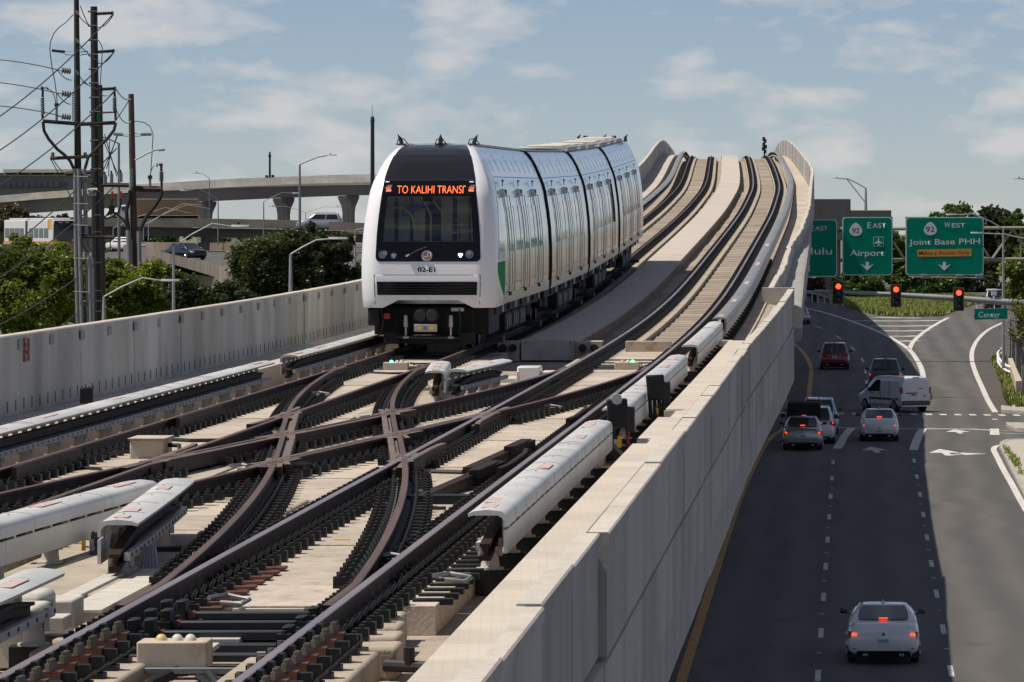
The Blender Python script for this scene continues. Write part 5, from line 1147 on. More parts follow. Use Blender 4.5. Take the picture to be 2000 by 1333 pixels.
# white van turning
T = thing('delivery_van', 'white compact delivery van turning across the intersection', 'van', local=True)
st = [(0, .86, 1.78), (.1, .90, 1.84), (1.0, .91, 1.86), (2.9, .91, 1.84), (3.25, .90, 1.76), (3.75, .885, 1.34), (3.95, .88, 1.16), (4.5, .82, .98), (4.72, .70, .82), (4.78, .55, .7)]
rings = []
for y, w_, h_ in st:
    k = min(1, max(0, (h_ - 1.0) / .8)); half = [(0, .30), (w_ * .9, .30), (w_, .42), (w_ * 1.0, .8), (w_ * 1.0, min(1.08, h_ * .8)), (w_ * (.96 - .07 * k), h_ - .22 * (.4 + .6 * k)), (w_ * (.90 - .12 * k), h_ - .06), (w_ * .70, h_), (0, h_ + .015)]
    rings.append([(x, y, z) for x, z in half] + [(-x, y, z) for x, z in half[-2:0:-1]])
b = MB(); b.loft(rings[::-1]); VB = b.build('body', M['pw'], T, sharp=35)
b = MB(); b.box(-.84, .84, -.06, .14, .38, .60); b.build('bumper', M['pb'], T, bevel=.04)
for sg in (1, -1):
    b = MB(); x0, x1 = sorted((sg * .01, sg * .74)); b.box(x0, x1, -.02, .03, .62, 1.70); dr = b.build('rear_door', M['pw'], T, bevel=.015)
    b = MB(); x0, x1 = sorted((sg * .78, sg * .90)); b.box(x0, x1, -.01, .16, .98, 1.32); b.build('tail_lamp', M['tail'], T, bevel=.02)
    for y in (.72, 3.75): wheel(T, sg * .80, y, .33); 
    for y in (.72, 3.75): b = MB(); b.tube([(sg * .905, y - .42, .35), (sg * .915, y - .3, .62), (sg * .918, y, .74), (sg * .915, y + .3, .62), (sg * .905, y + .42, .35)], .02, 6); b.build('wheel_arch', M['pw'], T)
    b = MB(); b.add([(sg * .915, 2.2, 1.06), (sg * .915, 3.25, 1.04), (sg * .885, 3.15, 1.32), (sg * .85, 2.65, 1.64), (sg * .85, 2.25, 1.66)], [(0, 1, 2, 3, 4)]); b.build('door_window', M['cg'], T)
    b = MB(); b.box(sg * .912 - .004, sg * .912 + .004, .3, 3.3, .62, .74); b.build('side_moulding', M['pb'], T)
    for (y0, y1) in ((.35, 1.15), (1.25, 2.1)): b = MB(); b.add([(sg * .918, y0, 1.1), (sg * .918, y1, 1.1), (sg * .856, y1, 1.62), (sg * .856, y0, 1.62)], [(0, 1, 2, 3)]); b.build('blank_window_panel', M['pvan'] if 'pvan' in M else M['pw'], T)
    for y in (2.15, 2.95): b = MB(); b.box(sg * .925 - .012, sg * .925 + .012, y - .1, y + .08, .95, .99); b.build('door_handle', M['pb'], T)
    b = MB(); b.box(sg * 1.0 - .09, sg * 1.0 + .09, 3.1, 3.2, 1.05, 1.25); b.build('mirror', M['pb'], T, bevel=.03)
for y in (1.2, 2.12): b = MB(); b.box(-.925, -.912, y, y + .012, .5, 1.66); b.box(.912, .925, y, y + .012, .5, 1.66); b.build('door_seam', M['seam'], T, kind='stuff')
b = MB(); b.box(-.60, .05, -.06, -.015, .98, 1.03); b.build('door_handle_bar', M['pb'], T); b = MB(); b.box(-.35, -.0, -.035, -.02, .84, .98); b.build('number_plate', M['plate'], T); b = MB(); b.box(-.28, -.07, -.04, -.035, .88, .95); b.build('plate_lettering', M['plated'], T)
b = MB(); b.tube([(.5, -.03, .86), (.5, -.02, .86)], .05, 12); b.build('badge', M['pb'], T); b = MB(); b.box(.15, .38, -.03, -.018, 1.22, 1.26); b.build('door_handle', M['pb'], T)
b = MB(); b.box(-.2, .2, .0, .08, 1.79, 1.83); b.build('high_brake_lamp', M['tail'], T); b = MB(); b.add([(-.76, 3.28, 1.70), (.76, 3.28, 1.70), (.82, 3.92, 1.20), (-.82, 3.92, 1.20)], [(0, 3, 2, 1)]); b.build('windscreen', M['cg'], T)
p = G(1789, 806); T.location = (p.x, p.y, road_z(p.y)); T.rotation_euler = (0, 0, R(26))
# ================================================================ TREES (leaf clumps)
def leafmat(nm, c, c2, tr=.35, scale=.5):
    m = bpy.data.materials.new(nm); m.use_nodes = True; t = m.node_tree; t.nodes.clear(); o = N(t, 'ShaderNodeOutputMaterial')
    g = N(t, 'ShaderNodeNewGeometry'); n = N(t, 'ShaderNodeTexNoise'); n.inputs['Scale'].default_value = scale; n.inputs['Detail'].default_value = 3
    r = N(t, 'ShaderNodeValToRGB'); r.color_ramp.elements[0].position = .35; r.color_ramp.elements[1].position = .65; r.color_ramp.elements[0].color = tuple(c) + (1,); r.color_ramp.elements[1].color = tuple(c2) + (1,)
    d = N(t, 'ShaderNodeBsdfPrincipled'); d.inputs['Roughness'].default_value = .45; tl = N(t, 'ShaderNodeBsdfTranslucent'); x = N(t, 'ShaderNodeMixShader'); x.inputs[0].default_value = tr
    L_ = t.links.new; L_(g.outputs['Position'], n.inputs['Vector']); L_(n.outputs[0], r.inputs[0]); L_(r.outputs[0], d.inputs['Base Color']); L_(r.outputs[0], tl.inputs['Color']); L_(d.outputs[0], x.inputs[1]); L_(tl.outputs[0], x.inputs[2]); L_(x.outputs[0], o.inputs[0]); return m
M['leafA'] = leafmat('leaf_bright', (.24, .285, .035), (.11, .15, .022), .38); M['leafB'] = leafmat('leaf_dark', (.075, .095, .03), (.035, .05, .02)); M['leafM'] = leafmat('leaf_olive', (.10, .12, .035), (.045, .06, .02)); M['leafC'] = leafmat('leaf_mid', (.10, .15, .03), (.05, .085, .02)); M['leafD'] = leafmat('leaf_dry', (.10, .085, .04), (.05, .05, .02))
M['bark'] = mat('bark', (.09, .07, .05), .9, var=.5, scale=5, bump=.6); M['barkg'] = mat('pale_bark', (.24, .22, .19), .9, var=.4, scale=5, bump=.4)
def leaves(cs, rs, n, size, rng, flat=.8):
    idx = rng.integers(0, len(cs), n); cs = np.array(cs); rs = np.array(rs)
    d = rng.normal(size=(n, 3)); d /= np.linalg.norm(d, axis=1)[:, None]; rad = rng.random(n) ** .45
    rad = np.where(rng.random(n) < .16, rad * 1.45, rad); c = cs[idx] + d * rad[:, None] * rs[idx][:, None] * np.array([1, 1, flat])
    a = rng.normal(size=(n, 3)); a[:, 2] *= .55; a /= np.linalg.norm(a, axis=1)[:, None]; b = np.cross(a, rng.normal(size=(n, 3))); b /= np.linalg.norm(b, axis=1)[:, None]
    s = size * (.6 + .8 * rng.random(n))[:, None]; a = a * s; b = b * s * .5
    v = np.stack([c - a, c + b, c + a, c - b], 1).reshape(-1, 3); return v
def leaf_mesh(name, v, m):
    n = len(v) // 4; me = bpy.data.meshes.new(name); me.vertices.add(len(v)); me.vertices.foreach_set('co', v.astype(np.float32).ravel())
    me.loops.add(n * 4); me.loops.foreach_set('vertex_index', np.arange(n * 4, dtype=np.int32)); me.polygons.add(n); me.polygons.foreach_set('loop_start', np.arange(0, n * 4, 4, dtype=np.int32))
    me.materials.append(m); me.update(calc_edges=True); return me
def tree(label, Z, base, gz, blobs, n, size, m, seed, bark='bark', nclump=26, name='tree', cr=(.22, .38), limbs=True, cat='tree', trunk_r=.22, flat=.8):
    """blobs are crown lobes (x, y, rx, ry) in photo pixels at distance Z; the depth of a lobe equals its width"""
    rng = np.random.default_rng(seed); sc_ = Z / F; cs = []; rs = []; b = MB(); bp = P(base, 600, Z); bp.z = gz
    T = thing(name, label, cat, tuple(bp)); tot = sum(q[2] * q[3] for q in blobs)
    for (x, y, rx, ry) in blobs:
        c = P(x, y, Z); k = max(4, int(nclump * len(blobs) * rx * ry / tot)); ends = []
        for i in range(k):
            d = rng.normal(size=3); d /= np.linalg.norm(d); r_ = rng.random() ** .35 * .86
            p = np.array([c.x + d[0] * r_ * rx * sc_, c.y + d[1] * r_ * rx * sc_ * .8, c.z + d[2] * r_ * ry * sc_]); cs.append(p); rs.append(rng.uniform(*cr) * min(rx, ry * 1.3) * sc_); ends.append(Vector(p))
        if limbs:
            for e in ends[:9]:
                j = Vector((c.x, c.y, c.z - ry * sc_ * .5)); mid = j.lerp(e, .5) + Vector((0, 0, -.2)); b.tube([j, mid, e], [.09, .055, .015], 5)
            b.tube([bp, bp.lerp(Vector((c.x, c.y, c.z - ry * sc_ * .5)), .55) + Vector((.2, 0, .3)), Vector((c.x, c.y, c.z - ry * sc_ * .5))], [trunk_r, trunk_r * .6, .10], 8)
    if limbs: b.build('trunk', M[bark], T)
    link('crown', leaf_mesh('crown', leaves(cs, rs, n, size, rng, flat), M[m]), T, kind='stuff'); return T
# ================================================================ RIGHT SIDE: signs, signals, lamps, trees
M['sgreen'] = mat('sign_green', (.0, .25, .155), .6, spec=.1, var=.12, scale=.6); M['swhite'] = mat('sign_white', (.74, .75, .75), .5); M['sorange'] = mat('sign_orange', (.72, .30, .02), .5); M['sback'] = mat('sign_edge', (.30, .31, .31), .5)
M['truss'] = mat('truss_paint', (.30, .29, .19), .6, var=.2, scale=1); M['tsy'] = mat('signal_yellow', (.42, .22, .02), .5); M['tsred'] = mat('signal_red_lit', (1, .05, .02), .4, emit=7, ecol=(1, .03, .01)); M['tsoff'] = mat('signal_lens_off', (.02, .03, .03), .2, coat=.5)
ZS = 351.0
def quadpx(name, m, x0, y0, x1, y1, Z, par, th=.04, r=0, tilt=(0, 0)):
    """upright panel filling a pixel rectangle at distance Z; tilt = y offsets of right edge"""
    b = MB(); pts = []
    if r:
        for (cx0, cy0, a0) in ((x1 - r, y0 + r, -90), (x1 - r, y1 - r, 0), (x0 + r, y1 - r, 90), (x0 + r, y0 + r, 180)):
            for k in range(5): a = R(a0 + 22.5 * k); pts.append((cx0 + r * math.cos(a), cy0 + r * math.sin(a)))
    else: pts = [(x0, y0), (x1, y0), (x1, y1), (x0, y1)]
    f = [P(x, y + (tilt[0] * (x - x0) / (x1 - x0)), Z) for x, y in pts]; n = len(f); bk = [Vector((p.x, p.y + th, p.z)) for p in f]
    b.add(f + bk, [tuple(range(n)), tuple(range(2 * n - 1, n - 1, -1))] + [(i, n + i, n + (i + 1) % n, (i + 1) % n) for i in range(n)]); return b.build(name, M[m], par, sharp=30)
def pxtext(s_, x0, y0, x1, y1, Z, m, par, bold=.012, tilt=0):
    bold = .004
    a, c = P(x0, y1, Z), P(x1, y0, Z); me = text_mesh(s_, a.x, c.x, a.z, c.z, bold=bold); me.materials.append(M[m])
    for v in me.vertices: v.co.y = Z; v.co.z -= tilt * (v.co.x - a.x)
    return link('lettering', me, par)
def poly(name, m, pts, Z, par, th=.01):
    f = [P(x, y, Z) for x, y in pts]; n = len(f); bk = [Vector((p.x, p.y + th, p.z)) for p in f]; b = MB(); b.add(f + bk, [tuple(range(n))] + [(i, n + i, n + (i + 1) % n, (i + 1) % n) for i in range(n)]); return b.build(name, M[m], par, sharp=30)
GT = thing('sign_gantry', 'pale green steel truss gantry spanning the street behind the signals', 'sign gantry', tuple(P(2100, 560, ZS)))
for dy in (.35, 1.25):
    for y in (448.5, 509.5):
        b = MB(); b.tube([P(1560, y, ZS) + Vector((0, dy, 0)), P(2150, y - 4, ZS) + Vector((0, dy, 0))], .11, 8); b.build('chord', M['truss'], GT)
    xs = [1560 + 42 * i for i in range(15)]
    for i, x in enumerate(xs[:-1]):
        y0, y1 = (509, 448) if i % 2 else (448, 509); b = MB(); b.tube([P(x, y0, ZS) + Vector((0, dy, 0)), P(xs[i + 1], y1, ZS) + Vector((0, dy, 0))], .06, 6); b.build('diagonal', M['truss'], GT)
for x in range(1995, 2150, 50): b = MB(); b.tube([P(x, 448, ZS) + Vector((0, .35, 0)), P(x, 509, ZS) + Vector((0, .35, 0))], .05, 6); b.build('strut', M['truss'], GT)
p = P(2130, 445, ZS); b = MB(); b.tube([(p.x, ZS + .8, road_z(ZS)), (p.x, ZS + .8, p.z)], .3, 10); b.build('post', M['truss'], GT)
b = MB(); b.tube([P(1775, 541, ZS), P(1915, 543, ZS)], .04, 6); b.build('walk_bar', M['truss'], GT)
for x in (1806, 1874, 1913): b = MB(); c = P(x, 541, ZS); b.box(c.x - .25, c.x + .25, ZS - .4, ZS + .1, c.z - .12, c.z + .15); b.build('sign_light', M['grey'], GT, bevel=.03)
def shield(x, y, par, Z):
    pts = []
    for k in range(24):
        a = 2 * math.pi * k / 24; rx = 12.8 * (1 - .33 * max(0, math.sin(a)) ** 1.2); pts.append((x + rx * math.cos(a) * 1.0, y + 2 - math.sin(a) * (15.5 if math.sin(a) > 0 else 10.5)))
    poly('route_shield', 'swhite', pts, Z - .02, par)
def arrow_sign(x, y, par, Z): poly('down_arrow', 'swhite', [(x - 3, y - 8), (x + 3, y - 8), (x + 3, y + .5), (x + 13, y - 4), (x, y + 9), (x - 13, y - 4), (x - 3, y + .5)], Z - .02, par)
def sign(label, x0, x1, y0=424.5, y1=538):
    T = thing('highway_sign', label, 'road sign', tuple(P((x0 + x1) / 2, y1, ZS))); quadpx('panel', 'swhite', x0, y0, x1, y1, ZS, T, .08, 7); quadpx('face', 'sgreen', x0 + 1.6, y0 + 1.6, x1 - 1.6, y1 - 1.6, ZS - .01, T, .008, 6); quadpx('back_plate', 'sgreen', x0 - .5, y0 - .5, x1 + .5, y1 + .5, ZS + .085, T, .02); return T
T = sign('green highway sign reading EAST and partly hidden Honolulu by the wall', 1504, 1635, 429, 541)
pxtext('E', 1580, 441, 1590, 452, ZS - .03, 'swhite', T, .02); pxtext('AST', 1592, 442, 1617, 451, ZS - .03, 'swhite', T, .02); pxtext('Honolulu', 1512, 484, 1625, 497.5, ZS - .03, 'swhite', T, .02)
poly('down_arrow', 'swhite', [(1566, 516), (1574, 524), (1582, 517), (1582, 531), (1574, 527), (1566, 529)], ZS - .02, T)
T = sign('green highway sign reading 92 EAST Airport with an aeroplane symbol', 1645.5, 1743); shield(1671.5, 449, T, ZS)
pxtext('92', 1665, 446, 1678.5, 456, ZS - .06, 'black', T, .02); pxtext('E', 1694, 434.5, 1701.5, 446, ZS - .03, 'swhite', T, .02); pxtext('AST', 1704, 436, 1731, 446, ZS - .03, 'swhite', T, .02); pxtext('Airport', 1660, 488.5, 1727, 504, ZS - .03, 'swhite', T, .02); arrow_sign(1694, 520, T, ZS)
quadpx('symbol_frame', 'swhite', 1706, 463, 1726, 482, ZS - .02, T, .01, 2); quadpx('symbol_field', 'sgreen', 1706.8, 463.8, 1725.2, 481.2, ZS - .03, T, .008, 1.6)
poly('aeroplane', 'swhite', [(1716, 465), (1717.3, 467), (1717.3, 471), (1724, 475), (1724, 476.3), (1717.3, 475), (1717, 477.6), (1719.5, 479.3), (1719.5, 480), (1716, 479.2), (1712.5, 480), (1712.5, 479.3), (1715, 477.6), (1714.7, 475), (1708, 476.3), (1708, 475), (1714.7, 471), (1714.7, 467)], ZS - .04, T)
T = sign('widest green highway sign reading 92 WEST Joint Base PHH with an orange panel', 1769, 1921); shield(1817, 447.5, T, ZS)
pxtext('92', 1808.5, 443, 1825.5, 454, ZS - .06, 'black', T, .02); pxtext('W', 1844.5, 434.5, 1856, 445, ZS - .03, 'swhite', T, .02); pxtext('EST', 1859, 436, 1886, 445, ZS - .03, 'swhite', T, .02); pxtext('Joint Base PHH', 1775.5, 468, 1914, 482.5, ZS - .03, 'swhite', T, .02, tilt=-.015)
quadpx('orange_panel', 'sorange', 1792, 488, 1897.5, 502, ZS - .02, T, .01, tilt=(-1.5, 0)); pxtext('Military Access Only', 1795, 491.5, 1893.5, 500.5, ZS - .04, 'black', T, .012, tilt=-.012); arrow_sign(1844.5, 520, T, ZS)
# concrete viaduct end and column behind
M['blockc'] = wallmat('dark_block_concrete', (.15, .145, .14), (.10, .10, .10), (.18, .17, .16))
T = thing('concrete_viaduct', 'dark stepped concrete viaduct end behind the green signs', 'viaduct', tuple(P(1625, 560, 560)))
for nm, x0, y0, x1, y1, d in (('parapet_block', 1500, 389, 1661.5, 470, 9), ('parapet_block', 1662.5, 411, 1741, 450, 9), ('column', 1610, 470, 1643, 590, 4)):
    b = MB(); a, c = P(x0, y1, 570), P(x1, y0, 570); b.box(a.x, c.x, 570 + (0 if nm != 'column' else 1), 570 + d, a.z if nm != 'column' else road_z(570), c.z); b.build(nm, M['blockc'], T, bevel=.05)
# signals on the mast arm
ZM = 295.0
MA = thing('signal_mast_arm', 'long grey steel mast arm carrying three traffic signals over the street', 'mast arm', tuple(P(2010, 700, ZM)))
b = MB(); b.tube([P(1591, 569, ZM), P(1738, 575.5, ZM), P(1885, 584.5, ZM), P(2010, 594, ZM)], [.10, .13, .16, .2], 12); b.build('arm', M['galv'], MA)
p = P(2012, 560, ZM); b = MB(); b.tube([(p.x, ZM, road_z(ZM)), (p.x, ZM, p.z)], [.22, .18], 12); b.build('post', M['galv'], MA)
b = MB(); b.tube([P(1555, 567, ZM + 4), P(1591, 574, ZM + 2), P(1626, 583, ZM)], .06, 6); b.build('bracket_arm', M['galv'], MA)
b = MB(); b.tube([P(1648, 535, ZM), P(1643, 551, ZM)], .035, 6); b.build('hanger', M['galv'], MA)
def signal(label, x0, y0, x1, y1):
    T = thing('traffic_signal', label, 'traffic light', tuple(P((x0 + x1) / 2, y1, ZM - .3)), group='traffic signals on the mast arm'); Zq = ZM - .34
    quadpx('backplate_border', 'tsy', x0, y0, x1, y1, Zq, T, .02, 1); quadpx('backplate', 'black', x0 + 1.3, y0 + 1.3, x1 - 1.3, y1 - 1.3, Zq - .006, T, .006, .8)
    xc = (x0 + x1) / 2; sc_ = Zq / F
    for i, yy in enumerate((y0 + 10.3, y0 + 23, y0 + 35.5)):
        c = P(xc, yy, Zq); b = MB(); b.box(c.x - 6.6 * sc_, c.x + 6.6 * sc_, Zq - .2, Zq - .01, c.z - 6.1 * sc_, c.z + 6.1 * sc_); h_ = b.build('housing', M['dark'], T, bevel=.01)
        b = MB(); b.ball((c.x, Zq - .2, c.z), 5.1 * sc_, .04, 5.1 * sc_, n=16, m=8); b.build('lens', M['tsred'] if i == 0 else M['tsoff'], h_)
        b = MB(); r_ = 5.7 * sc_; b.grid([[(c.x + r_ * math.cos(R(a)), Zq - yy_, c.z + r_ * math.sin(R(a))) for a in range(-10, 191, 20)] for yy_ in (.19, .36)]); v_ = b.build('visor', M['dark'], h_)
signal('leftmost red traffic signal on the mast arm, below the Airport sign', 1626, 549.5, 1648, 595); signal('middle red traffic signal on the mast arm, over the grass island', 1739, 555.5, 1760.5, 600.5); signal('rightmost red traffic signal on the mast arm, left of the small street-name sign', 1861.5, 562, 1883, 608)
T = thing('street_sign', 'small green street-name sign reading Center hanging from the mast arm', 'street sign', tuple(P(1933, 625, ZM - .3)))
quadpx('panel', 'sback', 1903, 603.5, 1968, 625, ZM - .3, T, .03, tilt=(-1.5, 0)); quadpx('face', 'sgreen', 1903.8, 604.3, 1967.2, 624.3, ZM - .31, T, .008, tilt=(-1.5, 0)); pxtext('Center', 1911, 609.5, 1953.5, 620.5, ZM - .33, 'swhite', T, .015)
for x in (1908, 1942): b = MB(); b.tube([P(x, 588, ZM), P(x, 605, ZM - .28)], .03, 6); b.build('hanger', M['galv'], T)
T = thing('traffic_camera', 'white traffic camera standing on the mast arm', 'camera', tuple(P(1941, 588, ZM))); c = P(1941, 588, ZM)
for nm, x0, x1, z0, z1 in (('mount', -.06, .06, 0, .28), ('body', -.16, .16, .28, .52), ('hood', -.42, .16, .52, .66)): b = MB(); b.box(c.x + x0, c.x + x1, ZM - .15, ZM + .15, c.z + z0, c.z + z1); b.build(nm, M['pw'], T, bevel=.04)
# street lamps
def lamp(label, base, top, arm, Z, r=.09, m='galv', foot=None, truss=False, head=True, arm2=None, hl=.75, up=.12):
    pb, pt = P(*base, Z), P(*top, Z); T = thing('street_lamp', label, 'street lamp', tuple(pb))
    b = MB(); b.tube([pb, pt], [r, r * .6], 8); b.build('pole', M[m], T)
    for am in [arm] + ([arm2] if arm2 else []):
        pe = P(*am, Z); d = (pe - pt); sx = 1 if d.x > 0 else -1; q = [pt, pt + d * .3 + Vector((0, 0, d.length * up * .6)), pt + d * .65 + Vector((0, 0, d.length * up)), pe]
        b = MB(); b.tube(q, r * .42, 6); b.build('arm', M[m], T)
        if truss: b = MB(); b.tube([pt - Vector((0, 0, 1.6)), pt + d * .72 + Vector((0, 0, d.length * up))], r * .35, 6); b.build('brace', M[m], T)
        if head:
            b = MB(); b.loft([[(pe.x + sx * (u - .1) * hl, pe.y + y_ * .16 * w_, pe.z + z_) for y_, z_ in ((-1, -.02), (1, -.02), (.7, .07), (-.7, .07))] for u, w_ in ((0, .3), (.2, .8), (.6, 1), (.95, .8), (1.05, .3))]); b.build('lamp_head', M['galv'], T, bevel=.01)
            b = MB(); b.box(pe.x + sx * .3 * hl - .05, pe.x + sx * .3 * hl + .05, pe.y - .05, pe.y + .05, pe.z + .07, pe.z + .17); b.build('photocell', M['dark'], T)
    return T
lamp('tall street lamp with a braced arm above the Airport sign', (1691, 412), (1691, 368), (1638, 349), 574, .17, truss=True, up=.10)
lamp('street lamp whose bent arm crosses the top of the widest sign', (1959.5, 720), (1959.5, 447), (1870, 420), 320, .10, up=.12)
lamp('street lamp arm reaching in from the right edge over the widest sign', (2040, 720), (2040, 476), (1920, 456), 300, .10, up=.04)
lamp('street lamp head at the right edge high in the sky', (2050, 700), (2050, 372), (1996, 350), 420, .12)
b = None
T = thing('mast', 'dark cell mast rising beyond the crest of the ramp', 'antenna mast', tuple(P(1493, 330, 620)))
b = MB(); b.tube([P(1493, 345, 620), P(1493, 268, 620)], .10, 8); b.build('pole', M['dark'], T)
for (x, y) in ((1491, 272), (1495, 276), (1491, 283), (1496, 287), (1490, 291), (1495, 296)): b = MB(); c = P(x, y, 620); b.box(c.x - .12, c.x + .12, 619.8, 620.2, c.z - .22, c.z + .22); b.build('antenna_panel', M['dark'], T)
# right-hand trees and scrub
ZT = 560; gz = road_z(560) - .3
tree('tallest dark round-topped tree behind the widest sign', ZT + 30, 1862, gz, [(1868, 440, 46, 42), (1895, 470, 42, 48), (1835, 455, 30, 40)], 42000, .24, 'leafC', 11)
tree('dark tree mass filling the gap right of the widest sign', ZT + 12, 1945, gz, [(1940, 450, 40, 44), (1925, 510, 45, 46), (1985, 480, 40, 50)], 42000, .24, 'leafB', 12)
tree('wispy tree with thin top branches at the upper right', ZT - 10, 1985, gz, [(1975, 430, 30, 26), (1990, 470, 30, 50)], 14000, .2, 'leafC', 13, cr=(.12, .25))
tree('leafy green bush between the two right-hand signs', ZT - 30, 1755, gz, [(1752, 500, 30, 55), (1765, 545, 40, 36)], 26000, .2, 'leafC', 14)
tree('sunlit bush behind the leftmost signal below the Airport sign', ZT - 35, 1680, gz, [(1685, 565, 46, 32), (1655, 556, 26, 30)], 24000, .2, 'leafC', 15)
tree('dark bush behind the middle signal at the edge of the grass', ZT - 20, 1810, gz, [(1810, 560, 55, 30)], 22000, .2, 'leafC', 16)
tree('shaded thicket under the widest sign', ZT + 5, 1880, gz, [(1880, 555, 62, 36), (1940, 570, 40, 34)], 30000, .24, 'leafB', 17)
tree('bright green tree at the right edge below the gantry', 380, 1990, road_z(380), [(1990, 545, 42, 50), (2020, 500, 40, 60)], 15000, .14, 'leafA', 18)
tree('far pale scrub tree showing left of the Airport sign base', 520, 1590, road_z(520), [(1585, 560, 40, 22)], 6000, .2, 'leafD', 19)
# nearer scrub with bare twigs at the right edge
T = tree('shrub with bare grey twigs and bright leaf tufts at the right edge', 262, 2010, road_z(262), [(1992, 600, 22, 22), (1985, 650, 18, 16), (2015, 620, 40, 50)], 1500, .09, 'leafA', 20, bark='barkg', cr=(.25, .5))
rt = random.Random(5); 
for i in range(46):
    b = MB(); x, y = 2012, 690 - rt.random() * 70; pts = [P(x, y, 262)]; a = rt.uniform(-2.9, -1.9); q = Vector((x, y, 0)); ln = rt.uniform(10, 22)
    for k in range(5): a += rt.uniform(-.5, .5); q = q + Vector((math.cos(a) * ln, math.sin(a) * ln, 0)); pts.append(P(q.x, q.y, 262 + rt.uniform(-.4, .4))); ln *= .8
    b.tube(pts, [.028, .022, .016, .012, .008, .005], 4); b.build('twig', M['barkg'], T)
# fence and guard rail on the right verge
M['fence'] = mat('dark_fence', (.035, .033, .03), .7, var=.3, scale=2)
T = thing('fence', 'dark board fence panels beside the weeds at the right edge', 'fence', tuple(G(1985, 770)))
fp = [G(1973, 700), G(1977, 722), G(1986, 748), G(1998, 776), G(2040, 800)]
for i in range(len(fp) - 1):
    a, c = fp[i], fp[i + 1]; n = max(2, int((c - a).length / .9))
    for q in range(n):
        p0 = a.lerp(c, q / n + .01); p1 = a.lerp(c, (q + 1) / n - .01); h = 2.3
        b = MB(); w_ = Vector((.05, 0, 0)); b.hexa([p0 - w_, p0 + w_, p1 + w_, p1 - w_] + [z + Vector((0, 0, h + .08 * ((q * 3) % 2))) for z in (p0 - w_, p0 + w_, p1 + w_, p1 - w_)]); b.build('board', M['fence'], T)
    b = MB(); b.tube([a, a + Vector((0, 0, 2.7))], .08, 6); b.build('post', M['galv'], T)
T = thing('guard_rail', 'pale bent steel guard rail end beside the right road edge', 'guard rail', tuple(G(1955, 700)))
gq = [G(1949, 712), G(1950, 722), G(1956, 731), G(1966, 739), G(1976, 743)]; gq = [G(1960, 700)] + gq
for zz in (.45, .75): b = MB(); b.tube([p + Vector((0, 0, zz)) for p in gq], .09, 6); b.build('rail', M['swhite'], T)
for p in gq[1::2]: b = MB(); b.tube([p, p + Vector((0, 0, .8))], .06, 6); b.build('post', M['galv'], T)
T = thing('brick_wall', 'low stained retaining wall behind the weeds at the right', 'wall', tuple(G(1975, 760)))
for i in range(3):
    a, c = G(1969 + i * 5, 728 + i * 16), G(1973.5 + i * 5, 743.5 + i * 16); b = MB(); b.hexa([a, a + Vector((.4, 0, 0)), c + Vector((.4, 0, 0)), c] + [q + Vector((0, 0, .9)) for q in (a, a + Vector((.4, 0, 0)), c + Vector((.4, 0, 0)), c)]); b.build('block', M['creamr'], T, bevel=.03)
T = thing('guard_rail', 'long steel guard rail behind the signals on the left curve', 'guard rail', tuple(P(1560, 585, 470)))
b = MB(); b.tube([P(1545, 566, 470), P(1600, 572, 470), P(1650, 580, 470)], .12, 6); b.build('rail', M['galv'], T)
for x in range(1550, 1650, 12): b = MB(); q = P(x, 566 + (x - 1545) * .13, 470); b.tube([q, q - Vector((0, 0, .9))], .07, 5); b.build('post', M['galv'], T)
place(car('dark utility vehicle with white roof glimpsed beyond the mast arm at right', 'pb', 4.8, 1.95, 1.85, rb=.12, rt=.4, belt=1.1, hood=1.05, tl=(.8, .97, .95, 1.25), roofm='pw', rails=True, rim_z=.38, brake=False), 1944, 606)
# ================================================================ LEFT BACKGROUND
def PLZ(Y): return -2.72 + (Y - 457) * .0026
def FG(x, y, dz=0):
    d = ray(x, y); Y = 400
    for _ in range(30): Y = (PLZ(Y) + dz) / d.z * d.y if False else Y + ((-(PLZ(Y) + dz)) * F / max(1, (y - HY)) - Y) * .6
    p = P(x, y, Y); return p
b = MB(); near = [FG(x, y) for x, y in ((-250, 470), (0, 492), (240, 492), (290, 500), (340, 517), (420, 541), (470, 556), (560, 585), (700, 640))]
far = [Vector((-170 + i * 20.5, 690, PLZ(690))) for i in range(9)]
b.grid([near, [n_.lerp(f_, .5) + Vector((0, 0, 0)) for n_, f_ in zip(near, far)], far]); b.build('freeway', M['asph3'] if 'asph3' in M else M['pave_d'] if 'pave_d' in M else M['asphalt'], None, kind='structure')
for pts in (((405, 498), (430, 501)), ((415, 506.5), (428, 508)), ((408, 517), (425, 520)), ((280, 487), (300, 489)), ((470, 506), (500, 511))):
    a, c = FG(*pts[0]), FG(*pts[1]); bb = MB(); bb.add([a + Vector((0, -.15, .02)), c + Vector((0, -.15, .02)), c + Vector((0, .25, .02)), a + Vector((0, .25, .02))], [(0, 1, 2, 3)]); bb.build('freeway_marking', M['line'], None, kind='structure')
M['stain'] = wallmat('stained_barrier', (.20, .165, .13), (.09, .075, .06), (.26, .22, .18)); M['darkc'] = mat('dark_concrete', (.10, .09, .08), .9, var=.45, scale=.5, stretch=(.4, .4, 1)); M['viag'] = mat('viaduct_girder', (.22, .20, .18), .9, var=.3, scale=.3, stretch=(.3, .3, 1)); M['viac'] = mat('viaduct_concrete', (.42, .41, .38), .9, var=.4, scale=.8, stretch=(.25, .25, 1.2))  # overpass concrete is one dark brown-grey tone with random variation
T = thing('freeway_wall', 'stained brown freeway edge wall between the poles and the middle tree', 'wall', tuple(FG(380, 530)))
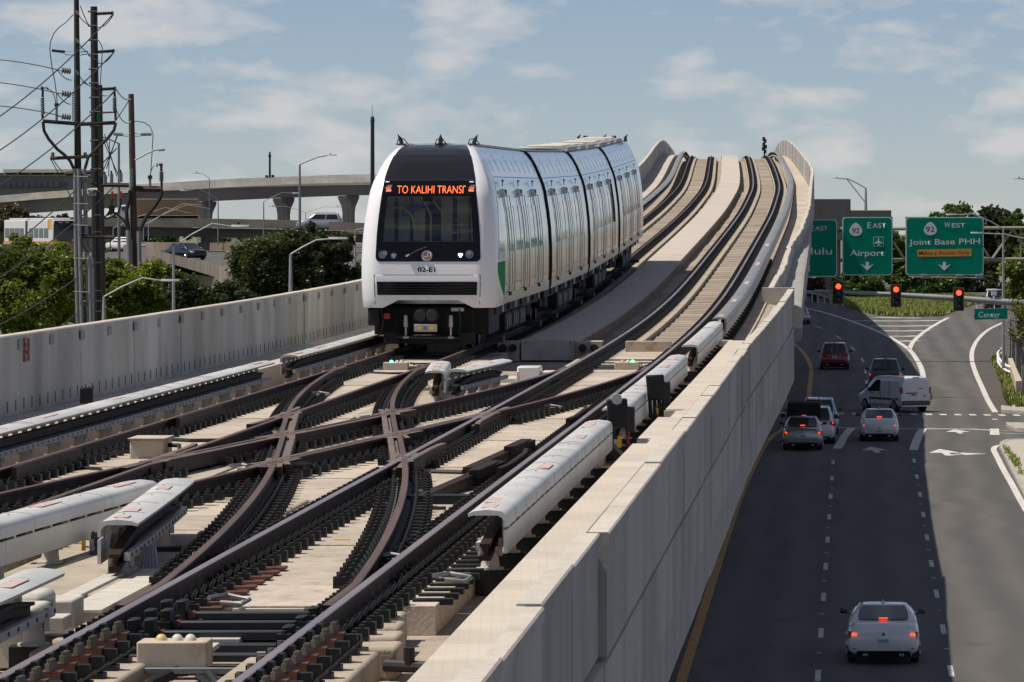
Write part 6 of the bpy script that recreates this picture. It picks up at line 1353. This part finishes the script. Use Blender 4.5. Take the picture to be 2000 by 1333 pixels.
for i in range(1, len(near) - 1):
    a, c = near[i], near[i + 1]; n = max(1, int((c - a).length / 6))
    for q in range(n):
        p0, p1 = a.lerp(c, q / n), a.lerp(c, (q + 1) / n - .004); bb = MB(); bb.hexa([p0 + Vector((0, -.5, -7)), p1 + Vector((0, -.5, -7)), p1 + Vector((0, 0, -7)), p0 + Vector((0, 0, -7)), p0 + Vector((0, -.3, .75)), p1 + Vector((0, -.3, .75)), p1 + Vector((0, 0, .75)), p0 + Vector((0, 0, .75))]); bb.build('panel', M['stain'], T)
T = thing('freeway_barrier', 'low brown concrete barrier along the far side of the freeway', 'barrier', tuple(FG(350, 489)))
for i in range(16):
    a, c = FG(215 + i * 22, 487.5 + i * .3), FG(236.6 + i * 22, 487.8 + i * .3); bb = MB(); bb.hexa([a, c, c + Vector((0, .5, 0)), a + Vector((0, .5, 0)), a + Vector((0, .1, .85)), c + Vector((0, .1, .85)), c + Vector((0, .4, .85)), a + Vector((0, .4, .85))]); bb.build('panel', M['stain'], T)
# overpass behind
ZO = 560
T = thing('overpass', 'long dark freeway overpass crossing behind the trees on the left', 'bridge', tuple(P(400, 500, ZO)))
def band(name, m, top, bot, Za, Zb, th, par, n=10, bev=0):
    """long beam between two pixel polylines; distance runs Za to Zb"""
    xs = np.linspace(top[0][0], top[-1][0], n + 1); zq = lambda x: Za + (Zb - Za) * (x - xs[0]) / (xs[-1] - xs[0])
    ty = lambda x: float(np.interp(x, [q[0] for q in top], [q[1] for q in top])); by = lambda x: float(np.interp(x, [q[0] for q in bot], [q[1] for q in bot]))
    for i in range(n):
        bb = MB(); a, c = xs[i] + .0, xs[i + 1] - .12; A, B_, C_, D = P(a, by(a), zq(a)), P(c, by(c), zq(c)), P(c, ty(c), zq(c)), P(a, ty(a), zq(a)); w_ = Vector((0, th, 0))
        bb.hexa([A, B_, B_ + w_, A + w_, D, C_, C_ + w_, D + w_]); bb.build(name, M[m], par, sharp=None)
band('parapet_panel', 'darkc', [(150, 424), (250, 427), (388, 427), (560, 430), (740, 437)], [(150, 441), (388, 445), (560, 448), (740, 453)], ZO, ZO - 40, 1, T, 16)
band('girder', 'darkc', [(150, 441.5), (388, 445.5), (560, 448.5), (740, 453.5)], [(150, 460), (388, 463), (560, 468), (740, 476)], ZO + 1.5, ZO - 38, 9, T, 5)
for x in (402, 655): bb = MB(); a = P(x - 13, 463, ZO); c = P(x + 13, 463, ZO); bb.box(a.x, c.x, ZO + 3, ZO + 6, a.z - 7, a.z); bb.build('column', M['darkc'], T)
b = MB(); a = P(-150, 446, 640); b.box(a.x, P(340, 446, 640).x, 640, 650, a.z - 4, P(0, 425, 640).z); b.build('embankment', M['grassb'] if 'grassb' in M else M['soilg'], None, kind='structure')
# viaduct
T = thing('curved_viaduct', 'pale curved concrete viaduct on flared columns behind the overpass', 'viaduct', tuple(P(553, 470, 600)))
top = [(-60, 388), (0, 382.5), (75, 376), (140, 371.5), (266, 360.5), (340, 356.5), (440, 350), (540, 346), (640, 342.5), (720, 340.5), (900, 338)]; mid = [(x, y + (13.5 if x < 300 else 15)) for x, y in top]; bot = [(-60, 425), (0, 420), (140, 411), (266, 403), (340, 398), (428, 392), (510, 388.5), (586, 385), (714, 381), (900, 378)]
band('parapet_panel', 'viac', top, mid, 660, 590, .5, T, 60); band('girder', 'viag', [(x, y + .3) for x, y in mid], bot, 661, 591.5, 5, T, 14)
def zv(x): return 661 + (591 - 661) * (x + 60) / 960
for x in (250, 400, 553, 680):
    Zc = zv(x) + 2.6; yb_ = float(np.interp(x, [q[0] for q in bot], [q[1] for q in bot])); s_ = Zc / F; c = P(x, yb_, Zc - 2)
    rings = []
    for y, hw_ in ((60, 11.5), (34, 11.5), (22, 13), (6, 20), (0, 20.5)): z = P(x, yb_ + y, Zc).z; rings.append([(c.x - hw_ * s_, Zc - 2.2, z), (c.x + hw_ * s_, Zc - 2.2, z), (c.x + hw_ * s_, Zc + 1, z), (c.x - hw_ * s_, Zc + 1, z)])
    bb = MB(); bb.loft(rings); bb.build('column', M['viag'], T, bevel=.08)
    for q in (-2, 5): bb = MB(); bb.tube([P(x + q, yb_ + 60, Zc - 2.35), P(x + q, yb_ + 10, Zc - 2.35), P(x + q - 4, yb_ + 4, Zc - 2.35)], .05, 5); bb.build('drain_pipe', M['grey'], T)
T = thing('mast', 'thin antenna mast standing on the curved viaduct', 'antenna mast', tuple(P(527, 347, 600))); b = MB(); b.tube([P(527, 348, 612), P(527, 312, 612), P(527, 297, 612)], [.13, .12, .10], 6); b.build('pole', M['dark'], T)
for (x, y) in ((521, 345), (533, 344.5), (527, 305)): b = MB(); c = P(x, y, 612); b.box(c.x - .16, c.x + .16, 611.8, 612.2, c.z - .14, c.z + .14); b.build('box', M['dark'], T)
T = thing('mast', 'thick dark monopole rising behind the train at left', 'antenna mast', tuple(P(727.5, 470, 480))); b = MB(); b.tube([P(727.5, 480, 480), P(727.5, 236, 480)], [.22, .17], 10); b.build('pole', M['dark'], T); b = MB(); b.cyl(P(727.5, 238, 480), P(727.5, 228, 480), .22, .14, n=10); b.tube([P(727.5, 230, 480), P(726.5, 206, 480)], .02, 4); b.build('cap', M['dark'], T)
# building far left
T = thing('building', 'grey multi-storey parking building with a cream top floor at far left', 'building', tuple(P(60, 400, 760))); ZBd = 760
def pb(name, m, x0, y0, x1, y1, z0, d, par=T): bb = MB(); a, c = P(x0, y1, z0), P(x1, y0, z0); bb.box(a.x, c.x, z0, z0 + d, a.z, c.z); return bb.build(name, M[m], par)
M['bgrey'] = mat('building_grey', (.20, .20, .20), .85, var=.15, scale=.05); M['bcream'] = mat('building_cream', (.66, .58, .42), .85); M['bwin'] = mat('building_window', (.05, .055, .06), .2)
pb('wall', 'bgrey', -80, 343.5, 178, 400, ZBd, 30); pb('ledge', 'bgrey', -80, 342, 178, 344, ZBd - .5, 31); pb('roof', 'bcream', 6, 331, 140, 337.5, ZBd + 2, 20)
for x in (9, 34, 59, 83, 107, 132): pb('column', 'bcream', x - 1.3, 337.5, x + 1.6, 343, ZBd + 3, 1)
pb('window_band', 'bwin', -20, 338, 136, 342.5, ZBd + 6, 1); wbn = pb('window_band', 'bgrey', -80, 355, 120, 366, ZBd - .2, .3)
for x in range(-4, 130, 12): pb('window_post', 'bwin', x, 355.5, x + 1.6, 366, ZBd - .4, .3)
pb('string_course', 'bwin', -80, 366, 130, 366.8, ZBd - .35, .3)
T2_ = thing('warehouse', 'pale distant warehouse glimpsed under the overpass', 'building', tuple(P(450, 478, 900))); pb('wall', 'swhite', 384, 463.5, 560, 480, 900, 20, T2_); pb('wall', 'swhite', 562, 466, 672, 482, 900, 20, T2_); pb('roof', 'galv', 380, 462, 680, 464, 899, 22, T2_)
# vehicles on the freeway
T = thing('bus', 'white and orange articulated city bus behind the trees at left', 'bus', local=True)
M['bwinb'] = mat('bus_window_tint', (.05, .075, .09), .1, spec=.8); M['bw'] = mat('bus_white', (.62, .62, .62), .35, coat=.4); M['bo'] = mat('bus_orange', (.60, .24, .03), .4); M['by'] = mat('bus_yellow', (.55, .42, .12), .4)
b = MB(); b.box(-1.28, 1.28, 0, 9.2, .35, 3.2); B = b.build('body', M['bw'], T, bevel=.12); b = MB(); b.box(-1.26, 1.26, 10.2, 18, .35, 3.2); b.build('rear_body', M['bw'], T, bevel=.12); b = MB(); b.box(-1.2, 1.2, 9.2, 10.2, .5, 3.1); b.build('bellows', M['dark'], T)
b = MB(); b.box(-1.2, 1.2, -.04, .1, .9, 2.75); ws = b.build('windscreen', M['cg'], T, bevel=.05); b = MB(); b.box(-1.1, 1.1, -.03, .1, 2.75, 3.08); b.build('destination_display', M['black'], T)
lettering('T3B Sunset', -.75, .75, 2.82, 2.98, 'hl', T, lambda x, z: Vector((x, -.05, z)), bold=.01) if False else None
for x in (-.55, -.3, .15, .4): b = MB(); b.box(x - .08, x + .08, -.06, -.04, 2.84, 2.98); b.build('display_character', M['hl'], T)
b = MB(); b.box(-1.29, 1.29, -.02, 18, .62, .92); b.build('orange_stripe', M['bo'], T); b = MB(); b.box(-1.3, 1.3, .3, 1.1, 2.2, 3.21); b.build('yellow_band', M['by'], T); b = MB(); b.box(-1.3, 1.3, 1.1, 1.8, 2.2, 3.205); b.build('orange_band', M['bo'], T)
for sg in (1, -1):
    for k in range(9):
        y = 1.6 + k * 1.8
        if 8.2 < y < 10.3: continue
        b = MB(); b.box(sg * 1.29 - .012, sg * 1.29 + .012, y, y + 1.5, 1.3, 2.3); b.build('window', M['bwinb'], T)
    for y in (2.6, 7.6, 14.5): wheel(T, sg * 1.15, y, .48, .28)
    b = MB(); b.box(sg * .9 - .15, sg * .9 + .15, -.06, 0, .95, 1.15); b.build('head_lamp', M['hl'], T, bevel=.03)
b = MB(); b.box(-1.0, 1.0, 1, 17, 3.2, 3.38); b.build('roof_pod', M['bw'], T, bevel=.1)
p = FG(128, 487); p = P(126, 487, 560); T.location = (p.x, p.y, P(126, 489, 560).z); T.rotation_euler = (0, 0, R(22))
T = car('dark blue sedan driving toward the camera on the freeway', 'pb', 4.6, 1.8, 1.44, brake=False, plate=False, ant=False); p = FG(377, 508); T.location = (p.x - 2.0, p.y + 3.2, p.z); T.rotation_euler = (0, 0, R(180 + 35))
bb = MB(); bb.box(-.55, .55, 4.59, 4.63, .55, .78); bb.build('front_grille', M['black'], T)
for x in (-.62, .62): bb = MB(); bb.box(x - .14, x + .14, 4.5, 4.6, .66, .76); bb.build('front_lamp', M['hl'], T)
T = car('white hatchback on the freeway beside the bus, behind the poles', 'pw', 4.2, 1.76, 1.52, brake=False, plate=False, ant=False); p = FG(214, 492); T.location = (p.x, p.y, p.z); T.rotation_euler = (0, 0, R(180 + 58))
T = car('silver utility vehicle crossing the overpass left of the train', 'ps', 4.7, 1.9, 1.72, rb=.12, rt=.5, belt=1.05, hood=1.05, brake=False, plate=False, ant=False, rails=True); p = P(671, 451, ZO + 1.6 - 34); T.location = (p.x, p.y, p.z); T.rotation_euler = (0, 0, R(92))
T = thing('container_truck', 'white truck hauling a tan shipping container on the overpass', 'truck', local=True)
M['cont'] = mat('container_tan', (.34, .23, .11), .6, var=.2, scale=.5)
b = MB(); b.box(0, 6.6, -1.2, 1.2, 0, 1.72); CT = b.build('container', M['cont'], T, bevel=.03)
for k in range(22): b = MB(); b.box(.1 + k * .3, .24 + k * .3, -1.225, -1.2, .08, 1.62); b.build('corrugation', M['cont'], CT)
b = MB(); b.box(0, 6.6, -1.23, 1.23, 1.66, 1.76); b.build('top_rail', M['yellowb'] if 'yellowb' in M else M['bcream'], CT); b = MB(); b.box(-.6, 6.6, -.6, .6, -.35, -.02); b.build('chassis', M['dark'], T)
b = MB(); b.loft([[(x, -1.1, z), (x, 1.1, z), (x, 1.1, z2), (x, -1.1, z2)] for x, z, z2 in ((-2.9, -.5, .35), (-2.0, -.5, .5), (-1.9, -.5, 1.0), (-1.3, -.5, 1.1), (-.6, -.5, 1.1))]); b.build('cab', M['bw'], T, bevel=.08)
b = MB(); b.box(-1.62, -1.1, -1.12, -1.1, .5, .9); b.build('cab_window', M['cg'], T); b = MB(); b.add([(-1.97, -.95, .55), (-1.97, .95, .55), (-1.88, .95, .95), (-1.88, -.95, .95)], [(0, 1, 2, 3)]); b.build('windscreen', M['cg'], T)
for x in (-2.3, -.2, .5, 5.4, 6.1): b = MB(); b.cyl((x, -1.15, -.45), (x, -.9, -.45), .35, n=14); b.build('wheel', M['tyre'], T)
b = MB(); b.box(-.35, -.15, -1.1, -.9, 0, 1.2); b.build('exhaust_stack', M['chrome'], T)
p = P(268, 421, ZO + 4); T.location = p; T.scale = (.98, 1, 1)
# street lamps on the left
lamp('street lamp with long arm over the middle of the freeway, left of the blue sedan', (339, 640), (339, 482), (455, 443), 212, .075, up=.16)
lamp('street lamp in front of the middle tree with an upright arm', (567.5, 590), (567.5, 497), (645, 467), 205, .085, up=.10)
lamp('tall dark lamp standing between the viaduct columns', (585.5, 470), (585.5, 322), (640, 304), 430, .13, 'grey', up=.05)
lamp('short lamp whose head juts out beside the double poles', (203, 640), (203, 580), (318, 549), 210, .09, up=.14)
lamp('thin lamp left of the flared columns leaning left', (409, 440), (409, 349), (388, 339), 560, .07, 'grey')
lamp('thin curved lamp beside the container on the overpass', (426, 480), (426, 390), (366, 373), 520, .08, 'grey', up=.16)
lamp('thin curved lamp just left of the second flared column', (515, 470), (515, 394), (572, 378), 520, .08, 'grey', up=.12)
lamp('double-armed far lamp between the two flared columns', (597, 450), (597, 416), (655, 405), 560, .06, 'galv', arm2=(537, 404), up=.08)
lamp('double rail lamp with two arms reaching behind the train, left one', (670, 640), (670, 505), (708, 498), 260, .06, up=.02, head=False, arm2=(708, 514))
lamp('double rail lamp with two arms reaching behind the train, right one', (693.5, 640), (693.5, 450), (712, 446), 260, .06, up=.02, head=False, arm2=(712, 460))
for i, (x, y0) in enumerate(((368, 421), (384, 424), (351, 430))): lamp(('leftmost', 'rightmost', 'middle')[i] + ' of three long thin lamp arms in front of the container', (x - 26 * (i + 3), 470), (x - 26 * (i + 3), y0 + 16), (x + 26, y0 - 20 + 4 * i), 500 + 10 * i, .06, 'galv', up=.14, head=False)
# utility poles
M['wood'] = mat('pole_wood_dark', (.045, .034, .028), .85, var=.4, scale=3, stretch=(1, 1, .2), bump=.5); M['wood2'] = mat('pole_wood_brown', (.10, .062, .045), .85, var=.35, scale=3, stretch=(1, 1, .2), bump=.5); M['steelp'] = mat('pole_black_steel', (.018, .017, .019), .6); M['conduit'] = mat('grey_conduit', (.24, .24, .26), .5, var=.15, scale=.6); M['wire'] = mat('wire', (.10, .10, .10), .4, metal=.4)
ZP = 212.0; sP = ZP / F
def UP(x, y, dz=0): return P(x, y, ZP + dz)
def rod(name, m, pts, r, par, n=6, dz=0): bb = MB(); bb.tube([UP(x, y, dz) for x, y in pts], r, n); return bb.build(name, M[m], par)
def ribbed(par, a, c, r, n=9, m='dark', name='insulator', dz=0):
    A, B_ = UP(*a, dz), UP(*c, dz); pts = []; rs = []
    for k in range(n * 2 + 1): pts.append(A.lerp(B_, k / (2 * n))); rs.append(r if k % 2 else r * .45)
    bb = MB(); bb.tube(pts, rs, 8); return bb.build(name, M[m], par, sharp=20)
gp_ = road_z(ZP)
T = thing('utility_pole', 'tall dark wooden pole with crossarm and grey conduits, left of the pair', 'utility pole', (UP(155, 600).x, ZP, gp_))
bb = MB(); a = UP(149, -30); c = UP(157, 640); c.z = gp_; bb.tube([c, a], [.21, .10], 12); bb.build('pole', M['wood'], T)
rod('conduit', 'conduit', [(146.5, 330), (147.5, 470), (152, 645)], .075, T, 8, -.25); rod('conduit', 'conduit', [(153.5, 330), (156, 480), (160, 645)], .085, T, 8, -.3); rod('conduit', 'conduit', [(164, 330), (169, 470), (173, 645)], .085, T, 8, -.2); rod('conduit', 'conduit', [(174, 500), (178, 645)], .075, T, 8, -.35)
for y in (345, 398, 440, 505, 570): rod('strap', 'grey', [(143, y), (172, y + 1)], .02, T, 4, -.42)
rod('crossarm', 'wood', [(84, 237), (120, 240), (160, 243), (226, 240)], .075, T, 4, -.2); rod('crossarm', 'wood2', [(98, 310), (175, 306)], .07, T, 4, -.2)
ribbed(T, (83.5, 224), (82.5, 190), .10, 9, 'grey'); rod('arrester_stem', 'dark', [(83, 232), (83.5, 173)], .05, T); rod('arrester_stem', 'dark', [(79.5, 173), (84, 170)], .06, T, 6); ribbed(T, (224, 217), (223.5, 190), .10, 9, 'grey'); rod('arrester_stem', 'dark', [(226, 236), (223.5, 175)], .05, T)
rod('cable', 'black', [(84, 238), (86, 256), (95, 272), (112, 292), (126, 303), (137, 315), (144, 330)], .062, T, 8, -.3); rod('cable', 'black', [(226, 240), (223, 254), (211, 270), (190, 290), (172, 308), (166, 330)], .062, T, 8, -.3)
for (y) in (139, 184, 229): ribbed(T, (138.5, y + 1), (120, y - 1), .14, 4, 'grey'); rod('clamp', 'galv', [(120, y - 1), (113, y - 2)], .03, T)
ribbed(T, (127, 102), (101, 99), .075, 12); rod('bracket', 'galv', [(127, 100), (143, 100)], .02, T, 4); rod('bracket', 'galv', [(127, 107), (143, 108)], .02, T, 4); rod('bracket', 'galv', [(157, 102), (172, 101)], .02, T, 4); rod('bracket', 'galv', [(157, 108), (172, 106)], .02, T, 4)
rod('cable', 'wire', [(143, 29), (128, 45), (115, 54), (105, 66), (98, 84), (97.5, 100), (101, 128), (107, 160), (111, 188), (111.5, 205)], .022, T); rod('post_insulator', 'grey', [(110.5, 237), (110.5, 206)], .05, T, 6); rod('post_insulator', 'dark', [(110.5, 209), (110.5, 202)], .09, T, 6); rod('fuse', 'dark', [(91, 174), (93, 172)], .09, T)
rod('cable', 'wire', [(84, 172), (93, 173), (102, 179), (107, 190), (109.5, 205)], .02, T)
for (y0) in (21, 76, 138): rod('strap', 'galv', [(148, y0), (153, y0 + 8)], .045, T, 4, -.25); rod('cable', 'wire', [(153, y0 + 8), (160, y0 + 18), (174, y0 + 30)], .02, T)
for x in (103, 166.5): rod('pin_insulator', 'grey', [(x, 308), (x, 298)], .07, T)
for k in range(14): rod('step', 'dark', [(141, 183 + k * 4), (144, 183 + k * 4)], .03, T, 4)
T = thing('utility_pole', 'thick black steel pole with ribbed side insulators, right of the pair', 'utility pole', (UP(187, 600).x, ZP + .6, gp_))
bb = MB(); a = UP(181, 12); c = UP(190.5, 640); c.z = gp_; bb.tube([c + Vector((0, .6, 0)), a + Vector((0, .6, 0))], [.25, .14], 8); bb.build('pole', M['steelp'], T, sharp=20)
for (x0, y, x1, y1) in ((189, 27.5, 223, 26), (190, 102, 225, 100), (195, 175, 228, 173.5)): ribbed(T, (x0, y), (x1 - 5, y1), .085, 13, dz=.5); rod('clamp', 'dark', [(x1 - 6, y1 - 1), (x1 - 2, y1 + 1)], .08, T, 5, .5)
for k in range(13): rod('step', 'dark', [(171.5 + k * .45, 23 + k * 28), (189.5 + k * .75, 23 + k * 28)], .035, T, 4, .3)
for y in (420, 453, 513, 568, 588, 608): rod('ring', 'galv', [(181, y), (198, y)], .02, T, 4, .2)
rod('conduit', 'conduit', [(182, 505), (184, 645)], .03, T, 6, .3); rod('tag_strip', 'sgreen', [(192, 222), (192, 242)], .05, T, 4, .25)
rod('spacer', 'dark', [(200, 220.5), (223, 219.5)], .04, T)
T = thing('utility_pole', 'brown wooden pole half hidden behind the black steel pole', 'utility pole', (UP(197, 600).x, ZP + 3, gp_)); bb = MB(); bb.tube([Vector((UP(202, 600, 3).x, ZP + 3, gp_)), UP(193.5, 166, 3)], [.2, .13], 10); bb.build('pole', M['wood2'], T)
for (x0, y0, x1, y1) in ((160, 361, 252, 362), (98, 340, 190, 336)): rod('crossarm', 'wood', [(x0 + 30, y0), (x1, y1)], .09, T, 4, 2.8)
for (x, y) in ((218, 340), (236, 338), (205, 342)): rod('arrester', 'grey', [(x, y + 18), (x, y)], .07, T, 6, 2.6); rod('fuse', 'dark', [(x, y), (x - 1, y - 6)], .04, T, 5, 2.6)
for (x, y) in ((178, 372), (176, 380)): rod('transformer_bracket', 'galv', [(x - 6, y), (x + 12, y - 1)], .08, T, 5, -.3)
for (x, r_) in ((219, 'red'), (236, 'red')): rod('fuse_link', r_, [(x, 374), (x + .5, 388)], .05, T, 5, 2.5)
rod('cable', 'black', [(219, 388), (218, 400), (222, 415), (240, 428), (250, 445)], .04, T, 6, 2.4); rod('cable', 'black', [(236, 388), (236, 400), (232, 415), (218, 424), (205, 428)], .04, T, 6, 2.4)
for q in range(5): rod('cable', 'black', [(212 + 3 * q, 402), (214 + 2 * q, 412 + q), (206 - q, 424), (200 - q, 430)], .03, T, 5, 2.3)
for q in range(3): rod('cable', 'wire', [(178 + q * 2, 374), (186, 371 + q), (196, 376), (206 + q, 390)], .022, T, 5, -.4)
rod('crossarm', 'wood', [(160, 462), (224, 464)], .07, T, 4, -.3)
for q in range(6): rod('cable', 'black', [(162 + q * 11, 464), (160 + q * 11, 475), (166 + q * 10, 488), (176 + q * 6, 494)], .025, T, 5, -.4)
ZQ = 250
T = thing('utility_pole', 'separate brown wooden pole carrying a lamp arm and cable riser', 'utility pole', (P(262, 600, ZQ).x, ZQ, road_z(ZQ)))
def rq(name, m, pts, r, n=6, dz=0): bb = MB(); bb.tube([P(x, y, ZQ + dz) for x, y in pts], r, n); return bb.build(name, M[m], T)
rq('pole', 'wood2', [(265, 640), (256, 184)], .16 if False else [.20, .13], 10); rq('lamp_arm', 'galv', [(263, 313), (285, 301), (300, 294), (312, 292)], .05, 6, -.1); rq('lamp_head', 'galv', [(310, 293), (322, 291.5)], .09, 6, -.1)
rq('crossarm', 'wood', [(262, 369), (317, 370)], .14, 4, -.1); rq('arrester_stem', 'dark', [(316, 372), (315, 324)], .06, 6, -.1); rq('arrester_cap', 'dark', [(310, 322), (318, 321.5)], .07, 6, -.1); rq('post_insulator', 'grey', [(293, 368), (293, 350)], .06, 6, -.1); rq('post_insulator', 'dark', [(293, 350), (293, 343)], .11, 6, -.1); rq('fuse', 'dark', [(306, 323), (308, 323)], .11, 6, -.1)
pts = []; rs = []
for k in range(19): pts.append(P(315.3, 355 - k * 1.1, ZQ - .12)); rs.append(.13 if k % 2 else .06)
bb = MB(); bb.tube(pts, rs, 8); bb.build('insulator', M['grey'], T, sharp=20)
rq('cable', 'black', [(316, 372), (314, 385), (303, 402), (287, 422), (278, 440), (273, 452)], .09, 8, -.2); rq('cable', 'black', [(254, 372), (252, 392), (247, 412), (248, 430), (251, 450)], .09, 8, -.2); rq('conduit', 'conduit', [(250.5, 450), (253, 535)], .12, 8, -.3); rq('conduit', 'conduit', [(271.5, 452), (274, 640)], .11, 8, -.3)
rq('cable', 'wire', [(294, 343), (297, 300), (299, 262), (293, 247), (282, 240), (268, 237), (256, 240)], .022, 5, -.1); rq('cable', 'wire', [(293, 343), (296, 331), (300, 325), (306, 323)], .022, 5, -.1)
def rib2(a, c, r, n=8):
    A, B_ = P(*a, ZQ - .1), P(*c, ZQ - .1); bb = MB(); bb.tube([A.lerp(B_, k / (2 * n)) for k in range(2 * n + 1)], [r if k % 2 else r * .75 for k in range(2 * n + 1)], 8); bb.build('insulator', M['grey'], T)
rib2((275, 263), (296, 262.5), .085); rib2((240, 263.5), (222, 262), .085); rq('bracket', 'galv', [(262, 261), (275, 262)], .02, 4, -.1); rq('bracket', 'galv', [(262, 267), (275, 266)], .02, 4, -.1); rq('bracket', 'galv', [(240, 262), (254, 261)], .02, 4, -.1); rq('bracket', 'galv', [(240, 266), (254, 267)], .02, 4, -.1); rq('riser_guard', 'grey', [(256.5, 330), (256.5, 366)], .09, 6, -.25)
T = thing('street_lamp', 'thin grey lamp pole between the double poles and the brown pole', 'street lamp', (P(233, 600, 270).x, 270, road_z(270)))
bb = MB(); bb.tube([P(233, 640, 270), P(232, 280, 270)], [.09, .06], 6); bb.build('pole', M['grey'], T); bb = MB(); bb.tube([P(232, 281, 270), P(213, 272, 270), P(200, 268, 270)], .04, 6); bb.build('arm', M['grey'], T)
# overhead wires
WL = ['guy wire reaching down from the black pole to the wall top', 'slack wire from the lower crossarm down to the grey conduits', 'short slack wire under the left end of the lower crossarm', 'jumper wire from the lowest ribbed insulator to the top of the brown pole', 'drooping jumper wire between the crossarm end and the brown pole', 'diagonal tie wire leaning from the brown pole to the crossarm end', 'thin leftmost drop wire crossing down beside the thin lamp pole', 'nearly upright drop wire left of the thin lamp pole', 'thin drop wire slanting left from the brown pole insulator', 'longest slanting drop wire toward the black pole', 'thin drop wire slanting right to the transformer fuses', 'tiny jumper wire between the two tall poles at mid height', 'jumper wire passing between the pair of poles above the crossarm', 'curved jumper wire right of the black pole, upper bend', 'long hanging jumper wire right of the black pole', 'looping jumper wire under the top ribbed insulator', 'looping jumper wire under the middle ribbed insulator', 'looping jumper wire under the lowest ribbed insulator', 'slack jumper wire below the upper disc insulator', 'slack jumper wire below the middle disc insulator', 'wire between the tops of the two tall poles']
WR = [((-20, 15.5 + 100), (113, 137), 2, -3), ((-20, 160), (115, 183.5), 2, -3), ((-20, 206), (115, 226), 2, -3), ((222, 27), (-30, 248), 0, 14), ((224, 101), (-30, 313), 0, 14), ((228, 175), (-30, 380), 0, 14), ((228, 290), (-30, 520), 0, 12), ((222, 366), (-30, 560), 0, 12), ((188, 514), (-30, 648), 0, 10), ((182, 582), (100, 652), 0, 3), ((100, 313), (147, 402), 0, -1), ((102, 310), (132, 345), 0, 3), ((228, 176), (256, 194), 0, 8), ((227, 214), (256, 238), 0, 12), ((252, 196), (226, 236), 0, 1), ((204, 262), (228, 345), 0, 0), ((214, 274), (212, 345), 0, 0), ((228, 266), (208, 330), 0, 0), ((230, 265), (196, 345), 0, 2), ((200, 270), (232, 345), 0, 0), ((190, 118), (172, 108), 0, 1), ((160, 160), (192, 175), 0, 1), ((190, 79), (200, 95), 0, -4), ((200, 95), (196, 165), 0, -2), ((188, 53), (222, 28), 0, 9), ((190, 123), (223, 101), 0, 9), ((194, 184), (226, 174), 0, 8), ((112, 137), (140, 157), 0, 5), ((112, 183), (138, 204), 0, 5), ((157, 12), (174, 50), 0, 3)]
for i, (a, c, dzz, sag) in enumerate(WR):
    A, B_ = P(a[0], a[1], ZP - .3 + (0 if i > 2 else 0) - (26 if a[0] < 0 or c[0] < 0 else 0) * 0), P(c[0], c[1], ZP - .3); pts = [A.lerp(B_, k / 10) - Vector((0, 0, 4 * sag * sP * (k / 10) * (1 - k / 10))) for k in range(11)]
    bb = MB(); bb.tube(pts, .026 if i in (3, 4, 5, 6, 7, 8) else .02, 5); bb.build('overhead_wire', M['wire'], None, cat='wire', label=('upper', 'middle', 'lower')[i] + ' of three wires entering from the left edge to the disc insulators' if i < 3 else ('first', 'second', 'third', 'fourth', 'fifth', 'sixth')[i - 3] + ' long wire down from the pole arms to the left edge, counted from the top' if i < 9 else WL[i - 9])

# trees on the left
gl = road_z(240)
tree('bright green thorny tree filling the lower left corner above the wall', 238, 60, gl, [(55, 590, 95, 70), (-10, 560, 60, 80), (120, 560, 55, 80), (30, 520, 60, 40)], 60000, .10, 'leafA', 31, nclump=60, cr=(.2, .36))
tree('bright green tree between the double poles and the long lamp', 246, 260, gl, [(250, 575, 70, 62), (310, 560, 62, 56), (205, 560, 40, 75), (355, 590, 45, 34)], 50000, .10, 'leafA', 32, nclump=50, cr=(.2, .36))
tree('yellow-green upper branches in front of the bus', 256, 100, gl, [(110, 500, 60, 30), (45, 480, 50, 26), (175, 520, 30, 30)], 6500, .085, 'leafA', 33, cr=(.14, .26))
tree('dark round tree behind the second lamp, left half of the middle clump', 226, 520, road_z(226), [(520, 520, 74, 70), (565, 482, 44, 36), (472, 562, 44, 36), (540, 565, 70, 44), (590, 545, 50, 50)], 60000, .085, 'leafM', 34, nclump=60, cr=(.2, .34))
tree('dark open-branched tree at the right of the middle clump', 232, 620, road_z(232), [(622, 500, 58, 56), (665, 485, 40, 34), (640, 562, 66, 36), (600, 460, 44, 26), (672, 530, 34, 40)], 34000, .085, 'leafM', 35, nclump=44, cr=(.12, .26))
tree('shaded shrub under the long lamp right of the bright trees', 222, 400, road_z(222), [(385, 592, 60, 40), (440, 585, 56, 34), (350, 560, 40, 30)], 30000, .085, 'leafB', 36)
tree('green bushes beyond the freeway under the container', 600, 345, -4, [(350, 450, 40, 22), (300, 462, 46, 20), (240, 462, 30, 26)], 14000, .18, 'leafC', 37, limbs=False)
tree('brown-green tree under the viaduct at the left edge', 640, 20, -4, [(15, 430, 45, 30), (60, 440, 40, 20), (110, 432, 40, 16)], 9000, .25, 'leafD', 38)
tree('small green bush beside the freeway wall behind the train', 300, 700, road_z(300), [(702, 540, 20, 30)], 4000, .1, 'leafC', 39)
tree('bush in the shade beyond the freeway under the overpass edge', 580, 440, -4, [(430, 470, 30, 10), (490, 470, 40, 9)], 4000, .16, 'leafC', 40, limbs=False)
